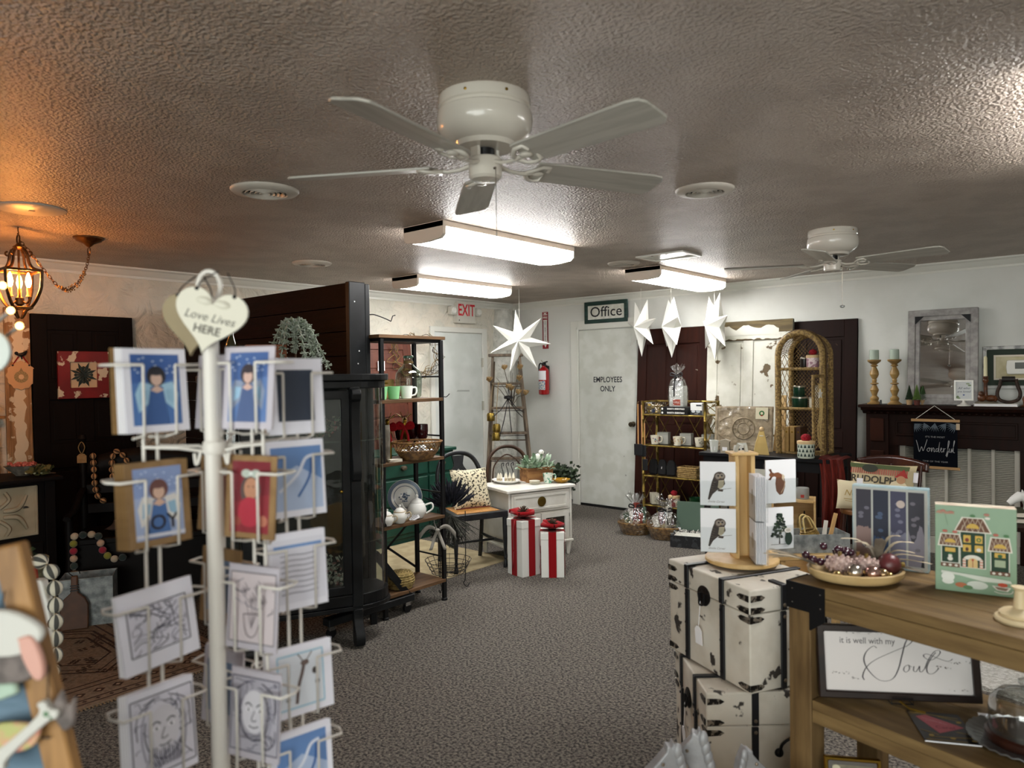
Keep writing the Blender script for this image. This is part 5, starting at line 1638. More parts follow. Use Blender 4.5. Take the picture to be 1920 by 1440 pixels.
b.build('straw', mat('straw', 'd6bd7e', .7), t)
MB().tube([(.016 * math.cos(a), .0 + .008 * math.sin(a), .15) for a in [2 * PI * k / 12 for k in range(12)]], .004, 5, closed=True).build('tie', mat('star_cord'), t)
MB().ball((0, 0, .205), .02, 10, 7).build('head', mat('birch_lid'), t, sm=60)
for k, (x, lab, m_) in enumerate(((-2.70, 'small white paper cup on the black table', 'd8dcd6'), (-2.60, 'little grey paper house box on the black table', 'a39a88'), (-2.47, 'white card tent with oval cutouts on the black table', 'e2e0d8'))):
 t = thing('small_box', lab, 'box', (x, 5.69, .881), 15 * k)
 b = MB()
 if k == 0:
  b.lathe([(.03, 0), (.042, .1), (.039, .1), (.028, .006), (0, .005)], 4)
 elif k == 1:
  b.prism([(-.035, 0), (.035, 0), (.035, .09), (.045, .10), (0, .115), (-.045, .10), (-.035, .09)], -.03, .03, 'xz')
 else:
  b.prism([(-.06, 0), (.06, 0), (.05, .07), (-.05, .07)], -.003, .003, 'xz')
 b.build('box_body', mat('paper_' + m_, m_, .6), t)
 if k == 2:
  decal(t, [('e', '3a3a36', -.02, .035, .018, .012), ('e', '3a3a36', .025, .04, .014, .01)], 'oval_print', y=-.0032)
 else:
  MB().box(-.02, -.0315 if k else -.02, .02, .02, -.031 if k else -.018, .05).build('label', PAPER, t)
# pine crate with two white tins on the floor in front of the table
t = thing('pine_crate', 'upright pine crate holding glass jars below the black table', 'crate', (-1.93, 5.38, 0), 18)
for (a, b_, c_, d, e, f_) in ((-.15, -.1, 0, -.135, .1, .62), (.135, -.1, 0, .15, .1, .62), (-.135, -.1, .60, .135, .1, .62), (-.135, -.1, 0, .135, .1, .02), (-.135, .09, .02, .135, .1, .6), (-.135, -.1, .33, .135, .1, .345)):
 MB().box(a, b_, c_, d, e, f_).build('crate_board', PINE, t, bev=.002)
for k, x in enumerate((-.05, .06)):
 p = world(t, (x, -.02, .62))
 g = thing('white_tin', ('white tin with a red dot on the pine crate edge', 'grey white tin with a dark red dot beside the cloth')[k], 'tin', p, 18)
 MB().lathe([(.044, 0), (.046, .003), (.046, .075), (.044, .08), (0, .08)], 24).build('tin_body', mat('tin_white_%d' % k, ('dcdcd8', '9b9b98')[k], .35), g, sm=40)
 b = MB()
 b.lathe([(.0463, .012), (.0463, .034)], 6, a0=-105, a1=-75)
 b.build('red_dot', ink('a33a34'), g, fix=False)
 p = world(t, (x, 0, .346))
 g = thing('glass_jar', ('clear glass jar inside the pine crate', 'clear glass jar with dark stick inside the pine crate')[k], 'jar', p)
 MB().lathe([(.035, 0), (.04, .004), (.042, .1), (.03, .13), (.03, .15), (.027, .15), (.027, .13)], 20).build('jar_glass', GLASSM, g, sm=50)
 MB().cyl((0, 0, .01), (.012 if k else 0, 0, .18), .005, n=6).build('dark_stick', BLACKM, g)

# ================================================================== brown chair with pillows
CHB = mat('mahogany_gloss', '4a2115', .25, c2='371710', sc=4, coat=.4)
t = thing('captain_chair', 'glossy brown wooden chair holding printed pillows', 'chair', (-1.42, 5.60, 0), -8)
MB().prism([(.23 * math.copysign(abs(math.cos(a)) ** .7, math.cos(a)), .21 * math.copysign(abs(math.sin(a)) ** .7, math.sin(a))) for a in [2 * PI * k / 28 for k in range(28)]], .525, .56, 'xy').build('seat', mat('seat_oak', '7a5230', .35, c2='5f3c20', sc=5), t, bev=.01, seg=3)
for x in (-.17, .17):
 for y, s_ in ((-.15, -1), (.15, 1)):
  MB().tube([(x * 1.2, y * 1.3, 0), (x * 1.15, y * 1.25, .08), (x * 1.1, y * 1.15, .2), (x * 1.05, y * 1.1, .36), (x, y, .525)], [.014, .02, .025, .017, .021], 10).build('leg', CHB, t, sm=60)
MB().cyl((-.19, -.19, .16), (.19, -.19, .16), .011, n=8).build('stretcher', CHB, t)
for x in (-.2, -.1, 0, .1, .2):
 MB().tube([(x * .9, .17, .55), (x, .22, .70), (x * 1.02, .25, .86)], [.011, .013, .011], 8).build('back_spindle', CHB, t, sm=60)
MB().sheet(lambda u, v: ((u - .5) * .50, .245 + .03 * math.cos((u - .5) * 3.1) + .012 * v, .82 + .10 * v * (.6 + .4 * math.sin(PI * u))), 18, 4).build('crest_rail', CHB, t, sm=60, solid=.024)
TAPE = mat('tapestry_cream', 'cfc09a', .9)
t = thing('printed_pillow', 'rectangular pillow printed RUDOLPH on red check and green', 'pillow', (-1.40, 5.63, .735), -8, rx=-14)
pillow(MB(), .46, .30, .12).build('cover', TAPE, t, sm=70)
yy = -.062
sh = [('p', '4c5a33', [(-.2, .10), (.2, .10), (.205, .13), (-.205, .13)])]
for k in range(26):
 x = -.19 + .38 * k / 25
 sh.append(('r', 'a5584a', x - .0045, .06, x + .0045, .10))
sh += [('e', '2f3428', -.06, .10, .055, .028), ('t', '3c382e', 'RUDOLPH', .068, -.03, .02, dict(bold=.0018)), ('t', '8a7a58', 'the red-nosed reindeer', .022, -.02, -.02), ('e', '8a5238', -.05, -.075, .09, .022), ('e', '9a6040', .03, -.085, .07, .016), ('e', 'ddd0ae', .14, -.02, .06, .05), ('p', '9c2a24', [(.11, .05), (.17, .11), (.2, .05)]), ('e', 'b58a66', .155, .035, .03, .028)]
decal(t, sh, 'printed_front', y=yy, gap=.0002)
MB().box(.215, -.02, .03, .245, -.018, .10).build('price_tag', PAPER, t)
t = thing('printed_pillow', 'small cream pillow with faint gold lettering in front of the RUDOLPH pillow', 'pillow', (-1.535, 5.47, .665), 5, rx=-12)
pillow(MB(), .24, .21, .09).build('cover', mat('cream_linen', 'd3c8a8', .9), t, sm=70)
decal(t, [('t', 'a98f55', 'Noel', .06, 0, .01, dict(shear=.3)), ('l', 'a98f55', [(-.06, -.03), (.06, -.035)], .004), ('l', 'a98f55', [(-.05, -.045), (.05, -.05)], .003)], 'gold_lettering', y=-.047)
MB().box(.02, -.05, .08, .06, -.048, .12).build('price_tag', PAPER, t)

# galvanised tray with basket and boards on a stool
GALV = mat('galvanised_zinc', 'a3a8a8', .5, .25, c2='6f7576', sc=22, lo=.35, hi=.65)
t = thing('wooden_stool', 'plain pine stool under the galvanised tray', 'stool', (-1.47, 4.32, 0), 42)
MB().box(-.24, -.13, .48, .24, .13, .51).build('seat', PINE, t, bev=.004)
for x in (-.2, .2):
 for y in (-.1, .1):
  MB().beam((x * 1.05, y * 1.05, 0), (x, y, .48), .035, .035).build('leg', PINE, t)
t = thing('galvanised_tray', 'long galvanised metal tray holding a straw basket', 'tray', (-1.47, 4.32, .511), 42)
MB().box(-.2, -.085, 0, .2, .085, .004).build('tray_floor', GALV, t)
for (a, b_, c_, d) in ((-.2, -.09, .2, -.085), (-.2, .085, .2, .09), (-.205, -.09, -.2, .09), (.2, -.09, .205, .09)):
 MB().box(a, b_, 0, c_, d, .105).build('tray_wall', GALV, t)
p = world(t, (.03, 0, .005))
g = thing('straw_basket', 'tiny gold straw basket with looped handle in the metal tray', 'basket', p, 42, ry=-16)
b = MB()
for k in range(9):
 r_ = .035 + .02 * math.sin(PI * (k + 1) / 10)
 b.tube([(r_ * math.cos(a), r_ * .8 * math.sin(a), .02 + .011 * k) for a in [2 * PI * i / 20 for i in range(20)]], .006, 5, closed=True)
b.build('basket_bowl', mat('gold_straw', 'a3874a', .6, c2='6f5626', sc=50), g, sm=60)
for y in (-.03, .03):
 MB().tube(spline([(-.03, y, .11), (-.015, y * .8, .19), (.02, y * .8, .19), (.04, y, .11)], 5), .005, 6).build('loop_handle', mat('straw'), g)
for k, (x, a, c_, lab) in enumerate(((.115, 14, 'c9a06a', 'thin tan wooden paddle board standing in the metal tray'), (.095, 8, 'dcdad2', 'narrow white card standing in the metal tray'))):
 p = world(t, (x, .02 * k, .005))
 o_ = one(MB().box(-.012, -.004, 0, .012, .004, .21 - .05 * k), 'flat_board', mat('board_' + c_, c_, .6), lab, 'board', p, 42, ry=a, bev=.002)

# ================================================================== fireplace mantel
MAH = mat('mantel_mahogany', '25110b', .5, spec=.15, c2='1d0f0a', sc=3, st=(8, 8, 1.5), lo=.35, hi=.65)
t = thing('fireplace_mantel', 'dark carved wooden mantelpiece around a white louvred panel', 'mantel', (-1.14, 7.0, 0))
MB().box(-.72, -.26, 1.225, .72, -.002, 1.25).build('mantel_shelf', MAH, t, bev=.004)
MB().prism([(-.25, 1.225), (-.24, 1.205), (-.2, 1.195), (-.17, 1.17), (-.002, 1.17), (-.002, 1.225)], -.70, .70, 'yz').build('crown_moulding', MAH, t, sm=30)
for k in range(27):
 MB().at((-.65 + .05 * k, -.175, 1.185)).ball((0, 0, 0), .017, 8, 6).build('bead', MAH, t, sm=60)
MB().box(-.62, -.14, .90, .62, -.002, 1.17).build('frieze', MAH, t)
for (x0, x1) in ((-.45, -.14), (-.10, .42)):
 MB().frame(x1 - x0, .13, .018, .012, 'xz', ((x0 + x1) / 2, 1.05), -.152).build('frieze_moulding', MAH, t, bev=.003)
for s_ in (-1, 1):
 MB().box(s_ * .59 - .09, -.16, 0, s_ * .59 + .09, -.002, 1.17).build('pilaster', MAH, t, bev=.003)
 for (z0, z1) in ((.2, .5), (.55, .85), (.93, 1.13)):
  MB().box(s_ * .59 - .055, -.172, z0, s_ * .59 + .055, -.16, z1).build('pilaster_panel', mat('mantel_panel', '34190f', .5, spec=.15, c2='2a150d', sc=4), t, bev=.006, seg=2)
 MB().box(s_ * .59 - .1, -.175, 0, s_ * .59 + .1, -.002, .14).build('pilaster_base', MAH, t, bev=.004)
 MB().box(s_ * .465 - .035, -.13, 0, s_ * .465 + .035, -.002, .9).build('inner_jamb', MAH, t)
LOUV = mat('louvre_cream', 'c4c0b4', .5)
MB().box(-.42, -.045, .10, .42, -.03, .90).build('louvre_backing', mat('louvre_dark', '16150f', .9), t)
MB().box(-.425, -.09, 0, .425, -.03, .14).build('louvre_base', LOUV, t, bev=.003)
for k in range(6):
 x = -.41 + .82 * k / 5
 MB().box(x - .012 - (.01 if k in (0, 5) else 0), -.085, .12, x + .012 + (.01 if k in (0, 5) else 0), -.045, .90).build('louvre_stile', LOUV, t, bev=.002)
for k in range(5):
 x0 = -.41 + .82 * k / 5 + .012
 b = MB()
 for j in range(52):
  z = .15 + .0143 * j
  b.add([(x0, -.056, z + .0075), (x0 + .14, -.056, z + .0075), (x0 + .14, -.07, z), (x0, -.07, z), (x0, -.07, z - .0025), (x0 + .14, -.07, z - .0025)], [(0, 1, 2, 3), (3, 2, 5, 4)])
 b.build('louvre_slats', LOUV, t, fix=False)

# on the mantel
MZ = 1.25
CANW = mat('honey_candlestick', 'a98954', .4, c2='8d6f42', sc=6)
for k, x in enumerate((-1.755, -1.595)):
 g = thing('candlestick', ('turned wooden candlestick with frosted candle at the mantel end', 'turned wooden candlestick with frosted candle next to the tiny trees')[k], 'candlestick', (x, 6.86, MZ))
 MB().lathe([(.055, 0), (.058, .006), (.045, .016), (.03, .03), (.034, .04), (.036, .052), (.03, .062), (.018, .075), (.026, .1), (.036, .125), (.022, .155), (.016, .17), (.034, .178), (.034, .183), (.016, .19), (.02, .21), (.016, .22), (.026, .235), (.037, .26), (.034, .285), (.02, .315), (.016, .325), (.028, .333), (.03, .338), (.018, .345), (.034, .358), (.052, .372), (.055, .385), (.05, .388), (0, .382)], 24).build('turned_stem', CANW, g, sm=28)
 MB().lathe([(.036, .383), (.037, .386), (.037, .47), (.033, .474), (0, .474)], 24).build('candle', mat('frosted_candle', 'b5c3b5', .5), g, sm=40)
one(MB().cb((0, 0, .02), (.016, .012, .04)), 'lighter', mat('black_plastic', '131316', .3), 'tiny black lighter beside the candlestick base', 'lighter', (-1.69, 6.80, MZ), 20, bev=.003)
for k, (x, y, h_, pot) in enumerate(((-1.475, 6.83, .115, 'b0906a'), (-1.412, 6.80, .12, '5a2a20'), (-1.385, 6.88, .11, 'b0906a'))):
 g = thing('mini_tree', ('tiny dark bottle brush tree in a tan pot on the mantel', 'tiny lime bottle brush tree in a dark red pot', 'tiny green bottle brush tree tucked behind the lime one')[k], 'mini tree', (x, y, MZ))
 MB().lathe([(.02, 0), (.024, .03), (.026, .04), (.022, .042), (0, .042)], 14).build('pot', mat('pot_' + pot, pot, .5), g, sm=40)
 b = MB()
 q = random.Random(k)
 for j in range(150):
  u = (j + .5) / 150
  a = j * 2.4
  z = .045 + h_ * u
  r_ = .033 * (1 - u) + .003
  b.beam((0, 0, z + .006), (r_ * math.cos(a), r_ * math.sin(a), z - .004), .003, .003)
 o_ = b.build('bristles', mat('bristle_%d' % k, ('22361f', '5f7a3a', '3f5a33')[k], .9), g, fix=False)
 o_['kind'] = 'stuff'
GREYW = mat('whitewashed_frame', 'a9a5a2', .6, c2='8a8684', sc=4, st=(5, 5, 5), lo=.35, hi=.65)
t = thing('wall_mirror', 'whitewashed wooden framed mirror leaning on the mantel', 'mirror', (-1.245, 6.895, MZ), 2.1, rx=-5.0)
MB().frame(.51, .80, .055, .03, 'xz', (0, .40), -.03).build('outer_frame', GREYW, t, bev=.004)
MB().frame(.40, .69, .034, .022, 'xz', (0, .40), -.024).build('inner_frame', GREYW, t, bev=.003)
MB().box(-.17, -.008, .085, .17, -.004, .715).build('mirror_glass', mat('mirror_silver', 'd8d8d8', .02, 1.), t)
for s_ in (-1, 1):
 MB().prism([(s_ * .20, .745), (s_ * .20, .68), (s_ * .135, .745)], -.035, -.028, 'xz').build('corner_plate', BLACKM, t)
MB().box(-.25, -.004, 0, .25, .0, .8).build('backing_board', GREYW, t)
t = thing('tabletop_sign', 'small white pedestal frame with script print on the mantel', 'sign', (-1.075, 6.80, MZ), 6)
MB().lathe([(.05, 0), (.05, .006), (.03, .012), (.012, .03), (.01, .045)], 20).build('pedestal', WHITEGLOSS, t, sm=50)
MB().frame(.135, .165, .014, .014, 'xz', (0, .125), -.007).build('frame', WHITEGLOSS, t, bev=.002)
MB().box(-.06, -.002, .05, .06, .003, .20).build('print_sheet', mat('print_paper', 'd5d8d8', .6), t)
decal(t, [('t', '4d5568', 'All who', .026, 0, .142, dict(shear=.35)), ('t', '4d5568', 'are loved', .024, 0, .115, dict(shear=.35)), ('e', '5a6aa0', 0, .088, .007, .006), ('e', '7b8f6a', .04, .165, .012, .006), ('e', '7b8f6a', -.042, .07, .01, .012), ('e', '93a37e', .028, .178, .014, .005), ('e', '93a37e', -.034, .062, .012, .006)], 'script_print', y=-.0022)
t = thing('wall_picture', 'distressed white picture frame with green mat around the thermostat', 'frame', (-.68, 6.998, 1.555))
MB().frame(.58, .345, .028, .03, 'xz', h0=-.03).build('picture_frame', mat('distressed_white', 'c9c9c6', .5, c2='8d8d8c', sc=12, lo=.5, hi=.6), t, bev=.005)
MB().frame(.53, .295, .055, .008, 'xz', h0=-.012).build('green_mat', mat('hunter_mat', '2f3a30', .8), t)
MB().frame(.43, .20, .014, .012, 'xz', h0=-.016).build('inner_bevel', mat('cream_sheet'), t)
MB().box(-.21, -.004, -.095, .21, 0, .095).build('wall_plate', mat('old_ivory', 'cbc3a2', .6, c2='b9ae87', sc=8), t)
t = thing('thermostat', 'white digital thermostat inside the picture frame', 'thermostat', (-.675, 6.993, 1.555))
MB().prism([(-.13, -.045), (-.125, -.055), (.125, -.055), (.13, -.045), (.135, 0), (.13, .05), (.125, .058), (-.125, .058), (-.13, .05), (-.135, 0)], -.035, 0, 'xz').build('case', WHITEGLOSS, t, bev=.008, seg=3)
MB().box(-.075, -.037, -.012, .035, -.035, .038).build('display', mat('lcd_grey', '4a4c45', .2), t)
for k in range(2):
 MB().at((.07, -.035, .024 - .028 * k), rx=90).lathe([(.010, 0), (.008, .003), (0, .003)], 10).build('button', mat('button_grey', 'b9b7b0', .4), t)
decal(t, [('t', '6f6f6c', '- - - - - -', .016, -.02, -.03)], 'lettering', y=-.0355)
t = thing('white_book', 'flat white book lying under the wooden lion candle holder', 'book', (-.86, 6.83, MZ), 2)
MB().box(-.145, -.07, 0, .145, .07, .004).box(-.145, -.07, .018, .145, .07, .022).box(-.145, .066, 0, .145, .07, .022).build('cover', WHITEGLOSS, t)
MB().box(-.14, -.066, .004, .142, .066, .018).build('pages', PAPER, t)
LION = mat('carved_brown_resin', '6a3e22', .35, c2='4a2915', sc=24, bump=.006, bs=50)
t = thing('candle_holder', 'carved brown animal candle holder with ivory taper candle', 'candle holder', (-.925, 6.83, MZ + .0225), 0)
MB().at(sc=(1.35, .8, 1)).lathe([(.055, 0), (.06, .006), (.05, .014), (0, .014)], 24).build('base_dish', mat('pewter_dish', '8b8272', .4, .4), t, sm=40)
b = MB().ball((.03, 0, .04), .03, 12, 8, 1.4, 1, .9).ball((-.03, -.01, .045), .03, 12, 8, 1.0, 1, 1.1).ball((-.03, -.03, .075), .022, 10, 8).tube([(.05, 0, .05), (.07, 0, .04), (.06, -.02, .015)], [.018, .014, .008], 8)
b.build('carved_animal', LION, t, sm=60)
MB().lathe([(.016, .03), (.014, .1), (.013, .16), (.02, .172), (.022, .185), (.016, .198), (.02, .21), (.018, .215), (0, .215)], 16, (-.005, 0, 0)).build('turned_post', LION, t, sm=40)
MB().lathe([(.0135, .215), (.0125, .36), (.009, .372), (0, .376)], 14, (-.005, 0, 0)).build('taper_candle', mat('ivory_wax', 'e0d9b2', .45), t, sm=50)
t = thing('stirrup', 'dark iron-bound wooden saddle stirrup standing on the mantel', 'stirrup', (-.778, 6.83, MZ + .023))
IRON = mat('rough_iron', '2b1f1a', .6, .2, c2='3d2a20', sc=30, bump=.004, bs=60)
MB().tube(spline([(-.048, 0, .19), (-.058, 0, .14), (-.075, 0, .08), (-.06, 0, .03), (0, 0, .01), (.06, 0, .03), (.075, 0, .08), (.058, 0, .14), (.048, 0, .19)], 6), .013, 8).build('stirrup_bow', IRON, t, sm=60)
MB().cyl((-.042, 0, .19), (.042, 0, .19), .022, n=14).build('leather_roller', mat('dark_leather', '1f1816', .5), t, sm=40)
for k in range(7):
 a = R(200 + 23 * k)
 MB().ball((.07 * math.cos(a), -.012, .08 + .07 * math.sin(a)), .004, 6, 4).build('rivet', mat('rusty_rod'), t)
one(MB().lathe([(.03, 0), (.034, .006), (.012, .016), (.016, .04), (.02, .06), (.014, .08), (0, .082)], 16), 'finial', LION, 'small turned brown wooden finial at the mantel right side', 'finial', (-.672, 6.83, MZ), sm=40)

# banner
t = thing('hanging_banner', 'black fabric banner reading Wonderful hung from the mantel', 'banner', (-1.265, 6.722, 1.13), 0)
for z in (0, -.385):
 MB().box(-.175, -.006, z - .011, .175, .006, z + .011).build('wood_slat', mat('ash_slat', 'b08a5c', .5), t, bev=.002)
MB().box(-.158, -.002, -.38, .158, .002, 0).build('fabric', mat('banner_navy', '0a0d14', .95, spec=.1), t)
MB().tube([(-.14, 0, .011), (-.005, .006, .12), (.14, 0, .011)], .0025, 5).build('cord', mat('star_cord'), t)
sh = []
for (bx, bz, a0, n) in ((-.15, -.03, -40, 7), (.15, -.03, 220, 7), (0, -.02, -90, 5), (-.08, -.02, -60, 5), (.08, -.02, 240, 5)):
 for k in range(n):
  a = R(a0 + (k - n / 2) * 14)
  L = .075
  d = (math.cos(a), math.sin(a))
  nx = (-d[1], d[0])
  m_ = (bx + d[0] * L * .5, bz + d[1] * L * .5)
  sh.append(('p', '5f6a74', [(bx, bz), (m_[0] + nx[0] * .0035, m_[1] + nx[1] * .0035), (bx + d[0] * L, bz + d[1] * L), (m_[0] - nx[0] * .0035, m_[1] - nx[1] * .0035)]))
sh += [('t', '8f8f90', "IT'S THE MOST", .018, 0, -.135, dict(sx=1.2)), ('t', '8f8f90', 'TIME OF THE YEAR', .018, 0, -.335, dict(sx=1.2))]
# script word drawn as strokes
def stroke(pts, w, c_, x0, z0, s_):
 return ('l', c_, [(x0 + a * s_, z0 + b_ * s_) for a, b_ in spline(pts, 7)], w)
Wd = [[(-.2, 2.2), (.1, 1.0), (.35, -.1), (.75, .9), (1.0, .1), (1.35, 1.0), (1.75, 2.4)], [(1.9, .7), (1.7, .3), (1.95, 0), (2.2, .35), (2.0, .75), (2.4, .6)], [(2.5, .8), (2.5, 0), (2.75, .75), (2.95, .6), (2.95, 0), (3.15, .15)], [(3.65, .65), (3.35, .6), (3.3, .1), (3.65, .3), (3.95, 2.0), (3.75, .2), (3.95, 0)], [(4.0, .3), (4.3, .6), (4.2, .85), (4.05, .4), (4.3, 0), (4.55, .3)], [(4.6, .8), (4.62, 0), (4.7, .6), (4.95, .75)], [(5.0, -.7), (5.25, .3), (5.6, 2.0), (5.45, 2.2), (5.3, .6), (5.15, -.9), (5.45, .3)], [(5.6, .8), (5.6, .1), (5.85, .15), (6.0, .8), (6.0, 0)], [(6.1, .2), (6.5, 2.1), (6.4, 2.2), (6.25, .3), (6.5, 0)]]
for st_ in Wd:
 sh.append(stroke(st_, .0038, 'a9a9aa', -.128, -.255, .041))
decal(t, sh, 'banner_print', y=-.0022)
MB().box(.15, -.012, -.07, .175, -.010, -.02).build('price_tag', mat('tan_tag', 'c3ae92', .6), t)

# books and white horse head at the right, white rug, footstool
t = thing('side_table', 'small dark side table under the olive books', 'side table', (-.50, 5.35, 0), 20)
MB().box(-.25, -.18, .59, .25, .18, .615).build('table_top', MAH, t, bev=.004)
for x in (-.22, .22):
 for y in (-.15, .15):
  MB().box(x - .018, y - .018, 0, x + .018, y + .018, .59).build('leg', MAH, t)
for k in range(2):
 g = thing('old_book', ('lower thick olive cloth book with white page edges', 'upper olive cloth book under the white horse head')[k], 'book', (-.555 + .02 * k, 5.37, .6155 + .037 * k), 20 + 6 * k)
 MB().box(-.13, -.09, 0, .13, .09, .005).box(-.13, -.09, .031, .13, .09, .036).box(-.13, -.09, 0, -.125, .09, .036).build('cover', mat('olive_cloth', '33351f', .7), g)
 MB().box(-.124, -.086, .005, .126, .086, .031).build('pages', mat('cream_sheet'), g)
t = thing('horse_figurine', 'white plaster horse head lying on the olive books', 'figurine', (-.55, 5.36, .6895), 30)
b = MB().tube([(.06, 0, .0), (.055, 0, .04), (.025, 0, .075), (-.01, 0, .082)], [.045, .042, .034, .026], 12).tube([(.0, 0, .085), (-.04, 0, .06), (-.07, 0, .035)], [.03, .024, .016], 12)
for y in (-.014, .014):
 b.tube([(.015, y, .095), (.012, y, .12)], [.009, .002], 6)
b.build('head_body', mat('white_plaster', 'dddcd8', .5), t, sm=60)
b = MB()
for k in range(9):
 a = k / 8
 b.ball((.03 + .06 * a, 0, .105 - .085 * a * a), .014, 8, 5, 1, .8, 1)
b.build('mane', mat('white_plaster'), t, sm=60)
t = thing('wooden_dish', 'tan wooden bowl with white rim on the side table', 'bowl', (-.30, 5.46, .6155))
MB().lathe([(.04, 0), (.075, .05), (.08, .07), (.074, .07), (.03, .01), (0, .01)], 24).build('bowl_body', mat('tan_bowl', 'a9834f', .5), t, sm=40)
MB().lathe([(.081, .066), (.083, .071), (.074, .073)], 24, cap=False).build('white_rim', WHITEGLOSS, t)
FLUF = mat('white_shag', 'e6e4de', .95, c2='c9c6be', sc=60, bump=.03, bs=90)
b = MB()
q = random.Random(31)
edge = []
for k in range(64):
 u = k / 64 * 4
 s_, f_ = int(u), u - int(u)
 p = ((-.62 + 1.24 * f_, -.5), (.62, -.5 + 1.0 * f_), (.62 - 1.24 * f_, .5), (-.62, .5 - 1.0 * f_))[s_]
 edge.append((p[0] + q.uniform(-.02, .02), p[1] + q.uniform(-.02, .02)))
b.prism(edge, 0, .025, 'xy')
one(b, 'shag_rug', FLUF, 'fluffy white shag rug on the dark carpet', 'rug', (-.12, 4.55, 0.), -6)
t = thing('footstool', 'low round wooden footstool with dark turned legs', 'footstool', (-.60, 3.50, 0))
MB().lathe([(0, .15), (.115, .15), (.13, .165), (.125, .185), (.1, .19), (0, .19)], 30).build('seat', mat('honey_seat', '8d5f30', .3, c2='744a22', sc=5, coat=.3), t, sm=40)
for k in range(3):
 a = R(100 + 120 * k)
 MB().tube([(.085 * math.cos(a), .085 * math.sin(a), .15), (.1 * math.cos(a), .1 * math.sin(a), .08), (.11 * math.cos(a), .11 * math.sin(a), 0)], [.02, .026, .018], 10).build('leg', mat('dark_walnut'), t, sm=60)

# ================================================================== lantern bay on the left
BRONZE = mat('aged_bronze', '6a4a2a', .4, .8, c2='3d2a18', sc=18)
LIT = mat('lit_flame_bulb', 'ffd9a0', .4, em=BULB, emc='ffa04a')
t = thing('pendant_lantern', 'lit bronze lantern with three candle bulbs hanging from a chain', 'lantern', (-4.835, 1.30, H))
MB().tube(spline([(0, 0, 0), (0, 0, -.02), (.008, 0, -.035), (0, 0, -.045), (-.008, 0, -.035)], 4), .003, 6).build('ceiling_hook', BRONZE, t)
MB().tube([(.026 * math.cos(a), 0, -.07 + .026 * math.sin(a)) for a in [2 * PI * k / 20 for k in range(20)]], .004, 6, closed=True).build('top_ring', BRONZE, t)
MB().lathe([(.006, -.20), (.006, -.13), (.02, -.125), (.03, -.115), (.012, -.10), (.01, -.095)], 16).build('top_finial', BRONZE, t, sm=50)
for k in range(4):
 a = R(45 + 90 * k)
 c_, s_ = math.cos(a), math.sin(a)
 MB().tube([(r_ * c_, r_ * s_, z) for r_, z in spline([(.015, -.115), (.045, -.15), (.055, -.20), (.075, -.235), (.115, -.25)], 4)], .007, 6, flat=1.4).build('roof_scroll', BRONZE, t, sm=60)
 MB().tube([(r_ * c_, r_ * s_, z) for r_, z in spline([(.05, -.165), (.07, -.16), (.072, -.145), (.06, -.14)], 4)], .005, 6).build('scroll_tip', BRONZE, t)
 MB().tube([(r_ * c_, r_ * s_, z) for r_, z in spline([(.125, -.25), (.122, -.31), (.115, -.36), (.09, -.42), (.065, -.455)], 4)], .008, 6, flat=1.5).build('cage_rib', BRONZE, t, sm=60)
 MB().tube([(r_ * c_, r_ * s_, z) for r_, z in spline([(.06, -.465), (.04, -.475), (.025, -.50), (.012, -.52)], 4)], .006, 6).build('bottom_scroll', BRONZE, t)
MB().tube([(.125 * math.cos(a), .125 * math.sin(a), -.25) for a in [R(45 + 90 * k) for k in range(4)]], .009, 6, closed=True).build('upper_frame', BRONZE, t)
MB().tube([(.066 * math.cos(a), .066 * math.sin(a), -.46) for a in [R(45 + 90 * k) for k in range(4)]], .010, 6, closed=True).build('lower_frame', BRONZE, t)
MB().lathe([(.006, -.20), (.006, -.40), (.022, -.405), (.022, -.44), (.008, -.45), (0, -.455)], 14).build('centre_stem', BRONZE, t, sm=40)
for k in range(3):
 a = R(165 + 120 * k)
 c_, s_ = .05 * math.cos(a), .05 * math.sin(a)
 arm = thing('candle_arm', None, None)
 arm.parent = t
 MB().tube(spline([(c_ * .3, s_ * .3, -.42), (c_ * .7, s_ * .7, -.435), (c_, s_, -.42), (c_, s_, -.40)], 4), .005, 6).build('arm_tube', BRONZE, arm)
 MB().lathe([(.014, -.40), (.016, -.397), (.010, -.39), (.010, -.345), (0, -.345)], 12, (c_, s_, 0)).build('candle_sleeve', mat('ivory_sleeve', 'd8b070', .5), arm, sm=40)
 MB().lathe([(.007, -.345), (.014, -.325), (.0155, -.31), (.011, -.285), (.003, -.262), (0, -.26)], 12, (c_, s_, 0)).build('flame_bulb', LIT, arm, sm=60)
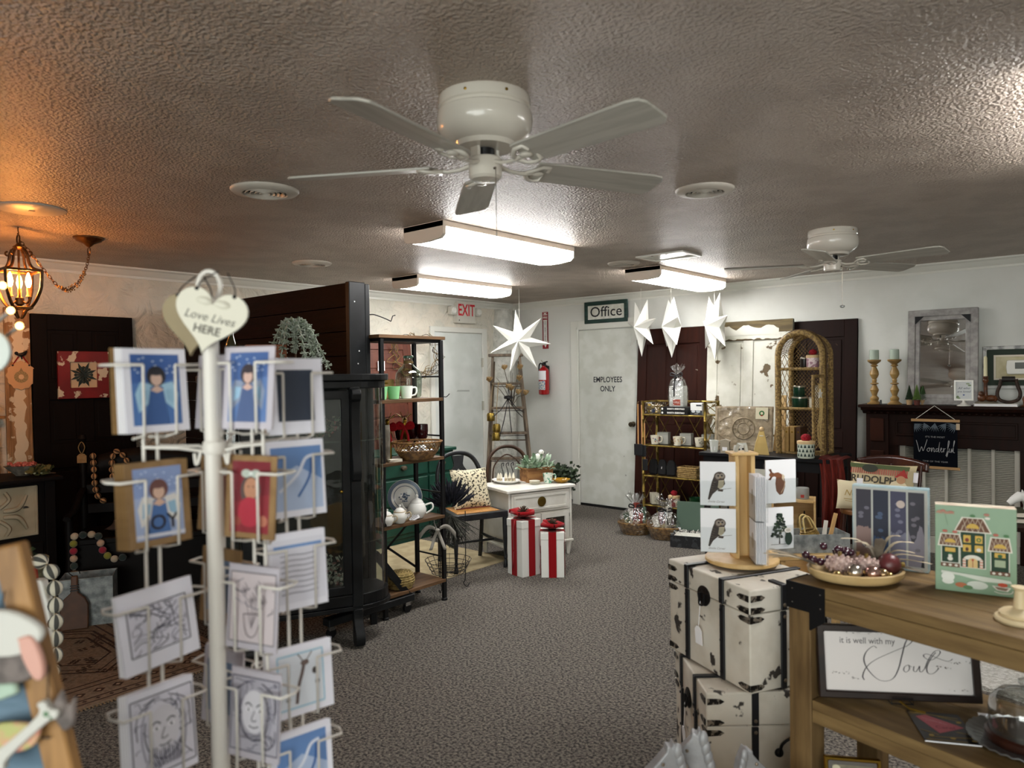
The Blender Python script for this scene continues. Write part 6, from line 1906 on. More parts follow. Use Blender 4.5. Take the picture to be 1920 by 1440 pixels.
# swagged chain to its canopy
t = thing('lantern_canopy', 'bronze ceiling canopy with swagged chain beside the lantern', 'ceiling canopy', (-4.90, 1.69, H))
MB().lathe([(.085, 0), (.085, -.01), (.075, -.016), (.07, -.024), (.03, -.04), (.014, -.055), (.006, -.06), (0, -.06)], 26).build('canopy_plate', BRONZE, t, sm=40)
MB().tube([(.022 * math.cos(a), 0, -.082 + .022 * math.sin(a)) for a in [2 * PI * k / 18 for k in range(18)]], .003, 6, closed=True).build('canopy_ring', BRONZE, t)
pts = spline([(0, 0, -.10), (-.002, -.012, -.17), (.0, -.04, -.24), (.01, -.08, -.30), (.02, -.13, -.335), (.03, -.18, -.32), (.04, -.25, -.24), (.055, -.32, -.15), (.065, -.385, -.075)], 5)
for k in range(len(pts) - 1):
 p, q_ = Vector(pts[k]), Vector(pts[k + 1])
 d = (q_ - p)
 L = d.length * 1.35
 d.normalize()
 sd = d.orthogonal().normalized()
 if k % 2:
  sd = d.cross(sd)
 c_ = (p + q_) / 2
 MB().tube([tuple(c_ + d * (L / 2 * math.cos(a)) + sd * (.008 * math.sin(a))) for a in [2 * PI * i / 12 for i in range(12)]], .0022, 5, closed=True).build('chain_link', BRONZE, t)
b = MB()
q = random.Random(77)
for k in range(8, len(pts) - 14):
 for j in range(3):
  d = Vector((q.uniform(-1, 1), q.uniform(-1, 1), q.uniform(-1, 1))).normalized() * .016
  b.ball(tuple(Vector(pts[k]) + d), .005, 5, 4)
b.build('berry_twine', mat('bronze_berry', '7a5c34', .5, .4), t)

# tall dark door and salvaged boards against the left wall
BLKD = mat('black_brown_door', '140e0c', .6, spec=.1, c2='120d0b', sc=4, st=(6, 6, 1))
PDL = [(-.245, .2, -.05, .92), (.05, .2, .245, .92), (-.245, 1.10, -.05, 1.42), (.05, 1.10, .245, 1.42), (-.245, 1.55, -.05, 1.93), (.05, 1.55, .245, 1.93)]
panel_door('old_door', 'near black six panel door leaning on the trowelled wall', (-5.93, 2.02, 0), 90, .69, 2.045, BLKD, PDL, -1.6, .035)
CHT = mat('peeling_tan_board', 'a8825a', .7, c2='8a6540', sc=3, st=(8, 8, 1), c3='d3c6ac', sc3=11, t3=.56)
t = thing('salvaged_board', 'tall peeling tan and white salvaged board beside the dark door', 'board', (-5.975, 1.60, 0), 90, rx=-.6)
MB().box(-.06, -.0, 0, .07, .03, 2.08).build('main_board', CHT, t, bev=.003)
MB().box(-.085, .002, 0, -.06, .028, 2.08).build('edge_strip', CHT, t, bev=.003)
b = MB()
q = random.Random(12)
jl = [(-.035 + q.uniform(-.012, .012), .95 + 1.0 * k / 40) for k in range(41)]
jr = [(.03 + q.uniform(-.014, .014), .95 + 1.0 * k / 40) for k in range(41)]
decal(t, [('p', 'd9cbb0', jl + jr[::-1])], 'old_white_paint', y=-.0005)
t = thing('wood_backboard', 'wide tan wooden backboard standing behind the dark sideboard', 'board', (-5.99, 1.14, 0), 90, rx=-1.)
for k in range(4):
 MB().box(-.34 + .17 * k, 0, 0, -.175 + .17 * k, .022, 1.46).build('board', mat('warm_pine_board', '9a6e3e', .6, c2='7d5730', sc=3, st=(8, 8, 1)), t, bev=.003)
MB().box(-.34, -.06, 1.30, .36, 0, 1.32).build('ledge', mat('warm_pine_board'), t, bev=.003)
p = world(t, (.22, -.03, 1.325))
t = thing('dried_roses', 'dark red dried roses lying on the narrow board ledge', 'dried flowers', p)
for k in range(4):
 b = MB()
 for j in range(10):
  a = j * 2.4
  b.ball((.012 * math.cos(a), -.05 + .045 * k + .012 * math.sin(a), .025 + .003 * j), .014, 7, 5)
 b.build('rose', mat('dark_rose', '6b1c18', .8, c2='a5452f', sc=30), t, sm=60)
t = thing('scalloped_plaque', 'round scalloped tan plaque with printed wreath on red ribbon', 'plaque', (-5.982, 1.605, 1.60), 90)
n = 60
MB().prism([((.088 + .004 * math.cos(12 * 2 * PI * k / n)) * math.cos(2 * PI * k / n), (.10 + .004 * math.cos(12 * 2 * PI * k / n)) * math.sin(2 * PI * k / n)) for k in range(n)], -.006, .006, 'xz').build('plaque_disc', mat('tan_plaque', 'd0a577', .6), t, bev=.002)
sh = []
for k in range(26):
 a = 2 * PI * k / 26
 sh.append(('e', ('8f7c55', 'a08d63')[k % 2], .03 * math.cos(a), -.01 + .03 * math.sin(a), .014, .012, 8))
sh.append(('e', 'd9bb94', 0, -.01, .016, .016))
sh.append(('p', '8f7c55', [(-.012, .03), (.012, .03), (0, .055)]))
decal(t, sh, 'wreath_print', y=-.0062, gap=.00005)
for s_ in (-1, 1):
 MB().tube([(s_ * .05, -.004, .075), (s_ * .012, -.004, .135)], .004, 5).build('ribbon', REDVEL, t)
 MB().ball((s_ * .05, -.007, .072), .007, 8, 5).build('grommet', BLACKM, t)
t = thing('bird_hook', 'small black iron bird wall hook above the scalloped plaque', 'wall hook', (-5.985, 1.608, 1.745), 90)
b = MB().tube([(-.03, -.01, .005), (0, -.012, .0), (.02, -.012, .012), (.035, -.01, .03)], [.006, .016, .012, .004], 8)
b.ball((-.03, -.012, .012), .012, 8, 6)
b.tube([(0, -.01, 0), (.002, -.012, -.03)], .004, 5)
b.build('iron_bird', BLACKM, t, sm=60)
t = thing('snowflake_picture', 'distressed red frame around a dark green snowflake panel', 'picture', (-5.972, 2.0, 1.60), 90)
DRED = mat('distressed_red', '7d1618', .5, c2='6a1013', sc=5, c3='cfc6b0', sc3=11, t3=.565)
MB().frame(.345, .35, .08, .026, 'xz', h0=-.026).build('picture_frame', DRED, t, bev=.003)
MB().box(-.1, -.008, -.1, .1, 0, .1).build('linen_panel', mat('linen_panel', 'c9b79a', .8), t)
b = MB()
for k in range(8):
 a = R(45 * k + 22.5)
 L = .098 if k % 2 else .094
 d, n_ = (math.cos(a), math.sin(a)), (-math.sin(a), math.cos(a))
 b.prism([(0, 0), (d[0] * L * .6 + n_[0] * .010, d[1] * L * .6 + n_[1] * .010), (d[0] * L, d[1] * L), (d[0] * L * .6 - n_[0] * .010, d[1] * L * .6 - n_[1] * .010)], -.016, -.008, 'xz')
 a2 = a + R(22.5)
 b.tube([(0, -.012, 0), (.05 * math.cos(a2), -.012, .05 * math.sin(a2))], .005, 5)
 b.ball((.055 * math.cos(a2), -.012, .055 * math.sin(a2)), .010, 8, 5)
b.build('snowflake', mat('verdigris_dark', '23302e', .5, .3), t)

# dark sideboard with pressed tin panel
DKW = mat('black_walnut_cabinet', '110c0b', .55, spec=.15, c2='0f0b0a', sc=4)
t = thing('sideboard', 'near black sideboard with chippy white pressed tin panel', 'sideboard', (-5.50, 1.22, 0), 90)
MB().box(-.50, .0, .08, .43, .42, .90).build('carcass', DKW, t, bev=.003)
MB().box(-.53, -.06, .90, .47, .43, .925).build('top', DKW, t, bev=.005, seg=2)
MB().box(-.48, .03, 0, .41, .4, .08).build('plinth', DKW, t)
for x in (-.50, .37):
 MB().box(x, -.03, 0, x + .06, 0, .9).build('pilaster', DKW, t, bev=.004)
TINP = mat('chippy_tin', 'b3a58c', .5, c2='a2947a', sc=6, c3='1b1512', sc3=9, t3=.68, bump=.02, bs=7, det=2)
MB().box(-.10, -.02, .55, .33, -.002, .875).build('tin_panel', TINP, t, bev=.004)
b = MB()
for sx_ in (-1, 1):
 for sz_ in (-1, 1):
  b.tube(spline([(.115 + sx_ * .02, -.02, .71 + sz_ * .02), (.115 + sx_ * .10, -.026, .71 + sz_ * .03), (.115 + sx_ * .15, -.02, .71 + sz_ * .11)], 5), [.012, .014, .016, .016, .017, .016, .015, .014, .012, .01, .008], 6)
  b.tube(spline([(.115, -.02, .71 + sz_ * .04), (.115 + sx_ * .05, -.026, .71 + sz_ * .09), (.115 + sx_ * .03, -.02, .71 + sz_ * .14)], 5), .012, 6)
b.frame(.41, .305, .01, .006, 'xz', (.115, .7125), -.026)
b.build('embossed_relief', TINP, t, sm=60)
MB().box(-.46, -.012, .12, .36, 0, .5).build('lower_door', DKW, t, bev=.006)
# pink potpourri bowl with sprig
SB = .926
t = thing('potpourri_bowl', 'scalloped grey bowl of pink potpourri on the dark sideboard', 'bowl', (-5.68, 1.52, SB), 60)
MB().at(sc=(1.3, .9, 1)).lathe([(.03, 0), (.035, .008), (.07, .05), (.085, .068), (.08, .068), (.06, .045), (0, .035)], 24).build('bowl_body', mat('grey_stoneware', '8e8578', .5, c2='6f675c', sc=26), t, sm=50)
b = MB()
q = random.Random(14)
for k in range(60):
 a, r_ = q.uniform(0, 2 * PI), q.uniform(0, .07)
 b.ball((r_ * 1.3 * math.cos(a), r_ * .9 * math.sin(a), .066 + q.uniform(0, .018)), .011, 6, 4)
o_ = b.build('pink_chips', mat('pink_chips', 'b5544c', .8, c2='c9796e', sc=40), t, sm=60)
o_['kind'] = 'stuff'
t = thing('berry_sprig', 'olive leaf sprig with white berries beside the potpourri bowl', 'sprig', (-5.60, 1.60, SB), 60)
b = MB()
sprig(b, (0, 0, .015), 26, .09, .03, .045, 61)
b.build('leaves', mat('olive_leaf', '5c5a33', .7), t, fix=False)
for k in range(6):
 a = k * 2.4
 MB().ball((.05 * math.cos(a) - .03, .03 * math.sin(a), .02), .010, 8, 6).build('white_berry', mat('ivory_wax'), t, sm=60)
MB().tube(spline([(-.1, .0, .01), (-.04, .01, .018), (.04, -.01, .015), (.09, .0, .01)], 4), .005, 5).build('twig', mat('twig_brown'), t)

# dark settle bench with garlands
t = thing('settle_bench', 'near black wooden settle bench with curved arms', 'bench', (-5.318, 2.162, 0), 60)
W2 = .43
MB().box(-W2, -.20, .46, W2, .26, .50).build('seat', DKW, t, bev=.006)
MB().box(-W2 + .03, -.17, .1, W2 - .03, -.15, .46).build('front_panel', DKW, t)
for s_ in (-1, 1):
 MB().lathe([(.022, 0), (.026, .2), (.022, .5), (.028, .62), (.02, .8), (.026, .95), (.02, 1.05), (.03, 1.08), (.016, 1.11), (.03, 1.14), (.02, 1.17), (0, 1.18)], 14, (s_ * W2, .24, 0)).build('back_post', DKW, t, sm=40)
 MB().lathe([(.025, 0), (.03, .2), (.022, .4), (.026, .56), (.02, .65)], 12, (s_ * W2, -.2, 0)).build('arm_post', DKW, t, sm=40)
 MB().tube(spline([(s_ * W2, .24, .78), (s_ * W2, .10, .74), (s_ * W2, -.06, .67), (s_ * W2, -.2, .66), (s_ * W2, -.26, .65)], 4), .024, 8, flat=.7).build('arm', DKW, t, sm=60)
MB().sheet(lambda u, v: ((u - .5) * 2 * W2, .25, .86 + .03 * math.sin(PI * u) + .13 * v * (1 + .35 * math.sin(PI * u))), 16, 2).build('crest_rail', DKW, t, sm=60, solid=.03)
for z in (.60, .74):
 MB().box(-W2, .235, z, W2, .255, z + .07).build('back_slat', DKW, t, bev=.004)
tb = t
t = thing('bench_cushion', 'dark grey-brown cushion on the settle bench', 'cushion', world(t, (.02, .03, .545)), 60)
pillow(MB().at(rx=90), .52, .36, .09).build('cover', mat('taupe_cloth', '3c332f', .9), t, sm=70)
def garland(label, pts, r, cols, m_s, cat='garland', stripes=False, name='bead_garland', step=1):
 g = thing(name, label, cat, pts[0])
 o0 = Vector(pts[0])
 P = [Vector(p) - o0 for p in pts]
 MB().tube([tuple(p) for p in P], .0025, 5).build('cord', mat('jute_twine'), g)
 # evenly spaced beads
 L = [0]
 for a, b_ in zip(P, P[1:]):
  L.append(L[-1] + (b_ - a).length)
 n = int(L[-1] / (r * m_s))
 for k in range(n):
  s_ = (k + .5) * L[-1] / n
  i = max(j for j in range(len(L)) if L[j] <= s_)
  i = min(i, len(P) - 2)
  f_ = (s_ - L[i]) / max(1e-6, L[i + 1] - L[i])
  c_ = P[i].lerp(P[i + 1], f_)
  d = (P[i + 1] - P[i]).normalized()
  rot = Vector((0, 0, 1)).rotation_difference(d).to_matrix().to_4x4()
  b = MB()
  b.T = Matrix.Translation(c_) @ rot
  if stripes:
   ns = 20
   b.lathe([(r * math.sin(PI * i_ / 8) if 0 < i_ < 8 else r * .2, -r * 1.05 * math.cos(PI * i_ / 8)) for i_ in range(9)], ns)
   b.mi = [(j % ns) // 2 % 2 if j < 8 * ns else 0 for j in range(len(b.f))]
   b.build('bead', cols, g, sm=60)
  else:
   b.ball((0, 0, 0), r, 12, 8)
   b.build('bead', cols[k % len(cols)], g, sm=60)
 return g
STRW, STRG = mat('stripe_cream', 'd3cdbb', .8), mat('stripe_charcoal', '4a4a46', .8)
STB, STB2 = mat('stripe_tan', 'b98f62', .8), mat('stripe_brown', '4c3524', .8)
garland('tan and brown striped bead garland hanging down the bench back', [world(tb, p_) for p_ in spline([(-.36, .205, 1.04), (-.355, .20, .93), (-.35, .20, .80), (-.33, .20, .72), (-.28, .20, .68)], 4)], .021, (STB, STB2), 2.1, stripes=True)
garland('tan and brown striped bead garland draped over the bench crest', [world(tb, p_) for p_ in spline([(-.10, .20, .86), (-.16, .205, 1.0), (-.22, .205, 1.04), (-.24, .20, .95), (-.235, .20, .84)], 4)], .021, (STB, STB2), 2.1, stripes=True)
FELT = [mat('felt_' + c_, c_, .95, sheen=.3) for c_ in ('b7a58c', '2e3a36', 'c9a58a', '9c2338', '8d8a36', 'c7b298', '25312f')]
garland('coloured felt ball garland looped along the bench seat front', [world(tb, p_) for p_ in spline([(-.40, -.225, .26), (-.40, -.225, .50), (-.38, -.215, .53), (-.28, -.21, .53), (-.25, -.225, .51), (-.23, -.225, .42), (-.17, -.225, .36), (-.09, -.225, .37)], 5)], .024, FELT, 2.0)
t = thing('kraft_tag', 'brown paper tag hung on the settle bench post', 'tag', world(tb, (-.43, .205, 1.0)), 60)
MB().prism([(-.03, -.03), (.03, -.03), (.03, .02), (.015, .035), (-.015, .035), (-.03, .02)], -.001, .001, 'xz').build('tag_card', KRAFT, t)
MB().tube(spline([(0, 0, .03), (-.02, -.002, .08), (0, .004, .12), (.02, -.002, .08), (0, 0, .03)], 4), .003, 5).build('string', mat('jute_twine'), t)

# patterned rug
RUGB = mat('rug_tan', '8f7a66', .95, c2='7d6957', sc=60, lo=.4, hi=.6)
t = thing('area_rug', 'tan and brown patterned flatweave rug in the lantern bay', 'rug', (-4.62, 1.05, .0), 0)
MB().box(-.83, -1.0, 0, .83, 1.0, .008).build('rug_body', RUGB, t)
sh = []
DB, LB = '40291f', '9c8670'
for e in (.79, .74, .60, .55):
 w_ = .012
 for s_ in (-1, 1):
  sh.append(('r', DB, s_ * e - w_ / 2, -e * 1.2, s_ * e + w_ / 2, e * 1.2))
  sh.append(('r', DB, -e, s_ * e * 1.2 - w_ / 2, e, s_ * e * 1.2 + w_ / 2))
for (e, n_) in ((.67, 18), (.765, 30)):
 for k in range(n_):
  u = -e + 2 * e * (k + .5) / n_
  for s_ in (-1, 1):
   r_ = .03 if n_ < 20 else .013
   for (cx, cy) in ((s_ * e, u * 1.2), (u, s_ * e * 1.2)):
    sh.append(('p', DB, [(cx - r_, cy), (cx, cy - r_), (cx + r_, cy), (cx, cy + r_)]))
    if n_ < 20:
     sh.append(('p', LB, [(cx - r_ * .4, cy), (cx, cy - r_ * .4), (cx + r_ * .4, cy), (cx, cy + r_ * .4)]))
for (cx, cy) in ((0, 0), (0, .42), (0, -.42)):
 for e, w_ in ((.46, .016), (.40, .010), (.30, .014)):
  P = [(cx - e, cy), (cx - e * .6, cy - e * .42), (cx + e * .6, cy - e * .42), (cx + e, cy), (cx + e * .6, cy + e * .42), (cx - e * .6, cy + e * .42), (cx - e, cy)]
  sh.append(('l', DB, P, w_))
q = random.Random(19)
for k in range(120):
 cx, cy = q.uniform(-.52, .52), q.uniform(-.62, .62)
 a = q.choice((0, 45))
 for j in range(4):
  b_ = R(a + 90 * j)
  sh.append(('e', '4c3324', cx + .018 * math.cos(b_), cy + .018 * math.sin(b_), .011, .011, 7))
o_ = decal(t, sh, 'woven_pattern', gap=.000004)
place(o_, (0, 0, .0085), 0, -90)
b = MB()
for k in range(120):
 y = -.99 + 1.98 * k / 119
 b.box(.83, y - .003, .001, .85, y + .003, .005)
o_ = b.build('fringe', mat('rug_fringe', '8d7458', .95), t)
o_['kind'] = 'stuff'

# galvanised tub and leather paddle on the rug's far side
t = thing('galvanised_bin', 'upright galvanised metal bin behind the brown paddle', 'bin', (-5.12, 1.72, .008), 62)
for (a, b_, c_, d) in ((-.15, -.10, .15, -.095), (-.15, .095, .15, .10), (-.15, -.095, -.145, .095), (.145, -.095, .15, .095)):
 MB().box(a, b_, 0, c_, d, .30).build('bin_wall', GALV, t)
MB().box(-.145, -.095, 0, .145, .095, .005).build('bin_floor', GALV, t)
MB().tube([(-.15, -.1, .30), (.15, -.1, .30), (.15, .1, .30), (-.15, .1, .30)], .004, 6, closed=True).build('rolled_rim', GALV, t)
t = thing('bottle_paddle', 'brown bottle shaped wooden paddle leaning on the metal bin', 'paddle', (-5.02, 1.60, .008), 62, rx=-6)
MB().prism([(-.075, 0), (.075, 0), (.078, .03), (.078, .15), (.06, .19), (.022, .225), (.018, .25), (.018, .33), (-.018, .33), (-.018, .25), (-.022, .225), (-.06, .19), (-.078, .15), (-.078, .03)], -.014, .014, 'xz').build('paddle_body', mat('chestnut_paddle', '5a3418', .5, c2='46270f', sc=5), t, bev=.006, seg=2)
for z in (.24, .255, .27):
 MB().tube([(-.02, -.016, z), (.02, -.016, z), (.02, .016, z), (-.02, .016, z)], .004, 5, closed=True).build('neck_binding', BLACKM, t)
MB().tube(spline([(-.01, 0, .33), (-.03, 0, .355), (.02, 0, .36), (.03, 0, .34)], 4), .003, 5).build('hanging_thong', BLACKM, t)

# ================================================================== stacked trunks
TRW = mat('worn_white_trunk', 'd6d0c4', .55, c2='c4bcae', sc=5, c3='3a3532', sc3=13, t3=.625)
STRP = mat('trunk_strap', '15161a', .45)
def trunk(loc, rz, L, W, Hh, label, lid=.24, tag_=True):
 g = thing('storage_trunk', label, 'trunk', loc, rz)
 zl = Hh * (1 - lid)
 MB().box(-L, 0, 0, 0, W, zl - .002).build('trunk_body', TRW, g, bev=.004)
 MB().box(-L - .003, -.003, zl + .001, .003, W + .003, Hh).build('trunk_lid', TRW, g, bev=.006, seg=2)
 for x in (-L * .30, -L * .74):
  sb = MB().box(x - .012, -.008, 0, x + .012, -.0, zl - .003).box(x - .012, -.011, zl + .002, x + .012, -.003, Hh + .006).box(x - .012, -.011, Hh, x + .012, W + .011, Hh + .007).box(x - .012, W, 0, x + .012, W + .008, zl)
  sb.build('strap', STRP, g, bev=.002)
  for z in (.03, Hh * .4, zl - .02, zl + .02):
   MB().at((x, -.011, z), rx=90).lathe([(.006, 0), (.005, .003), (0, .004)], 8).build('stud', BLACKM, g, sm=60)
 y = W * .42
 sb = MB().box(.0, y - .012, 0, .008, y + .012, zl - .003).box(.003, y - .012, zl + .002, .011, y + .012, Hh + .006).box(-.06, y - .012, Hh, .011, y + .012, Hh + .007)
 sb.build('strap', STRP, g, bev=.002)
 for z in (.03, zl - .02, zl + .02):
  MB().at((.011, y, z), ry=90).lathe([(.007, 0), (.006, .003), (0, .004)], 8).build('stud', mat('pewter_knob'), g, sm=60)
 PLT = mat('corner_plate_metal', '201d1b', .4, .5, c2='8d8478', sc=60, lo=.5, hi=.6)
 for (cx, sg) in ((0, -1), (-L, 1)):
  for z in (zl * .93, zl + .015, Hh - .03, .02):
   e = .004 if z > zl else 0
   c_ = MB()
   c_.prism([(cx + sg * 0, z - .011), (cx + sg * .045, z - .009), (cx + sg * .06, z), (cx + sg * .045, z + .009), (cx, z + .011)], -.0035 - e, -.0005 - e, 'xz')
   if cx == 0:
    c_.prism([(0, z - .011), (.045, z - .009), (.06, z), (.045, z + .009), (0, z + .011)], .0005 + e, .0035 + e, 'yz')
   c_.build('corner_plate', PLT, g)
 # lock on the long side
 lk = MB().at((-L * .52, -.003, zl), rx=90).lathe([(.036, 0), (.038, .004), (.03, .008), (0, .009)], 20)
 lk.build('lock_plate', mat('black_iron_lock', '1a1716', .45, .5, bump=.004, bs=80), g, sm=50)
 MB().tube(spline([(-L * .52 - .014, -.014, zl + .01), (-L * .52 - .012, -.018, zl - .028), (-L * .52 + .012, -.018, zl - .028), (-L * .52 + .014, -.014, zl + .01)], 4), .004, 6).build('hasp', BLACKM, g)
 # bail handle on the end
 y = W * .78
 MB().tube(spline([(.01, y - .06, zl * .70), (.02, y - .055, zl * .82), (.024, y - .02, zl * .90), (.024, y + .02, zl * .90), (.02, y + .055, zl * .82), (.01, y + .06, zl * .70)], 5), .005, 8).build('bail_handle', BLACKM, g, sm=60)
 for s_ in (-1, 1):
  MB().at((.0005, y + s_ * .06, zl * .70), ry=90).lathe([(.016, 0), (.013, .008), (0, .012)], 12).build('handle_boss', BLACKM, g, sm=60)
 if tag_:
  tg = MB().prism([(-.02, -.055), (.02, -.055), (.02, 0), (.008, .014), (-.008, .014), (-.02, 0)], -.001, .001, 'xz')
  o_ = tg.build('price_tag', PAPER, g)
  place(o_, (-L * .55, -.022, zl - .13), 0, 4)
  MB().tube([(-L * .53, -.018, zl - .02), (-L * .55, -.02, zl - .118)], .0012, 4).build('tag_string', PAPER, g)
 return g
g = trunk((-1.012, 2.395, .4495), 153 - 180, .475, .34, .36, 'worn white trunk with black straps, upper of the two', .24)
# the lower trunk sits turned the other way
trunk((-1.144, 2.333, 0), -48, .44, .40, .442, 'worn white trunk with black straps, lower of the two', .27)

# ================================================================== wooden card spinner on the trunk
SPX, SPY, SPZ = -1.175, 2.71, .817
BIRCH = mat('birch_ply', 'd3b27c', .45, c2='c09a60', sc=3, st=(6, 6, 1.2), lo=.35, hi=.65)
t = thing('wooden_card_spinner', 'pale birch revolving card stand on the upper trunk', 'card stand', (SPX, SPY, SPZ), 41)
MB().lathe([(.09, 0), (.09, .004)], 24).build('turntable_bearing', BLACKM, t)
MB().lathe([(.135, .004), (.139, .008), (.139, .018), (.135, .022), (0, .022)], 44).build('round_base', BIRCH, t, sm=30)
for x in (-.028, .034):
 MB().box(x - .008, -.04, .022, x + .008, .04, .42).build('upright', BIRCH, t, bev=.002)
MB().box(-.02, .01, .022, .026, .018, .42).build('centre_panel', BIRCH, t)
MB().box(-.048, -.046, .42, .054, .046, .43).build('cap', BIRCH, t, bev=.002)
MB().tube([(-.02, 0, .43), (-.01, -.005, .46), (.015, -.005, .46), (.022, 0, .43)], .008, 4).build('card_clip', mat('grey_carton'), t)
ACR = glass('clear_acrylic', 'fbfcfc', .012, .03, edge=.3)
SPM = Matrix.Translation((SPX, SPY, SPZ)) @ Matrix.Rotation(R(41), 4, 'Z')
OWL = [('p', '3a302c', [(-.012, .03), (.012, .034), (.024, .02), (.028, .0), (.018, -.014), (.002, -.022), (-.018, -.04), (-.03, -.062), (-.036, -.06), (-.03, -.03), (-.024, -.005), (-.018, .015)]),
       ('e', '4a3e38', .008, .028, .021, .018), ('e', '8d8278', .002, .028, .010, .011, 12), ('e', '8d8278', .017, .03, .009, .010, 12), ('e', '1d1816', .003, .03, .0035, .0035, 8), ('e', '1d1816', .016, .031, .0035, .0035, 8), ('p', 'c9a24a', [(.008, .027), (.012, .027), (.010, .021)]),
       ('p', 'c9bda2', [(.004, .012), (.024, .014), (.022, -.008), (.012, -.02), (.0, -.014)])]
for k in range(5):
 OWL.append(('l', '4a3e38', [(.004 + .0042 * k, .010), (.001 + .0042 * k, -.014)], .0013))
for k in range(6):
 OWL.append(('l', '6e6258', [(-.022 - .001 * k, .008 - .009 * k), (-.008 - .003 * k, .004 - .008 * k)], .0014))
OWL += [('l', '6b5f55', [(-.02, -.026), (.05, -.016)], .0012), ('p', '4a3c34', [(.004, -.02), (.022, -.022), (.018, -.03), (.0, -.028)])]
DEER = [('p', '6d4028', [(-.02, .022), (.004, .026), (.016, .01), (.018, -.02), (.008, -.048), (-.006, -.052), (-.02, -.036), (-.024, -.008)]), ('p', '835236', [(-.034, .032), (-.012, .036), (.004, .028), (.004, .016), (-.016, .016), (-.034, .022)]), ('e', '835236', -.038, .027, .012, .009), ('p', '5a3320', [(-.044, .034), (-.052, .048), (-.042, .05), (-.036, .036)]), ('p', '5a3320', [(-.044, .02), (-.054, .008), (-.044, .006), (-.036, .018)]), ('p', 'd6c4aa', [(.006, .03), (.016, .02), (.012, .0), (.004, .012)]), ('e', '241612', -.034, .03, .002, .002, 8), ('l', 'c9a889', [(.0, -.044), (.014, -.022), (.018, .0)], .003)]
TREE = [('p', '2b241c', [(-.003, -.06), (.003, -.06), (.002, -.03), (-.002, -.03)])]
q = random.Random(23)
for k in range(95):
 z = q.uniform(-.035, .055)
 w_ = .034 * (1 - (z + .035) / .1) + .004
 TREE.append(('e', q.choice(['24362a', '1c2b21', '30442f', '15211a']), q.uniform(-w_, w_), z, .007, .005, 6))
for k in range(14):
 z = q.uniform(-.03, .045)
 w_ = .03 * (1 - (z + .035) / .1)
 TREE.append(('e', 'd8d4c4', q.uniform(-w_, w_), z, .0016, .0016, 6))
TREE += [('r', '2a2a28', -.04, -.0615, .028, -.06), ('e', '22332a', .036, -.04, .016, .026, 16), ('e', 'd9d6d0', .034, -.008, .016, .010, 16), ('e', 'b9b4aa', .034, -.008, .010, .006, 12)]
def pocket_cards(lx, ly, lz, yaw, art, lab, n, w, h, sig=None, sp=.0036):
 """an acrylic pocket on the stand and the cards standing in it"""
 pk = thing('acrylic_pocket', None, None, (lx, ly, lz), yaw)
 pk.parent = t
 MB().box(-w / 2 - .004, -.0185, -.004, w / 2 + .004, -.0170, h * .55).build('front_sheet', ACR, pk)
 yb = -.012 + sp * n
 MB().box(-w / 2 - .004, yb, -.004, w / 2 + .004, yb + .0015, h * .9).build('back_sheet', ACR, pk)
 MB().box(-w / 2 - .004, -.0185, -.0055, w / 2 + .004, yb + .0015, -.004).build('pocket_floor', ACR, pk)
 base = SPM @ Matrix.Translation((lx, ly, lz)) @ Matrix.Rotation(R(yaw), 4, 'Z')
 for k in range(n):
  p = base @ Vector((.0012 * k - .001 * n, -.0145 + sp * k, -.003))
  nm = lab if k == 0 else ('next', 'second', 'third', 'fourth', 'fifth', 'sixth')[k - 1] + ' white card behind the ' + lab
  c_ = thing('greeting_card', nm, 'card', p, 41 + yaw, 'cards on the birch card stand')
  MB().box(-w / 2, 0, 0, w / 2, .0022, h).build('card_stock', PAPER, c_)
  if k == 0:
   decal(c_, [(s_[0], s_[1]) + tuple(s_[2:]) for s_ in art], 'card_print', y=-.0001, z0=h * .5, s=1.0, gap=.00004)
   if sig:
    decal(c_, [('t', '8a7f7c', sig, .011, -.005, .0, dict(shear=.4))], 'signature', y=-.0001, z0=.014)
t_sp = t
pocket_cards(-.105, -.055, .238, -14, OWL, 'owl card in the upper acrylic pocket', 3, .128, .165, 'Emilie Carver')
pocket_cards(-.105, -.055, .06, -14, OWL, 'owl card in the lower acrylic pocket', 3, .128, .165, 'Emilie Carver')
pocket_cards(.142, -.02, .238, 12, DEER, 'curled deer card on the right of the birch stand', 3, .128, .165)
pocket_cards(.135, -.02, .06, 12, TREE, 'decorated tree card on the right of the birch stand', 3, .12, .160)
pocket_cards(.028, -.095, .19, -96, [('e', 'c9c4be', 0, 0, .02, .03)], 'edge-on card in the upper side pocket', 7, .11, .165, None, .0055)
pocket_cards(.028, -.095, .03, -96, [('e', 'c9c4be', 0, 0, .02, .03)], 'edge-on card in the lower side pocket', 7, .11, .155, None, .0055)

# ================================================================== console table
OAK = mat('rustic_oak', '806843', .6, spec=.3, c2='5e492c', sc=3.5, st=(1.2, 9, 9), lo=.3, hi=.7, c3='3a2a18', sc3=5, t3=.72, bump=.0015, bs=30, bst=(1, 9, 9))
OAKV = mat('rustic_oak_leg', '7a6240', .6, spec=.3, c2='533f26', sc=3.5, st=(9, 9, 1.2), lo=.3, hi=.7, c3='3a2a18', sc3=5, t3=.72)
TBX, TBY, TRZ = -.835, 2.27, -13.9
t = thing('console_table', 'rustic wooden console table with black metal corner brackets', 'table', (TBX, TBY, 0), TRZ)
TL, TW, TZ = 1.45, .46, .905
for k in range(3):
 MB().box(0, TW * k / 3 + .001, TZ - .03, TL, TW * (k + 1) / 3 - .001, TZ).build('top_plank', OAK, t, bev=.002)
MB().box(.0, 0, TZ - .082, TL, .035, TZ - .031).build('apron', OAK, t, bev=.002)
MB().box(.0, TW - .035, TZ - .082, TL, TW, TZ - .031).build('apron', OAK, t, bev=.002)
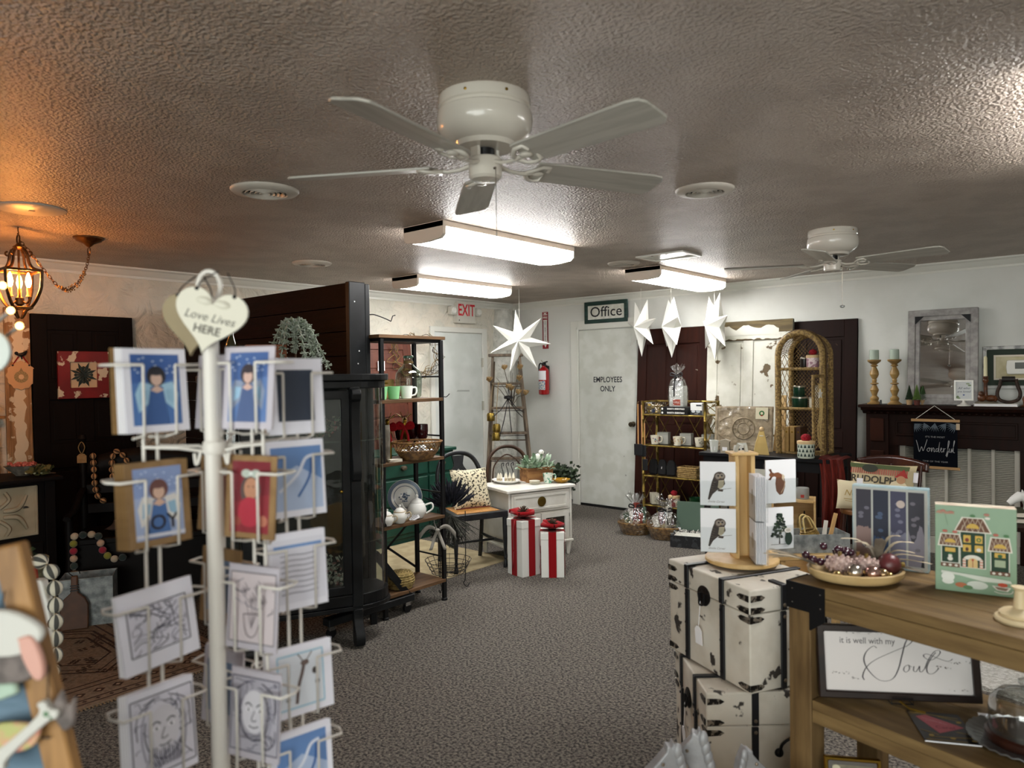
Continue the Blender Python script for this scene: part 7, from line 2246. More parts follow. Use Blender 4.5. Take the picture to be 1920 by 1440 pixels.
for x in (0, TL - .075):
 for y in (0, TW - .075):
  MB().box(x, y + .001, 0, x + .075, y + .074, TZ - .031).build('leg', OAKV, t, bev=.003)
for zs in (.555, .20):
 for k in range(3):
  MB().box(.078, TW * k / 3 + .001, zs - .028, TL - .078, TW * (k + 1) / 3 - .001, zs).build('shelf_plank', OAK, t, bev=.002)
 MB().box(.076, .004, zs - .07, TL - .076, .03, zs - .029).build('shelf_rail', OAK, t, bev=.002)
 MB().box(.076, TW - .03, zs - .07, TL - .076, TW - .004, zs - .029).build('shelf_rail', OAK, t, bev=.002)
br = MB().box(-.004, -.004, TZ - .082, .125, 0, TZ + .001).box(-.004, 0, TZ - .082, 0, .11, TZ + .001).prism([(.075, TZ - .082), (.125, TZ - .082), (.125, TZ - .10), (.08, TZ - .135), (.075, TZ - .135)], -.004, .0, 'xz')
br.build('corner_bracket', BLACKM, t)
for (x, z) in ((.018, TZ - .02), (.018, TZ - .062), (.112, TZ - .02), (.112, TZ - .062)):
 MB().at((x, -.004, z), rx=90).lathe([(.003, 0), (.0025, .0015), (0, .002)], 8).build('screw', CHROME, t)
MB().tube([(.08, TW - .01, .80), (TL - .08, TW - .01, .62)], .009, 6).build('rear_brace', BLACKM, t)
TM = Matrix.Translation((TBX, TBY, 0)) @ Matrix.Rotation(R(TRZ), 4, 'Z')
def onto(px, py, pz):
 return TM @ Vector((px, py, pz))
# tray with ornaments
tr = thing('wooden_tray', 'pale turned wooden tray holding glass fruit ornaments', 'tray', (-.672, 2.395, TZ + .001), 35)
MB().at(sc=(1, .82, 1)).lathe([(0, .004), (.10, .004), (.125, .010), (.138, .022), (.142, .038), (.134, .04), (.126, .026), (.11, .016), (0, .014)], 48).build('tray_body', mat('ash_turned', 'c3a878', .45, c2='ae9262', sc=3, st=(1, 8, 1)), tr, sm=40)
TRM = Matrix.Translation(tr.location) @ Matrix.Rotation(R(35), 4, 'Z')
def orn(name, label, lp, fn, grp=None, rz=0):
 g = thing(name, label, 'ornament', TRM @ Vector(lp), 35 + rz, grp)
 fn(g)
 return g
PINKF = mat('pink_frost', 'c9b2aa', .8, c2='a88e88', sc=60, bump=.006, bs=90)
PLUM = mat('plum_glass', '3d1f2c', .1, coat=.6)
MERC = mat('mercury_glass', 'c9c2b8', .12, .9, c2='8d7f74', sc=20)
CHAMP = mat('champagne_glass', 'b59a62', .15, .8)
def grapes(m_, n_, seed, cl=.055):
 def f_(g):
  q = random.Random(seed)
  for k in range(n_):
   u = k / n_
   MB().ball((q.uniform(-1, 1) * .03 * (1 - u) , q.uniform(-1, 1) * .02 * (1 - u), .013 + q.uniform(0, .03) * (1 - u) ), .013, 10, 7).build('grape', m_, g, sm=60)
   for o_ in g.children[-1:]:
    o_.location = (cl * (u - .5) * 1.4, 0, 0)
 return f_
def berrycluster(m_, r_, sx=1., sz=1.):
 def f_(g):
  q = random.Random(int(r_ * 1000))
  b = MB()
  for k in range(60):
   z = 1 - 2 * (k + .5) / 60
   a = k * 2.4
   s_ = math.sqrt(1 - z * z)
   b.ball((r_ * sx * s_ * math.cos(a), r_ * s_ * math.sin(a), r_ * sz + r_ * sz * z), r_ * .22, 6, 4)
  b.ball((0, 0, r_ * sz), r_ * .95, 12, 8, sx, 1, sz)
  b.build('frosted_fruit', m_, g, sm=60)
  MB().cyl((0, 0, r_ * 2 * sz - .004), (0, 0, r_ * 2 * sz + .012), .006, n=8).build('cap', CHAMP, g)
 return f_
def bauble(m_, r_):
 def f_(g):
  MB().ball((0, 0, r_), r_, 16, 10).build('glass_ball', m_, g, sm=60)
  MB().cyl((r_ * .9, 0, r_), (r_ * 1.3, 0, r_), r_ * .25, n=8).build('cap', CHAMP, g)
 return f_
orn('grape_ornament', 'cluster of dark plum glass grapes on the wooden tray', (-.075, .03, .03), grapes(PLUM, 11, 1))
orn('grape_ornament', 'cluster of dark plum glass grapes behind the pink frosted fruit', (-.02, .06, .055), grapes(PLUM, 9, 2))
orn('frosted_fruit', 'pink sugar-frosted glass fruit lying over the grapes', (-.045, .0, .022), berrycluster(PINKF, .027, 1.5))
orn('frosted_fruit', 'pink sugar-frosted glass fruit in the tray middle', (.03, -.012, .022), berrycluster(PINKF, .026, 1.5))
orn('frosted_fruit', 'small pink frosted berry at the back of the tray', (.025, .045, .018), berrycluster(mat('rose_frost', 'b39a94', .7, bump=.005, bs=90), .024))
orn('mercury_bauble', 'silvery mercury glass ball at the tray front', (-.02, -.055, .015), bauble(MERC, .024))
orn('mercury_bauble', 'rosy mercury glass ball beside the silver one', (.03, -.062, .015), bauble(mat('rose_mercury', 'b5948a', .14, .85, c2='8a5f58', sc=24), .023))
orn('mercury_bauble', 'faceted mercury glass ball near the pomegranate', (.062, -.055, .015), bauble(mat('bronze_mercury', 'a8906e', .18, .85), .018))
orn('gold_acorn', 'tiny champagne gold glass ornament at the tray rim', (-.07, -.05, .015), bauble(CHAMP, .013))
orn('gold_acorn', 'tiny gold faceted ornament by the front tray rim', (.075, -.07, .02), bauble(CHAMP, .012))
orn('pomegranate', 'dusky red pomegranate ornament on the tray right side', (.095, -.015, .02), bauble(mat('dusky_red', '5e2a2c', .35, c2='46201f', sc=12), .034))
FEA = mat('pale_feather', 'bdb29c', .8, c2='9c8f78', sc=14)
FEAD = mat('dark_feather', '5b5146', .75, c2='7d7364', sc=20)
def feather(g, nm, pts, w, m_):
 P = [Vector(p) for p in spline(pts, 5)]
 b = MB()
 vs, fs = [], []
 for i, p in enumerate(P):
  d = (P[min(i + 1, len(P) - 1)] - P[max(i - 1, 0)]).normalized()
  sd = d.cross(Vector((0, 0, 1)))
  sd = (sd if sd.length > .01 else Vector((1, 0, 0))).normalized()
  u = i / (len(P) - 1)
  ww = w * math.sin(PI * min(1, u * .85 + .12)) ** .8
  vs += [tuple(p + sd * ww), tuple(p + Vector((0, 0, w * .3 * math.sin(u * 9)))), tuple(p - sd * ww)]
 for i in range(len(P) - 1):
  a = 3 * i
  fs += [(a, a + 1, a + 4, a + 3), (a + 1, a + 2, a + 5, a + 4)]
 b.add(vs, fs)
 b.build(nm, m_, g, sm=60, fix=False)
g = thing('feather_pick', 'spray of pale feathers and dried leaves off the tray left rim', 'feather pick', TRM @ Vector((-.11, .01, .042)), 35)
for k in range(6):
 a = R(180 + 8 * (k - 2.5))
 L = .14 + .012 * (k % 3)
 feather(g, 'feather', [(0, 0, 0), (L * .5 * math.cos(a), L * .5 * math.sin(a), .02 + .004 * k), (L * math.cos(a), L * math.sin(a) + .03 * (k - 2.5) / 3, .018 + .008 * k)], .010, FEAD if k % 2 else FEA)
g = thing('feather_pick', 'spray of curling white feathers rising from the tray right side', 'feather pick', TRM @ Vector((.07, .01, .045)), 35)
for k, (dx, dy, dz, dark) in enumerate(((-.10, .03, .075, 0), (-.05, .05, .06, 0), (.02, .01, .075, 1), (.07, .0, .09, 0), (.11, .0, .07, 0), (.13, -.02, .03, 0), (.15, -.03, .012, 0), (.12, -.05, -.01, 1), (.10, -.03, .045, 0), (-.03, .02, .05, 1))):
 feather(g, 'feather', [(0, 0, 0), (dx * .45, dy * .4, dz * .8 + .012), (dx, dy, dz)], .02 if dark else .009, FEAD if dark else FEA)
# advent boxes
p = onto(.30, .24, TZ + .0005)
g = thing('painted_box', 'tall pale blue box with four night sky painted strips', 'box', (-.622, 2.60, TZ + .0005), 6)
BW, BH, BD = .225, .27, .035
MB().box(-BW / 2, 0, 0, BW / 2, BD, BH).build('box_body', mat('ice_blue_box', 'a9bcc0', .35, c2='8fa9b2', sc=20), g, bev=.002)
sh = [('r', 'b4b6b2', -BW / 2 + .004, .006, BW / 2 - .004, BH - .006)]
cols = [('3b3944', '8f7874'), ('2b3040', '34496a'), ('45455c', '77798e'), ('3a3a44', '83808e')]
q = random.Random(41)
for k in range(4):
 x0 = -BW / 2 + .012 + k * .0515
 x1 = x0 + .0455
 sh.append(('r', cols[k][0], x0, .016, x1, BH - .014))
 n_ = 14
 top = .13 if k == 0 else (.10 if k == 1 else .12)
 sh.append(('p', cols[k][1], [(x0, .016), (x1, .016)] + [(x1 - (x1 - x0) * j / n_, top + q.uniform(-.006, .006) + (.03 * math.sin(j * .5) if k == 3 else 0)) for j in range(n_ + 1)]))
 for j in range(6):
  sh.append(('e', ('6c6a78', '4a5a76', '6f7086', '6d6a76')[k], q.uniform(x0 + .01, x1 - .01), q.uniform(.06, .22), .008, .006, 9))
sh += [('e', 'c2b4ae', -BW / 2 + .012 + 2 * .0515 + .03, .215, .0125, .0125), ('p', '1f2129', [(.09, .016), (.10, .016), (.098, .035), (.095, .042), (.092, .035)])]
decal(g, sh, 'painted_strips', y=-.0002, gap=.00006)
g = thing('gingerbread_box', 'green box printed with a gingerbread house, standing upright', 'box', (-.363, 2.462, TZ + .0005), 11)
BW, BH, BD = .20, .252, .055
MB().box(-BW / 2, 0, 0, BW / 2, .026, BH).build('front_tray', mat('mint_box', '7f9c80', .4), g, bev=.001)
MB().box(-BW / 2 + .002, .026, .001, BW / 2 - .002, .029, BH - .002).build('seam_band', mat('plum_seam', '6b4448', .5), g)
MB().box(-BW / 2, .029, 0, BW / 2, BD, BH).build('back_tray', mat('pastel_box', 'c4b09c', .4, c2='d9d0bc', sc=14), g, bev=.001)
MB().box(-BW / 2, -.0001, BH, BW / 2, .026, BH + .0006).build('top_wrap', mat('pastel_box'), g)
DG, GB, YL, WH, RDD = '1f3b2a', '6a4a3a', 'c9a752', 'd8d6cc', 'a8443a'
sh = []
def house(cx, z0, w_, h_):
 sh.append(('r', WH, cx - w_ / 2 - .002, z0 - .002, cx + w_ / 2 + .002, z0 + h_ + .002))
 sh.append(('r', DG, cx - w_ / 2, z0, cx + w_ / 2, z0 + h_))
def roof(cx, z0, wb, wt, h_):
 sh.append(('p', WH, [(cx - wb / 2 - .004, z0 - .003), (cx + wb / 2 + .004, z0 - .003), (cx + wt / 2 + .003, z0 + h_ + .003), (cx - wt / 2 - .003, z0 + h_ + .003)]))
 sh.append(('p', GB, [(cx - wb / 2, z0), (cx + wb / 2, z0), (cx + wt / 2, z0 + h_), (cx - wt / 2, z0 + h_)]))
 for k in range(7):
  u = k / 6
  a, b_ = (cx - wb / 2 + wb * u, z0), (cx - wt / 2 + wt * max(0, u - .35) / .65 if u > .35 else cx - wt / 2, z0 + h_ * (1 if u > .35 else u / .35))
  sh.append(('l', 'c9b9a4', [a, b_], .0011))
  a2 = (cx + wb / 2 - wb * u, z0)
  b2 = (2 * cx - b_[0], b_[1])
  sh.append(('l', 'c9b9a4', [a2, b2], .0011))
house(-.006, .075, .060, .105)
house(-.062, .085, .042, .05)
house(.060, .070, .042, .06)
roof(-.006, .18, .086, .048, .038)
roof(-.062, .135, .056, .044, .032)
roof(.060, .130, .052, .040, .036)
for (cx, cz, rx, rz_) in ((-.006, .195, .016, .014), (-.062, .148, .014, .011), (.060, .143, .015, .012)):
 sh.append(('p', YL, [(cx + rx * math.cos(PI * k / 12), cz - rz_ * .4 + rz_ * math.sin(PI * k / 12)) for k in range(13)]))
for (cx, cz, w_, h_) in ((-.020, .158, .018, .022), (.009, .158, .018, .022), (-.020, .131, .020, .020), (.009, .131, .020, .020), (-.062, .122, .026, .012), (.060, .118, .026, .013), (.060, .094, .026, .020)):
 sh.append(('r', YL if cz > .1 else '9fae92', cx - w_ / 2, cz - h_ / 2, cx + w_ / 2, cz + h_ / 2))
sh += [('e', '7a3a2c', -.020, .155, .005, .006), ('e', '2f6a3a', .009, .157, .006, .006), ('e', YL, .009, .157, .003, .003), ('e', '4a2f28', -.020, .128, .004, .006), ('e', WH, .009, .128, .006, .005), ('e', '2f5a3a', .060, .116, .006, .005), ('e', WH, -.062, .096, .007, .006), ('e', WH, -.062, .105, .005, .005), ('e', '2f6a3a', -.062, .111, .005, .0025)]
# arched doorway
sh += [('p', WH, [(-.006 + .023 * math.cos(PI * k / 12), .098 + .014 * math.sin(PI * k / 12)) for k in range(13)]), ('r', 'c58f7c', -.031, .075, -.023, .10), ('r', 'c58f7c', .011, .075, .019, .10)]
for k in range(3):
 sh += [('r', WH, -.031, .079 + .008 * k, -.023, .082 + .008 * k), ('r', WH, .011, .079 + .008 * k, .019, .082 + .008 * k)]
sh += [('p', 'cdb07a', [(-.018, .075), (.006, .075)] + [(-.006 + .012 * math.cos(PI * k / 10), .093 + .010 * math.sin(PI * k / 10)) for k in range(11)]), ('r', '9a5a3c', -.007, .075, -.005, .098), ('e', RDD, -.006, .098, .003, .003)]
for cx in (-.062, .060):
 sh.append(('r', GB, cx - .024, .072 if cx < 0 else .060, cx + .024, .083 if cx < 0 else .071))
 for k in range(3):
  zc = .0775 if cx < 0 else .0655
  x = cx - .015 + .015 * k
  sh.append(('p', WH, [(x - .005, zc), (x, zc - .004), (x + .005, zc), (x, zc + .004)]))
sh += [('p', 'c9cfc4', [(-.085, .06), (.085, .048), (.088, .04), (.02, .038), (-.04, .05), (-.085, .052)]), ('e', 'd9dcd4', -.068, .043, .017, .013), ('e', 'd9dcd4', -.068, .03, .015, .009), ('e', 'c9d0c6', .005, .026, .026, .012), ('e', 'b06a48', -.035, .022, .015, .007), ('e', '5c7f58', -.018, .017, .012, .006), ('p', WH, [(.04, .03), (.086, .028), (.078, .016), (.052, .018)]), ('p', '7d6a58', [(.046, .028), (.08, .026), (.074, .018), (.054, .020)]), ('e', 'b3482f', .066, .034, .012, .006), ('l', WH, spline([(.046, .014), (.06, .010), (.085, .012), (.09, .02)], 5), .0022)]
for (x, z, c_) in ((-.09, .232, 'b08a74'), (-.08, .236, 'b07a6c'), (-.07, .231, 'b08a74'), (-.06, .233, 'b07a6c'), (.028, .232, 'b07a6c'), (.03, .222, WH), (-.006, .226, '4f7a52'), (-.075, .177, 'b4665a'), (-.05, .176, 'b4665a'), (.05, .176, 'b4665a'), (.075, .175, '4f7a52')):
 sh.append(('e', c_, x, z, .007, .004, 10))
sh += [('t', 'b48a78', 'Advent', .016, -.075, .232, dict(shear=.3)), ('l', '5f7a60', [(-.075, .226), (-.068, .195)], .0008)]
decal(g, sh, 'printed_house', y=-.0002, gap=.00004)
g = thing('candle_stand', 'cream turned candle stand base at the console right side', 'candle holder', (-.235, 2.26, TZ + .0005))
MB().lathe([(.055, 0), (.058, .006), (.055, .012), (.045, .016), (.047, .022), (.04, .028), (.015, .036), (.012, .08), (.02, .09), (0, .092)], 30).build('turned_base', mat('cream_turned', 'cdbb96', .5), g, sm=35)

# framed sign, easel, leaflet, cloche on the lower shelf
SZ = .556
su = Vector((.385, .253, 0)).normalized()
ang = math.degrees(math.atan2(.253, .385))
g = thing('framed_sign', 'long dark framed sign reading it is well with my Soul', 'sign', (-.553, 2.393, SZ + .012), ang, rx=-9)
SW, SH_ = .46, .215
MB().frame(SW, SH_, .021, .022, 'xz', (0, SH_ / 2), -.022).build('sign_frame', mat('espresso_frame', '241713', .35, c2='1a100d', sc=6, st=(1, 6, 6)), g, bev=.003)
MB().box(-SW / 2 + .018, -.010, .018, SW / 2 - .018, -.002, SH_ - .018).build('sign_panel', mat('sign_white', 'd6d0ce', .55), g)
IK = '3b373b'
sh = [('t', IK, 'it is well with my', .0265, -.082, .167, dict(sx=.88))]
def st2(pts, wmax, wmin=.0012):
 P = spline(pts, 8)
 ws = []
 for i in range(len(P)):
  a, b_ = P[max(i - 1, 0)], P[min(i + 1, len(P) - 1)]
  dn = abs(b_[1] - a[1]) / (math.hypot(b_[0] - a[0], b_[1] - a[1]) or 1)
  ws.append(wmin + (wmax - wmin) * dn ** 3)
 return ('l', IK, P, ws)
# positions read off the lettering: panel x from -.21 to .21, z from .02 to .195
sh += [st2([(-.055, .147), (-.065, .152), (-.085, .136), (-.094, .112), (-.085, .085), (-.06, .058), (-.035, .052), (-.012, .062), (.004, .09), (.015, .125), (.026, .16), (.036, .177), (.046, .176), (.046, .168), (.03, .155), (.0, .142), (-.06, .113), (-.088, .09), (-.10, .065), (-.096, .053)], .0042),
       st2([(.032, .101), (.022, .096), (.018, .086), (.024, .08), (.034, .088), (.034, .098), (.032, .101), (.042, .095)], .003),
       st2([(.048, .098), (.046, .086), (.052, .082), (.06, .092), (.064, .099), (.063, .086), (.068, .082), (.078, .092)], .003),
       st2([(.078, .092), (.09, .118), (.108, .142), (.122, .146), (.124, .138), (.112, .125), (.095, .117), (.08, .124), (.078, .132), (.09, .134), (.115, .124), (.14, .116), (.152, .118), (.158, .123)], .0034),
       st2([(.112, .14), (.096, .12), (.084, .096), (.086, .08), (.098, .078), (.11, .086), (.118, .096)], .0036)]
q = random.Random(55)
for (cx, cz, n_, sp) in ((-.16, .072, 14, .03), (-.12, .058, 8, .02), (.165, .112, 10, .02), (.20, .115, 5, .012), (.13, .098, 12, .02), (-.13, .192, 10, .03), (-.06, .192, 6, .02), (.17, .035, 8, .03)):
 for k in range(n_):
  sh.append(('e', '5a5352', max(-.205, min(.205, cx + q.uniform(-sp, sp))), cz + q.uniform(-.003, .003), q.uniform(.0006, .0032), q.uniform(.0004, .0014), 6))
decal(g, sh, 'hand_lettering', y=-.0102, gap=.00006)
g = thing('display_easel', 'small black wire easel holding the framed sign', 'easel', (-.553, 2.393, SZ), ang)
b = MB().tube([(-.03, -.035, .012), (-.03, -.035, .028), (.03, -.035, .028), (.03, -.035, .012), (-.03, -.035, .012)], .0018, 5)
b.tube([(-.03, -.035, .010), (-.03, .08, .004)], .0018, 5).tube([(.03, -.035, .010), (.03, .08, .004)], .0018, 5)
b.tube([(-.03, .03, .007), (0, .06, .17), (.03, .03, .007)], .0018, 5)
b.build('easel_wire', BLACKM, g)
MB().tube([(-.01, -.04, .022), (.012, -.055, .008), (.05, -.07, .004)], .003, 5).build('brass_loop', BRASS, g)
g = thing('leaflet', 'black and gold leaflet with a pink carol tag printed on it', 'leaflet', (-.415, 2.305, SZ + .001), 27)
MB().box(-.075, -.095, 0, .06, .085, .003).build('leaflet_stack', mat('card_ink_black', '141216', .4), g)
MB().box(-.0755, -.0955, .0005, .0605, -.094, .0032).build('white_edge', PAPER, g)
sh = [('p', 'b5616b', [(-.06, .05), (-.03, .065), (.05, .0), (-.025, -.045)]), ('t', '6d2a36', 'Carol', .022, .0, -.008), ('l', 'd9a9ad', [(-.045, .045), (-.02, .03), (.0, .02)], .0012), ('l', 'd9a9ad', [(-.04, .03), (-.01, .025), (.01, .01)], .0012)]
for (a_, b_) in (((-.07, .075), (.05, .055)), ((.0, .06), (.055, .035)), ((-.07, -.03), (-.03, -.055)), ((-.06, -.07), (.05, -.06)), ((-.07, -.085), (.03, -.085)), ((.02, -.03), (.058, -.04))):
 sh.append(('l', 'a88d4c', [a_, b_], .0028))
for (x, z) in ((-.05, -.06), (.0, -.07), (.045, .03), (.05, -.075)):
 sh.append(('e', 'b59a55', x, z, .007, .005, 10))
o_ = decal(g, sh, 'leaflet_print', gap=.00004)
place(o_, (0, 0, .0033), 0, -90)
g = thing('cake_cloche', 'glass domed cake cloche on a fluted silver plate', 'cloche', (-.232, 2.33, SZ + .0005))
b = MB()
n_ = 64
prof = [(.06, .002), (.09, .004), (.12, .010), (.135, .016)]
b.lathe([(0, .001)] + prof + [(.135, .019), (.118, .014), (.085, .009), (0, .008)], n_)
b.v = [(x, y, z + (.0022 * math.cos(16 * 2 * math.atan2(y, x)) if math.hypot(x, y) > .1 else 0)) for x, y, z in b.v]
b.build('fluted_plate', mat('silver_plate', 'a8abad', .25, .8), g, sm=60)
MB().lathe([(.088, .009), (.092, .014), (.092, .03), (.085, .036), (0, .036)], 40).build('wood_board', mat('cherry_board', '3a1f16', .3, c2='2c160f', sc=5), g, sm=40)
MB().lathe([(.082, .036), (.084, .09), (.08, .115), (.06, .138), (.03, .149), (.01, .152)], 40, cap=False).build('glass_dome', glass('dome_glass', 'eceeec', .12, .02, edge=.8), g, sm=60)
MB().lathe([(.01, .15), (.008, .158), (.016, .166), (.016, .174), (.006, .18), (0, .181)], 18).build('dome_knob', glass('dome_glass'), g, sm=60)
tg = MB().box(-.014, -.018, 0, .014, .018, .001)
o_ = tg.build('price_tag', PAPER, g)
place(o_, (-.105, .1, .006), 20, 12)
g = thing('gilt_frame', 'small gilt picture frame with a faded landscape on the bottom shelf', 'picture frame', (-.645, 2.27, .201), 30, rx=-8)
MB().frame(.16, .20, .012, .016, 'xz', (0, .10), -.016).build('gilt_moulding', mat('polished_gilt', 'b08d3c', .18, 1.), g, bev=.003)
MB().frame(.138, .178, .012, .008, 'xz', (0, .10), -.012).build('silver_liner', CHROME, g)
MB().box(-.06, -.005, .02, .06, 0, .18).build('picture_mount', mat('faded_mount', '8d8672', .8, c2='6f6a58', sc=14), g)
decal(g, [('r', 'a59d86', -.04, .05, .04, .13), ('e', '55523f', -.01, .10, .018, .02), ('e', '4a4838', .02, .095, .012, .018), ('r', '6f6a55', -.04, .05, .04, .075), ('e', 'c2bba0', -.045, .165, .012, .009), ('e', '5f5b48', .0, .16, .03, .006)], 'faded_landscape', y=-.0055)
MB().box(-.04, 0, .0, .04, .004, .15).build('easel_back', BLACKM, g)

# cast metal horse heads in front of the trunks, on a wooden crate
g = thing('display_crate', 'low pine crate under the metal horse heads', 'crate', (-.93, 1.86, 0), 41)
for (a, b_, c_, d) in ((-.22, -.13, .22, -.115), (-.22, .115, .22, .13), (-.22, -.115, -.205, .115), (.205, -.115, .22, .115)):
 MB().box(a, b_, 0, c_, d, .36).build('crate_side', PINE, g, bev=.002)
MB().box(-.22, -.13, .36, .22, .13, .375).build('crate_top', PINE, g, bev=.002)
CAST = mat('whitewashed_iron', '9a9a9c', .5, .25, c2='77777a', sc=9, lo=.35, hi=.65, bump=.003, bs=30)
HP = [(-.035, 0), (.05, 0), (.052, .05), (.042, .085), (.035, .12), (.02, .15), (.012, .165), (.008, .15), (-.005, .156), (-.008, .14), (-.03, .115), (-.058, .088), (-.062, .078), (-.055, .07), (-.04, .075), (-.022, .078), (-.012, .06), (-.025, .03)]
for k, (lx, ly, rz, fl, sc_) in enumerate(((-.10, -.03, 4, 1, 1.05), (-.015, .02, -12, 1, 1.12), (.13, .0, 14, -1, .85))):
 p = Matrix.Translation((-.93, 1.86, .3755)) @ Matrix.Rotation(R(41), 4, 'Z') @ Vector((lx, ly, 0))
 h_ = thing('horse_head_hook', ('whitewashed cast iron horse head beside the trunk edge', 'whitewashed cast iron horse head with tall ear, middle of three', 'smaller whitewashed cast iron horse head turned away')[k], 'horse head', p, 41 + rz)
 MB().prism([(x * fl * sc_, z * sc_) for x, z in HP], -.018, .018, 'xz').build('head_casting', CAST, h_, bev=.008, seg=2)
 b = MB()
 for j in range(6):
  u = j / 5
  b.ball((fl * sc_ * (.05 - .028 * u), -.014, sc_ * (.03 + .11 * u)), .016 * sc_, 8, 6, .8, .7, 1.4)
 b.build('mane', CAST, h_, sm=60)
 MB().ball((fl * sc_ * -.018, -.019, sc_ * .11), .005, 8, 5).build('eye', mat('pewter_knob'), h_)

# ================================================================== white wire card rack in the foreground
RX, RY = -1.305, .657
WIRE = mat('white_wire', 'd6d2cb', .4)
t = thing('card_rack', 'tall white wire revolving greeting card rack', 'card rack', (RX, RY, 0), 40.9)
MB().lathe([(.17, 0), (.17, .012), (.03, .03), (.016, .04)], 30).build('floor_base', WIRE, t, sm=40)
MB().cyl((0, 0, .03), (-.004, 0, 1.71), .0145, n=20).build('pole', WIRE, t, sm=40)
MB().tube([(-.004 + .021 * math.cos(a), 0, 1.735 + .028 * math.sin(a)) for a in [2 * PI * k / 24 for k in range(24)]], .0045, 8, closed=True).build('top_ring', WIRE, t, sm=60)
for zc in (1.435, .62):
 MB().lathe([(.019, zc - .012), (.021, zc - .008), (.021, zc + .008), (.019, zc + .012)], 18).build('hub', WIRE, t, sm=40)
COLS = {'A': (-.086, -.035, 55), 'B': (.066, -.02, -23), 'C': (.125, .10, 40), 'D': (-.055, .13, -30)}
for k_, (cx, cy, yw) in COLS.items():
 a = R(yw)
 nx, ny = math.sin(a), -math.cos(a)
 tx, ty = math.cos(a), math.sin(a)
 bx, by = cx - nx * .03, cy - ny * .03
 for s_ in (-1, 1):
  MB().cyl((bx + tx * .013 * s_, by + ty * .013 * s_, .55), (bx + tx * .013 * s_, by + ty * .013 * s_, 1.47), .0032, n=7).build('upright', WIRE, t, sm=60)
  MB().tube([(0, 0, 1.425), (bx * .4 + tx * .02 * s_, by * .4 + ty * .02 * s_, 1.437), (bx + tx * .016 * s_, by + ty * .016 * s_, 1.44)], .003, 6).build('spoke', WIRE, t)
 MB().tube([(0, 0, .62), (bx, by, .62)], .003, 6).build('spoke', WIRE, t)
 MB().tube(spline([(bx * .22, by * .22, 1.43), (bx * .26, by * .26, 1.41), (bx * .30, by * .30, 1.405), (bx * .32, by * .32, 1.425)], 4), .003, 6).build('hub_hook', WIRE, t)
RM = Matrix.Translation((RX, RY, 0)) @ Matrix.Rotation(R(40.9), 4, 'Z')
LB1, LB2 = '5f86b8', '46689c'
def angel(bg1, bg2, skin, hair, dress, wing, extra=()):
 s_ = [('r', bg1, -.36, -.50, .36, .52), ('p', bg2, [(-.36, .1), (.36, .16), (.36, .52), (-.36, .52)])]
 q = random.Random(1)
 for k in range(14):
  s_.append(('e', 'c9d8ea', q.uniform(-.32, .32), q.uniform(.25, .48), .02, .012, 7))
 for sg in (-1, 1):
  s_.append(('p', wing, [(sg * .05, .08), (sg * .24, .12), (sg * .32, -.05), (sg * .28, -.32), (sg * .12, -.18)]))
  s_.append(('p', '9cc3d8', [(sg * .12, .0), (sg * .24, .02), (sg * .26, -.2), (sg * .15, -.14)]))
 s_ += [('p', dress, [(-.09, .05), (.09, .05), (.16, -.5), (-.2, -.5)]), ('e', hair, 0, .2, .14, .15), ('e', skin, 0, .16, .085, .095), ('p', skin, [(-.1, .0), (.0, -.04), (.1, .0), (.02, .06), (-.02, .06)]), ('e', hair, 0, .27, .11, .06)]
 return s_ + list(extra)
def sketch(seed, ink_, bg='e3e1e6', dens=40, land=False, border=True):
 q = random.Random(seed)
 W_, H_ = (.42, .42) if not land else (.42, .30)
 s_ = [('r', bg, -W_, -H_ * 1.2, W_, H_ * 1.2)]
 if border:
  for a, b_ in (((-W_, -H_ * 1.2), (W_, -H_ * 1.2)), ((W_, -H_ * 1.2), (W_, H_ * 1.2)), ((W_, H_ * 1.2), (-W_, H_ * 1.2)), ((-W_, H_ * 1.2), (-W_, -H_ * 1.2))):
   s_.append(('l', ink_, [a, b_], .018))
 for k in range(dens):
  x, y = q.uniform(-W_ * .8, W_ * .8), q.uniform(-H_, H_)
  pts = [(x, y)]
  a = q.uniform(0, 6.28)
  for j in range(4):
   a += q.uniform(-1, 1)
   x = max(-W_ * .9, min(W_ * .9, x + .08 * math.cos(a)))
   y = max(-H_ * 1.1, min(H_ * 1.1, y + .08 * math.sin(a)))
   pts.append((x, y))
  s_.append(('l', q.choice([ink_, '8d8b98', '6b6a78']), spline(pts, 3), q.uniform(.008, .018)))
 return s_
def face(seed, beard, bg='e6e5ea'):
 s_ = sketch(seed, '55545f', bg, 26)
 D, G = '4a4955', '9a98a6'
 s_ += [('e', 'd6d4dc', 0, .05, .22, .30), ('l', D, spline([(-.24, .2), (-.26, .0), (-.2, -.2), (-.05, -.33), (.1, -.32), (.22, -.18), (.26, .02), (.22, .22)], 5), .016)]
 for sg in (-1, 1):
  s_ += [('l', D, spline([(sg * .16, .13), (sg * .1, .16), (sg * .04, .12)], 4), .02), ('e', 'f0eff4', sg * .1, .07, .05, .022), ('e', D, sg * .1, .07, .018, .018), ('l', G, spline([(sg * .2, .4), (sg * .28, .2), (sg * .3, -.05), (sg * .26, -.3)], 4), .02), ('l', D, spline([(sg * .12, .45), (sg * .34, .3), (sg * .36, .0)], 4), .014)]
 s_ += [('l', D, spline([(.01, .06), (-.04, -.06), (.0, -.08), (.05, -.06)], 4), .014), ('l', D, [(-.08, -.15), (0, -.17), (.09, -.14)], .016)]
 if beard:
  for k in range(16):
   a = -.2 + .4 * k / 15
   s_.append(('l', D if k % 2 else G, spline([(a, -.16 - .03 * (k % 3)), (a * 1.1, -.28), (a * .8 + .02, -.42)], 3), .014))
 return s_
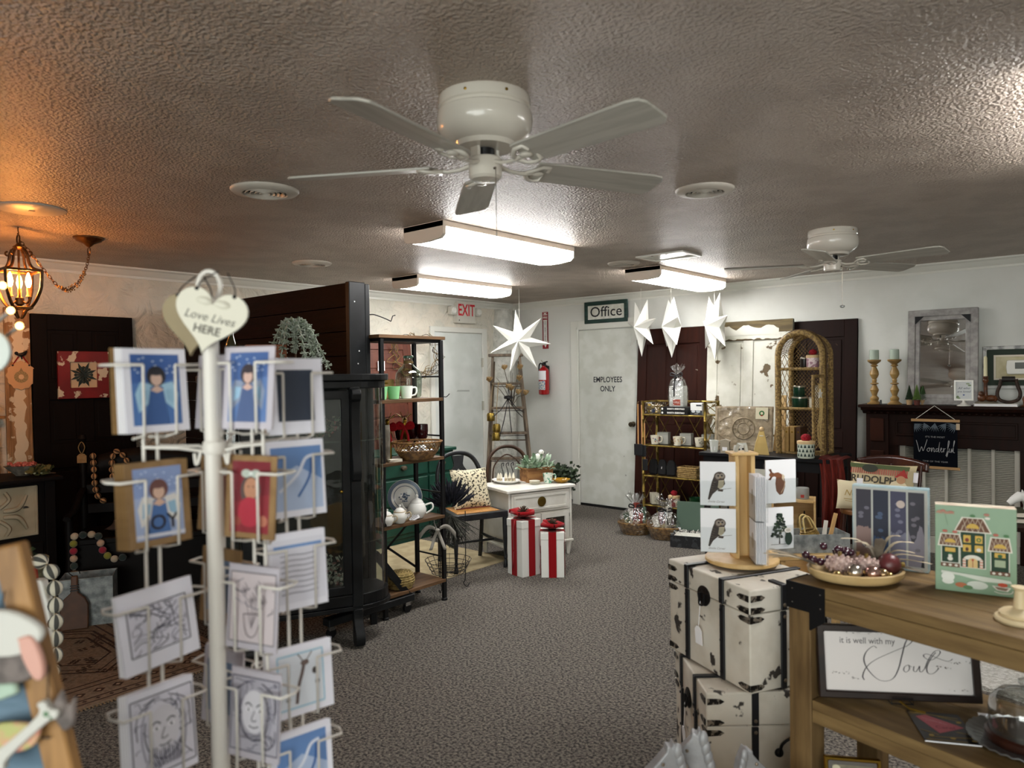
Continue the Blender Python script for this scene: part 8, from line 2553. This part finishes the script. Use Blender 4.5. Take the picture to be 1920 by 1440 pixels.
def flowers(bg):
 s_ = sketch(3, '6a6468', bg, 6)
 for k, (x, z) in enumerate(((-.15, .25), (.1, .3), (0, .12), (.2, .1))):
  for j in range(6):
   a = j * 1.05
   s_.append(('l', '7d7478', spline([(x, z), (x + .07 * math.cos(a), z + .06 * math.sin(a)), (x + .03 * math.cos(a + .6), z + .1 * math.sin(a + .6))], 3), .012))
  s_.append(('l', '7d7478', spline([(x, z), (x * .5, -.05), (.0, -.3)], 3), .01))
 s_.append(('l', '7d7478', spline([(-.15, -.1), (-.1, -.35), (0, -.42), (.1, -.35), (.15, -.1), (-.15, -.1)], 4), .014))
 return s_
JOY = angel('a9b9d6', '8fa3cb', 'dcb9a2', '6f4a44', '4f74ab', 'e6e4dc', [('t', '2f2c30', 'JOY', .30, .02, -.28, dict(bold=.004)), ('l', 'd9dbe6', [(-.36, -.44), (.36, -.46)], .05)])
RED = [('r', '8d2b32', -.36, -.52, .36, .52), ('p', '7a2029', [(-.36, -.1), (.36, .05), (.36, .52), (-.36, .52)]), ('e', '5a4a44', 0, .1, .19, .22), ('e', 'c08a68', .01, .12, .13, .16), ('e', 'b53040', 0, -.22, .22, .22), ('e', '9c4a3c', -.24, -.36, .09, .07), ('e', 'b9745a', .25, -.34, .09, .08), ('e', 'b9c4b4', -.09, .34, .09, .06), ('e', 'b9c4b4', .09, .34, .09, .06), ('e', 'dfe4da', 0, .34, .035, .035), ('l', '3a2a28', [(-.05, .15), (-.02, .15)], .02), ('l', '3a2a28', [(.04, .15), (.07, .15)], .02)]
BLUE2 = [('r', 'b9cbe3', -.42, -.5, .42, .5), ('p', '6d93c6', [(-.42, .0), (.0, .2), (.42, -.05), (.42, .5), (-.42, .5)]), ('l', 'e9eef6', spline([(-.3, -.2), (0, .05), (.15, .3), (.3, .35)], 4), .05), ('l', '3f69a6', spline([(.0, -.3), (.2, .0), (.25, .3)], 4), .04)]
TEXTC = [('r', 'e9e9ee', -.44, -.5, .44, .5), ('r', '7ea3d3', -.40, .36, .40, .41)] + [('l', '7a7a84', spline([(-.3, .24 - .085 * k), (-.1, .25 - .085 * k), (.1, .235 - .085 * k), (.3, .25 - .085 * k)], 3), .014) for k in range(8)]
DEERC = [('r', 'e8eef0', -.44, -.5, .44, .5)] + [('l', '8cc4d8', p_, .022) for p_ in ([(-.42, -.46), (.42, -.46)], [(.42, -.46), (.42, .46)], [(.42, .46), (-.42, .46)], [(-.42, .46), (-.42, -.46)])] + [('l', '6b5a54', spline([(-.1, -.4), (-.05, -.1), (.02, .1), (.06, .25)], 4), .06), ('e', '7a675e', .08, .28, .08, .05), ('l', '5a4a44', spline([(.05, .3), (-.02, .42), (-.05, .44)], 3), .018), ('l', '5a4a44', spline([(.1, .3), (.2, .42), (.22, .45)], 3), .018), ('e', '4a443f', .26, .1, .05, .06), ('e', '4a443f', .3, -.1, .04, .05), ('e', '5d554e', -.25, -.3, .04, .03)]
STK = mat('grey_card', 'c7c2c6', .7)
POCK = []
def pocket(col, zb, art, lab, n, w, h, stock, env=0, roll=0., sx=1., dep=.0):
 cx, cy, yw = COLS[col]
 a = R(yw)
 pk = thing('wire_pocket', None, None, (cx, cy, zb), yw)
 pk.parent = t
 D = .018 + .0045 * n + .006 * env + .012
 b = MB()
 zr = h * .80
 for s_ in (-1, 1):
  b.tube([(s_ * .03, -.0 - .006, zr), (s_ * .03, -.006, -.004), (s_ * .03, D * .55, -.012), (s_ * .014, D, -.012)], .0026, 6)
  b.tube([(s_ * .03, -.006, zr), (s_ * (w / 2 + .016), -.006, zr), (s_ * (w / 2 + .024), D * .5, zr), (s_ * (w / 2 + .016), D, zr), (s_ * .014, D, zr)], .0026, 6)
 b.build('pocket_wire', WIRE, pk, sm=60)
 base = RM @ Matrix.Translation((cx, cy, zb)) @ Matrix.Rotation(a, 4, 'Z')
 for k in range(n + env):
  kk = k
  off = .0045 * min(k, n) + .006 * max(0, k - n)
  p = base @ Vector((-.0025 * kk + .001, off, .0))
  first = k == 0
  envl = k >= n
  nm = lab if first else ('next', 'second', 'third', 'fourth', 'fifth', 'sixth')[k - 1] + (' kraft envelope' if envl else ' card') + ' behind the ' + lab
  c_ = thing('envelope' if envl else 'greeting_card', nm, 'envelope' if envl else 'card', p, 40.9 + yw, 'cards in the white wire rack', rx=-5 + .6 * k, ry=roll * (1 - .15 * k))
  MB().box(-w / 2, 0, 0, w / 2, .0014, h).build('card_stock', KRAFT if envl else stock, c_)
  if first:
   decal(c_, art, 'card_picture', y=-.0001, z0=h * .5, s=h * .83, sx=sx, gap=.00005)
   MB().box(-w / 2 - .002, -.0014, -.001, w / 2 + .002, -.0011, h + .003).build('clear_sleeve', glass('card_sleeve', 'fdfdff', .01, .12, edge=.08), c_)
CW, CH_ = .118, .152
AN1 = angel('4f79b4', '3d62a0', 'd9b8a6', '2b2a30', '3d5f96', 'a9cfe0')
AN2 = angel('5f7fb0', '46659a', 'd2b0a2', '3a3238', '50638c', '8f9cb0')
pocket('A', 1.468, AN1, 'praying angel card on blue ground', 4, CW, CH_, PAPER, 2, 0)
pocket('A', 1.262, JOY, 'angel card lettered JOY on kraft', 2, CW, CH_, KRAFT, 3, 0)
pocket('A', 1.045, sketch(5, '4d4c58', 'e9e8ee', 46, True), 'wide pen sketch card with dark border', 3, CW * 1.2, CH_ * .93, PAPER, 0, -4, 1.12)
pocket('A', .835, face(6, True), 'pen portrait card of a curly bearded face', 5, CW * 1.05, CH_ * 1.1, PAPER, 0, 0)
pocket('B', 1.47, AN2, 'praying angel card in a glossy sleeve', 3, CW, CH_, STK, 0, 0)
pocket('B', 1.268, RED, 'red teddy figure card on kraft', 2, CW, CH_, KRAFT, 1, 0)
pocket('B', 1.062, flowers('d8cdcb'), 'pencil flower vase card on grey pink', 3, CW, CH_, STK, 0, 0)
pocket('B', .858, face(9, False, 'b9b6bc'), 'dark pencil face card on grey', 3, CW, CH_ * 1.05, STK, 0, 0)
pocket('C', 1.45, [('r', '2f3948', -.3, -.4, .3, .42)], 'dark picture card at the rack back', 2, CW, CH_, PAPER, 1, 0)
pocket('C', 1.285, BLUE2, 'pale blue swirl card at the rack back', 3, CW, CH_, PAPER, 1, 0)
pocket('C', 1.10, TEXTC, 'white verse card with blue heading', 3, CW, CH_, PAPER, 0, 0)
pocket('C', .885, DEERC, 'deer card with turquoise border', 3, CW * 1.15, CH_ * .9, PAPER, 0, 0)
pocket('C', .70, BLUE2, 'lowest blue card at the rack back', 3, CW * 1.1, CH_, PAPER, 0, 0)
pocket('D', 1.46, [('r', '9c9aa6', -.3, -.4, .3, .42)], 'plain grey card hidden behind the pole', 2, CW, CH_, STK, 0, 0)
pocket('D', 1.25, [('r', '8a5a4c', -.3, -.4, .3, .42)], 'brown picture card behind the pole', 2, CW, CH_, KRAFT, 0, 0)
pocket('D', 1.06, [('r', '6d7f96', -.3, -.4, .3, .42)], 'slate blue picture card behind the pole', 3, CW, CH_, KRAFT, 0, 0)
pocket('D', .85, [('r', '7b8ea6', -.38, -.4, .38, .42)], 'grey blue picture card low behind the pole', 5, CW, CH_, STK, 0, 0)
# two heart plaques on the top ring
HEART = []
for k in range(48):
 a = 2 * PI * k / 48
 HEART.append((16 * math.sin(a) ** 3 / 17., (13 * math.cos(a) - 5 * math.cos(2 * a) - 2 * math.cos(3 * a) - math.cos(4 * a)) / 17.))
for k, (lx, ly, yw, rl, lab) in enumerate(((.012, -.035, 4, 14, 'cream heart plaque lettered Love Lives Here on the rack top'), (-.048, .032, -8, 6, 'plain tan back of a heart plaque on the rack top'))):
 p = RM @ Vector((lx, ly, 1.675))
 g = thing('heart_plaque', lab, 'plaque', p, 40.9 + yw, ry=rl)
 m_ = mat('cream_plaque', 'd2cfc0', .5) if k == 0 else mat('tan_plaque_back', '9a8c6e', .6)
 MB().prism([(x * .068, z * .068) for x, z in HEART], -.004, .004, 'xz').build('heart_board', m_, g, bev=.002, seg=2)
 for s_ in (-1, 1):
  MB().tube(spline([(s_ * .034, -.002, .045), (s_ * .03, 0, .06), (s_ * .008, .01, .085)], 4), .0012, 5).build('hanging_wire', BLACKM, g)
  MB().ball((s_ * .034, -.004, .045), .004, 8, 5).build('wire_knot', BLACKM, g)
 if k == 0:
  decal(g, [('t', '4d4a44', 'Love Lives', .0215, .0, -.002, dict(shear=.25)), ('t', '4d4a44', 'HERE', .021, .0, -.025, dict(bold=.0004))], 'lettering', y=-.0043)
  for s_ in (-1, 1):
   MB().ball((s_ * .016, -.006, .026), .012, 10, 6, 1.2, .3, .6).build('wing_relief', m_, g, sm=60)

# ================================================================== near left edge: ornament easel, basket stand, twig
t = thing('ornament_easel', 'leaning wooden display frame with blue boards and wires', 'display frame', (-1.123, .34, 0), 40.9)
RAIL = mat('honey_pine_rail', '9c7444', .55, c2='7d5a32', sc=4, st=(8, 8, 1))
def ex(z):
 return -(z - 1.03) * .213
for off in (0, -.34):
 MB().beam((ex(0) + off, 0, 0), (ex(1.34) + off, 0, 1.34), .04, .022, (0, 1, 0)).build('side_rail', RAIL, t, bev=.003)
MB().beam((ex(.02) - .20, .14, 0), (ex(1.30) - .17, .03, 1.30), .04, .02, (0, 1, 0)).build('rear_leg', RAIL, t)
BLUB = mat('faded_blue_board', '5c7486', .6, c2='4a6274', sc=5, st=(2, 8, 8))
for k in range(11):
 z = .12 + .108 * k
 MB().box(ex(z) - .325, .006, z, ex(z) - .012, .018, z + .104).build('blue_board', BLUB, t, bev=.002)
for z in (1.16, 1.06):
 MB().tube([(ex(z) - .33, -.014, z + .02), (ex(z) + .0, -.016, z + .02)], .0012, 4).build('wire', BLACKM, t)
EM = Matrix.Translation((-1.123, .34, 0)) @ Matrix.Rotation(R(40.9), 4, 'Z')
p = EM @ Vector((-.05, -.022, 1.205))
g = thing('animal_ornament', 'painted flat bunny ornament with pink ear on the blue boards', 'ornament', p, 40.9, ry=6)
MB().prism(spline([(-.07, .03), (-.02, .052), (.02, .045), (.042, .028), (.03, .005), (.0, -.01), (-.07, -.012), (-.07, .03)], 4), -.008, .004, 'xz').build('white_cap', mat('matte_white_glaze', 'bdbcb6', .5), g, bev=.003)
MB().prism(spline([(-.07, -.01), (.0, -.006), (.028, .012), (.04, -.005), (.035, -.03), (.01, -.045), (-.07, -.05), (-.07, -.01)], 4), -.006, .004, 'xz').build('grey_body', mat('grey_fur_paint', '6d635f', .6, c2='4f4744', sc=40), g, bev=.003)
MB().prism(spline([(.012, .018), (.03, .022), (.046, -.005), (.05, -.03), (.038, -.034), (.02, -.008), (.012, .018)], 4), -.012, -.002, 'xz').build('pink_ear', mat('pink_paint', 'c49486', .5), g, bev=.003)
MB().prism([(-.07, -.055), (.01, -.045), (.015, -.058), (-.02, -.075), (-.07, -.075)], -.006, .004, 'xz').build('mint_base', mat('mint_paint', '9fb5a4', .5), g, bev=.003)
MB().tube([(-.02, 0, .05), (-.02, .004, .075)], .0012, 4).build('hanger', BLACKM, g)
p = EM @ Vector((-.035, -.022, 1.09))
g = thing('bone_ornament', 'painted ornament of a white bone with green paw prints', 'ornament', p, 40.9)
MB().prism(spline([(-.05, -.032), (-.055, -.02), (-.045, -.012), (-.03, -.016), (.022, .028), (.02, .042), (.032, .046), (.038, .036), (.05, .034), (.046, .022), (.034, .018), (-.02, -.03), (-.025, -.045), (-.04, -.048), (-.05, -.032)], 3), -.010, .002, 'xz').build('white_bone', mat('matte_white_glaze'), g, bev=.003)
decal(g, [('e', '5a7a5c', .034, .030, .004, .004), ('e', '5a7a5c', -.042, -.032, .004, .004), ('e', '5a7a5c', .040, .025, .002, .002), ('e', '5a7a5c', -.036, -.026, .002, .002)], 'paw_print', y=-.0105)
MB().prism(spline([(-.08, .0), (-.03, .015), (.01, .012), (.02, -.0), (.0, -.022), (-.08, -.03), (-.08, 0)], 4), -.004, .004, 'xz').build('meadow', mat('meadow_paint', 'a5a86a', .6, c2='c98a78', sc=40), g, bev=.002)
MB().prism([(.03, .03), (.05, .06), (.056, .035), (.068, .05), (.066, .01), (.05, .0)], -.002, .006, 'xz').build('grey_kitten', mat('grey_fur_paint'), g, bev=.003)
MB().tube([(.03, 0, .045), (.03, .004, .09)], .0012, 4).build('hanger', BLACKM, g)
t = thing('twig_tree', 'silvery twig tree with tiny warm string lights', 'twig tree', (-1.433, .280, 0), 40.9)
MB().lathe([(.09, 0), (.09, .02), (.012, .04)], 20).build('base', GALV, t, sm=40)
MB().tube([(0, 0, .03), (0, 0, 1.0), (-.01, 0, 1.75)], [.012, .01, .005], 8).build('trunk', mat('silver_twig', '8c8a84', .5, .3), t, sm=60)
TW = mat('silver_twig')
tips = [(.115, -.01, 1.675), (.135, -.02, 1.65), (.10, -.005, 1.715), (-.08, .0, 1.6), (-.06, .02, 1.7)]
for (x, y, z) in tips:
 MB().tube(spline([(0, 0, z - .14), (x * .5, y * .5, z - .05), (x, y, z)], 4), [.005, .005, .004, .004, .004, .003, .003, .003, .003], 6).build('branch', TW, t)
 MB().ball((x, y, z), .0045, 8, 6).build('fairy_light', mat('fairy_bulb', 'ffe6b8', .4, em=12, emc='ffc070'), t)
p = RM @ Vector((0, 0, 0))
g = thing('disc_ornament', 'round white disc ornament hanging on the silvery twig tree', 'ornament', (Matrix.Translation((-1.433, .280, 0)) @ Matrix.Rotation(R(40.9), 4, 'Z')) @ Vector((.10, -.04, 1.61)), 40.9)
MB().at(rx=90).lathe([(0, -.003), (.034, -.003), (.035, 0), (.034, .003), (0, .003)], 30).build('disc', mat('porcelain_disc', 'c3cac4', .4), g, sm=40)
MB().tube([(0, 0, .034), (.0, .012, .06)], .001, 4).build('thread', mat('star_cord'), g)

# basket stand with striped garland and apron, between rug and rack
t = thing('slim_stand', 'dark slim wooden plant stand holding the olive basket', 'plant stand', (-2.995, .774, 0), 41)
MB().box(-.08, -.08, .80, .08, .08, .82).build('stand_top', DKW, t, bev=.003)
for x in (-.05, .05):
 for y in (-.05, .05):
  MB().beam((x * 1.1, y * 1.1, 0), (x, y, .80), .025, .025).build('leg', DKW, t)
t = thing('olive_basket', 'olive green tapered basket with red berries on the slim stand', 'basket', (-2.995, .774, .8205), 41)
MB().lathe([(.07, 0), (.075, .005), (.10, .11), (.096, .11), (.07, .012), (0, .012)], 26).build('basket_body', mat('olive_weave', '6b6648', .7, c2='55513a', sc=50, bump=.003, bs=70), t, sm=40)
b = MB()
sprig(b, (0, 0, .06), 40, .09, .08, .03, 71)
b.build('greenery', GREENF, t, fix=False)
for k in range(4):
 MB().ball((.05 * math.cos(k * 1.7), -.06 + .03 * k, .10 + .01 * (k % 2)), .012, 10, 7).build('red_berry', mat('red_berry', 'a82c22', .25), t, sm=60)
SM = Matrix.Translation((-2.995, .774, 0)) @ Matrix.Rotation(R(41), 4, 'Z')
garland('cream and charcoal striped bead garland trailing from the olive basket', [SM @ Vector(p) for p in spline([(.03, -.085, .935), (.09, -.11, .955), (.17, -.12, .955), (.205, -.125, .92), (.215, -.125, .85), (.213, -.125, .74), (.21, -.125, .65), (.20, -.125, .59), (.185, -.125, .56)], 5)], .025, (STRW, STRG), 2.2, stripes=True)
p = SM @ Vector((.152, -.123, .90))
g = thing('hanging_stocking', 'long red and cream striped stocking with white cuff hung on the stand', 'stocking', p, 41)
TICK = [mat('ticking_cream', 'cfc4b4', .9), mat('ticking_red', '7d3a34', .9)]
b = MB()
n_ = 26
for k in range(n_):
 u0, u1 = k / n_, (k + 1) / n_
 b.m = k % 2
 f_ = lambda u: [(-.055 + .11 * u, .012 * math.sin(PI * u), -.20), (-.075 + .14 * u, .02 * math.sin(PI * u), -.5), (-.06 + .14 * u, .02 * math.sin(PI * u), -.78)]
 A, B = f_(u0), f_(u1)
 b.add([(x, -y, z) for x, y, z in A] + [(x, -y, z) for x, y, z in B], [(0, 3, 4, 1), (1, 4, 5, 2)])
 b.add([(x, y, z) for x, y, z in A] + [(x, y, z) for x, y, z in B], [(0, 1, 4, 3), (1, 2, 5, 4)])
b.build('striped_leg', TICK, g, sm=60, fix=False)
MB().prism([(-.06, -.21), (.062, -.21), (.05, -.08), (.03, 0), (-.02, 0), (-.045, -.08)], -.022, .014, 'xz').build('white_cuff', mat('white_felt'), g, bev=.006, seg=2)
MB().box(-.058, -.025, -.225, .06, .016, -.195).build('red_band', REDVEL, g, bev=.006)
MB().tube(spline([(.0, 0, 0), (-.005, .004, .04), (.005, .01, .075)], 4), .007, 6).build('red_loop', REDVEL, g)
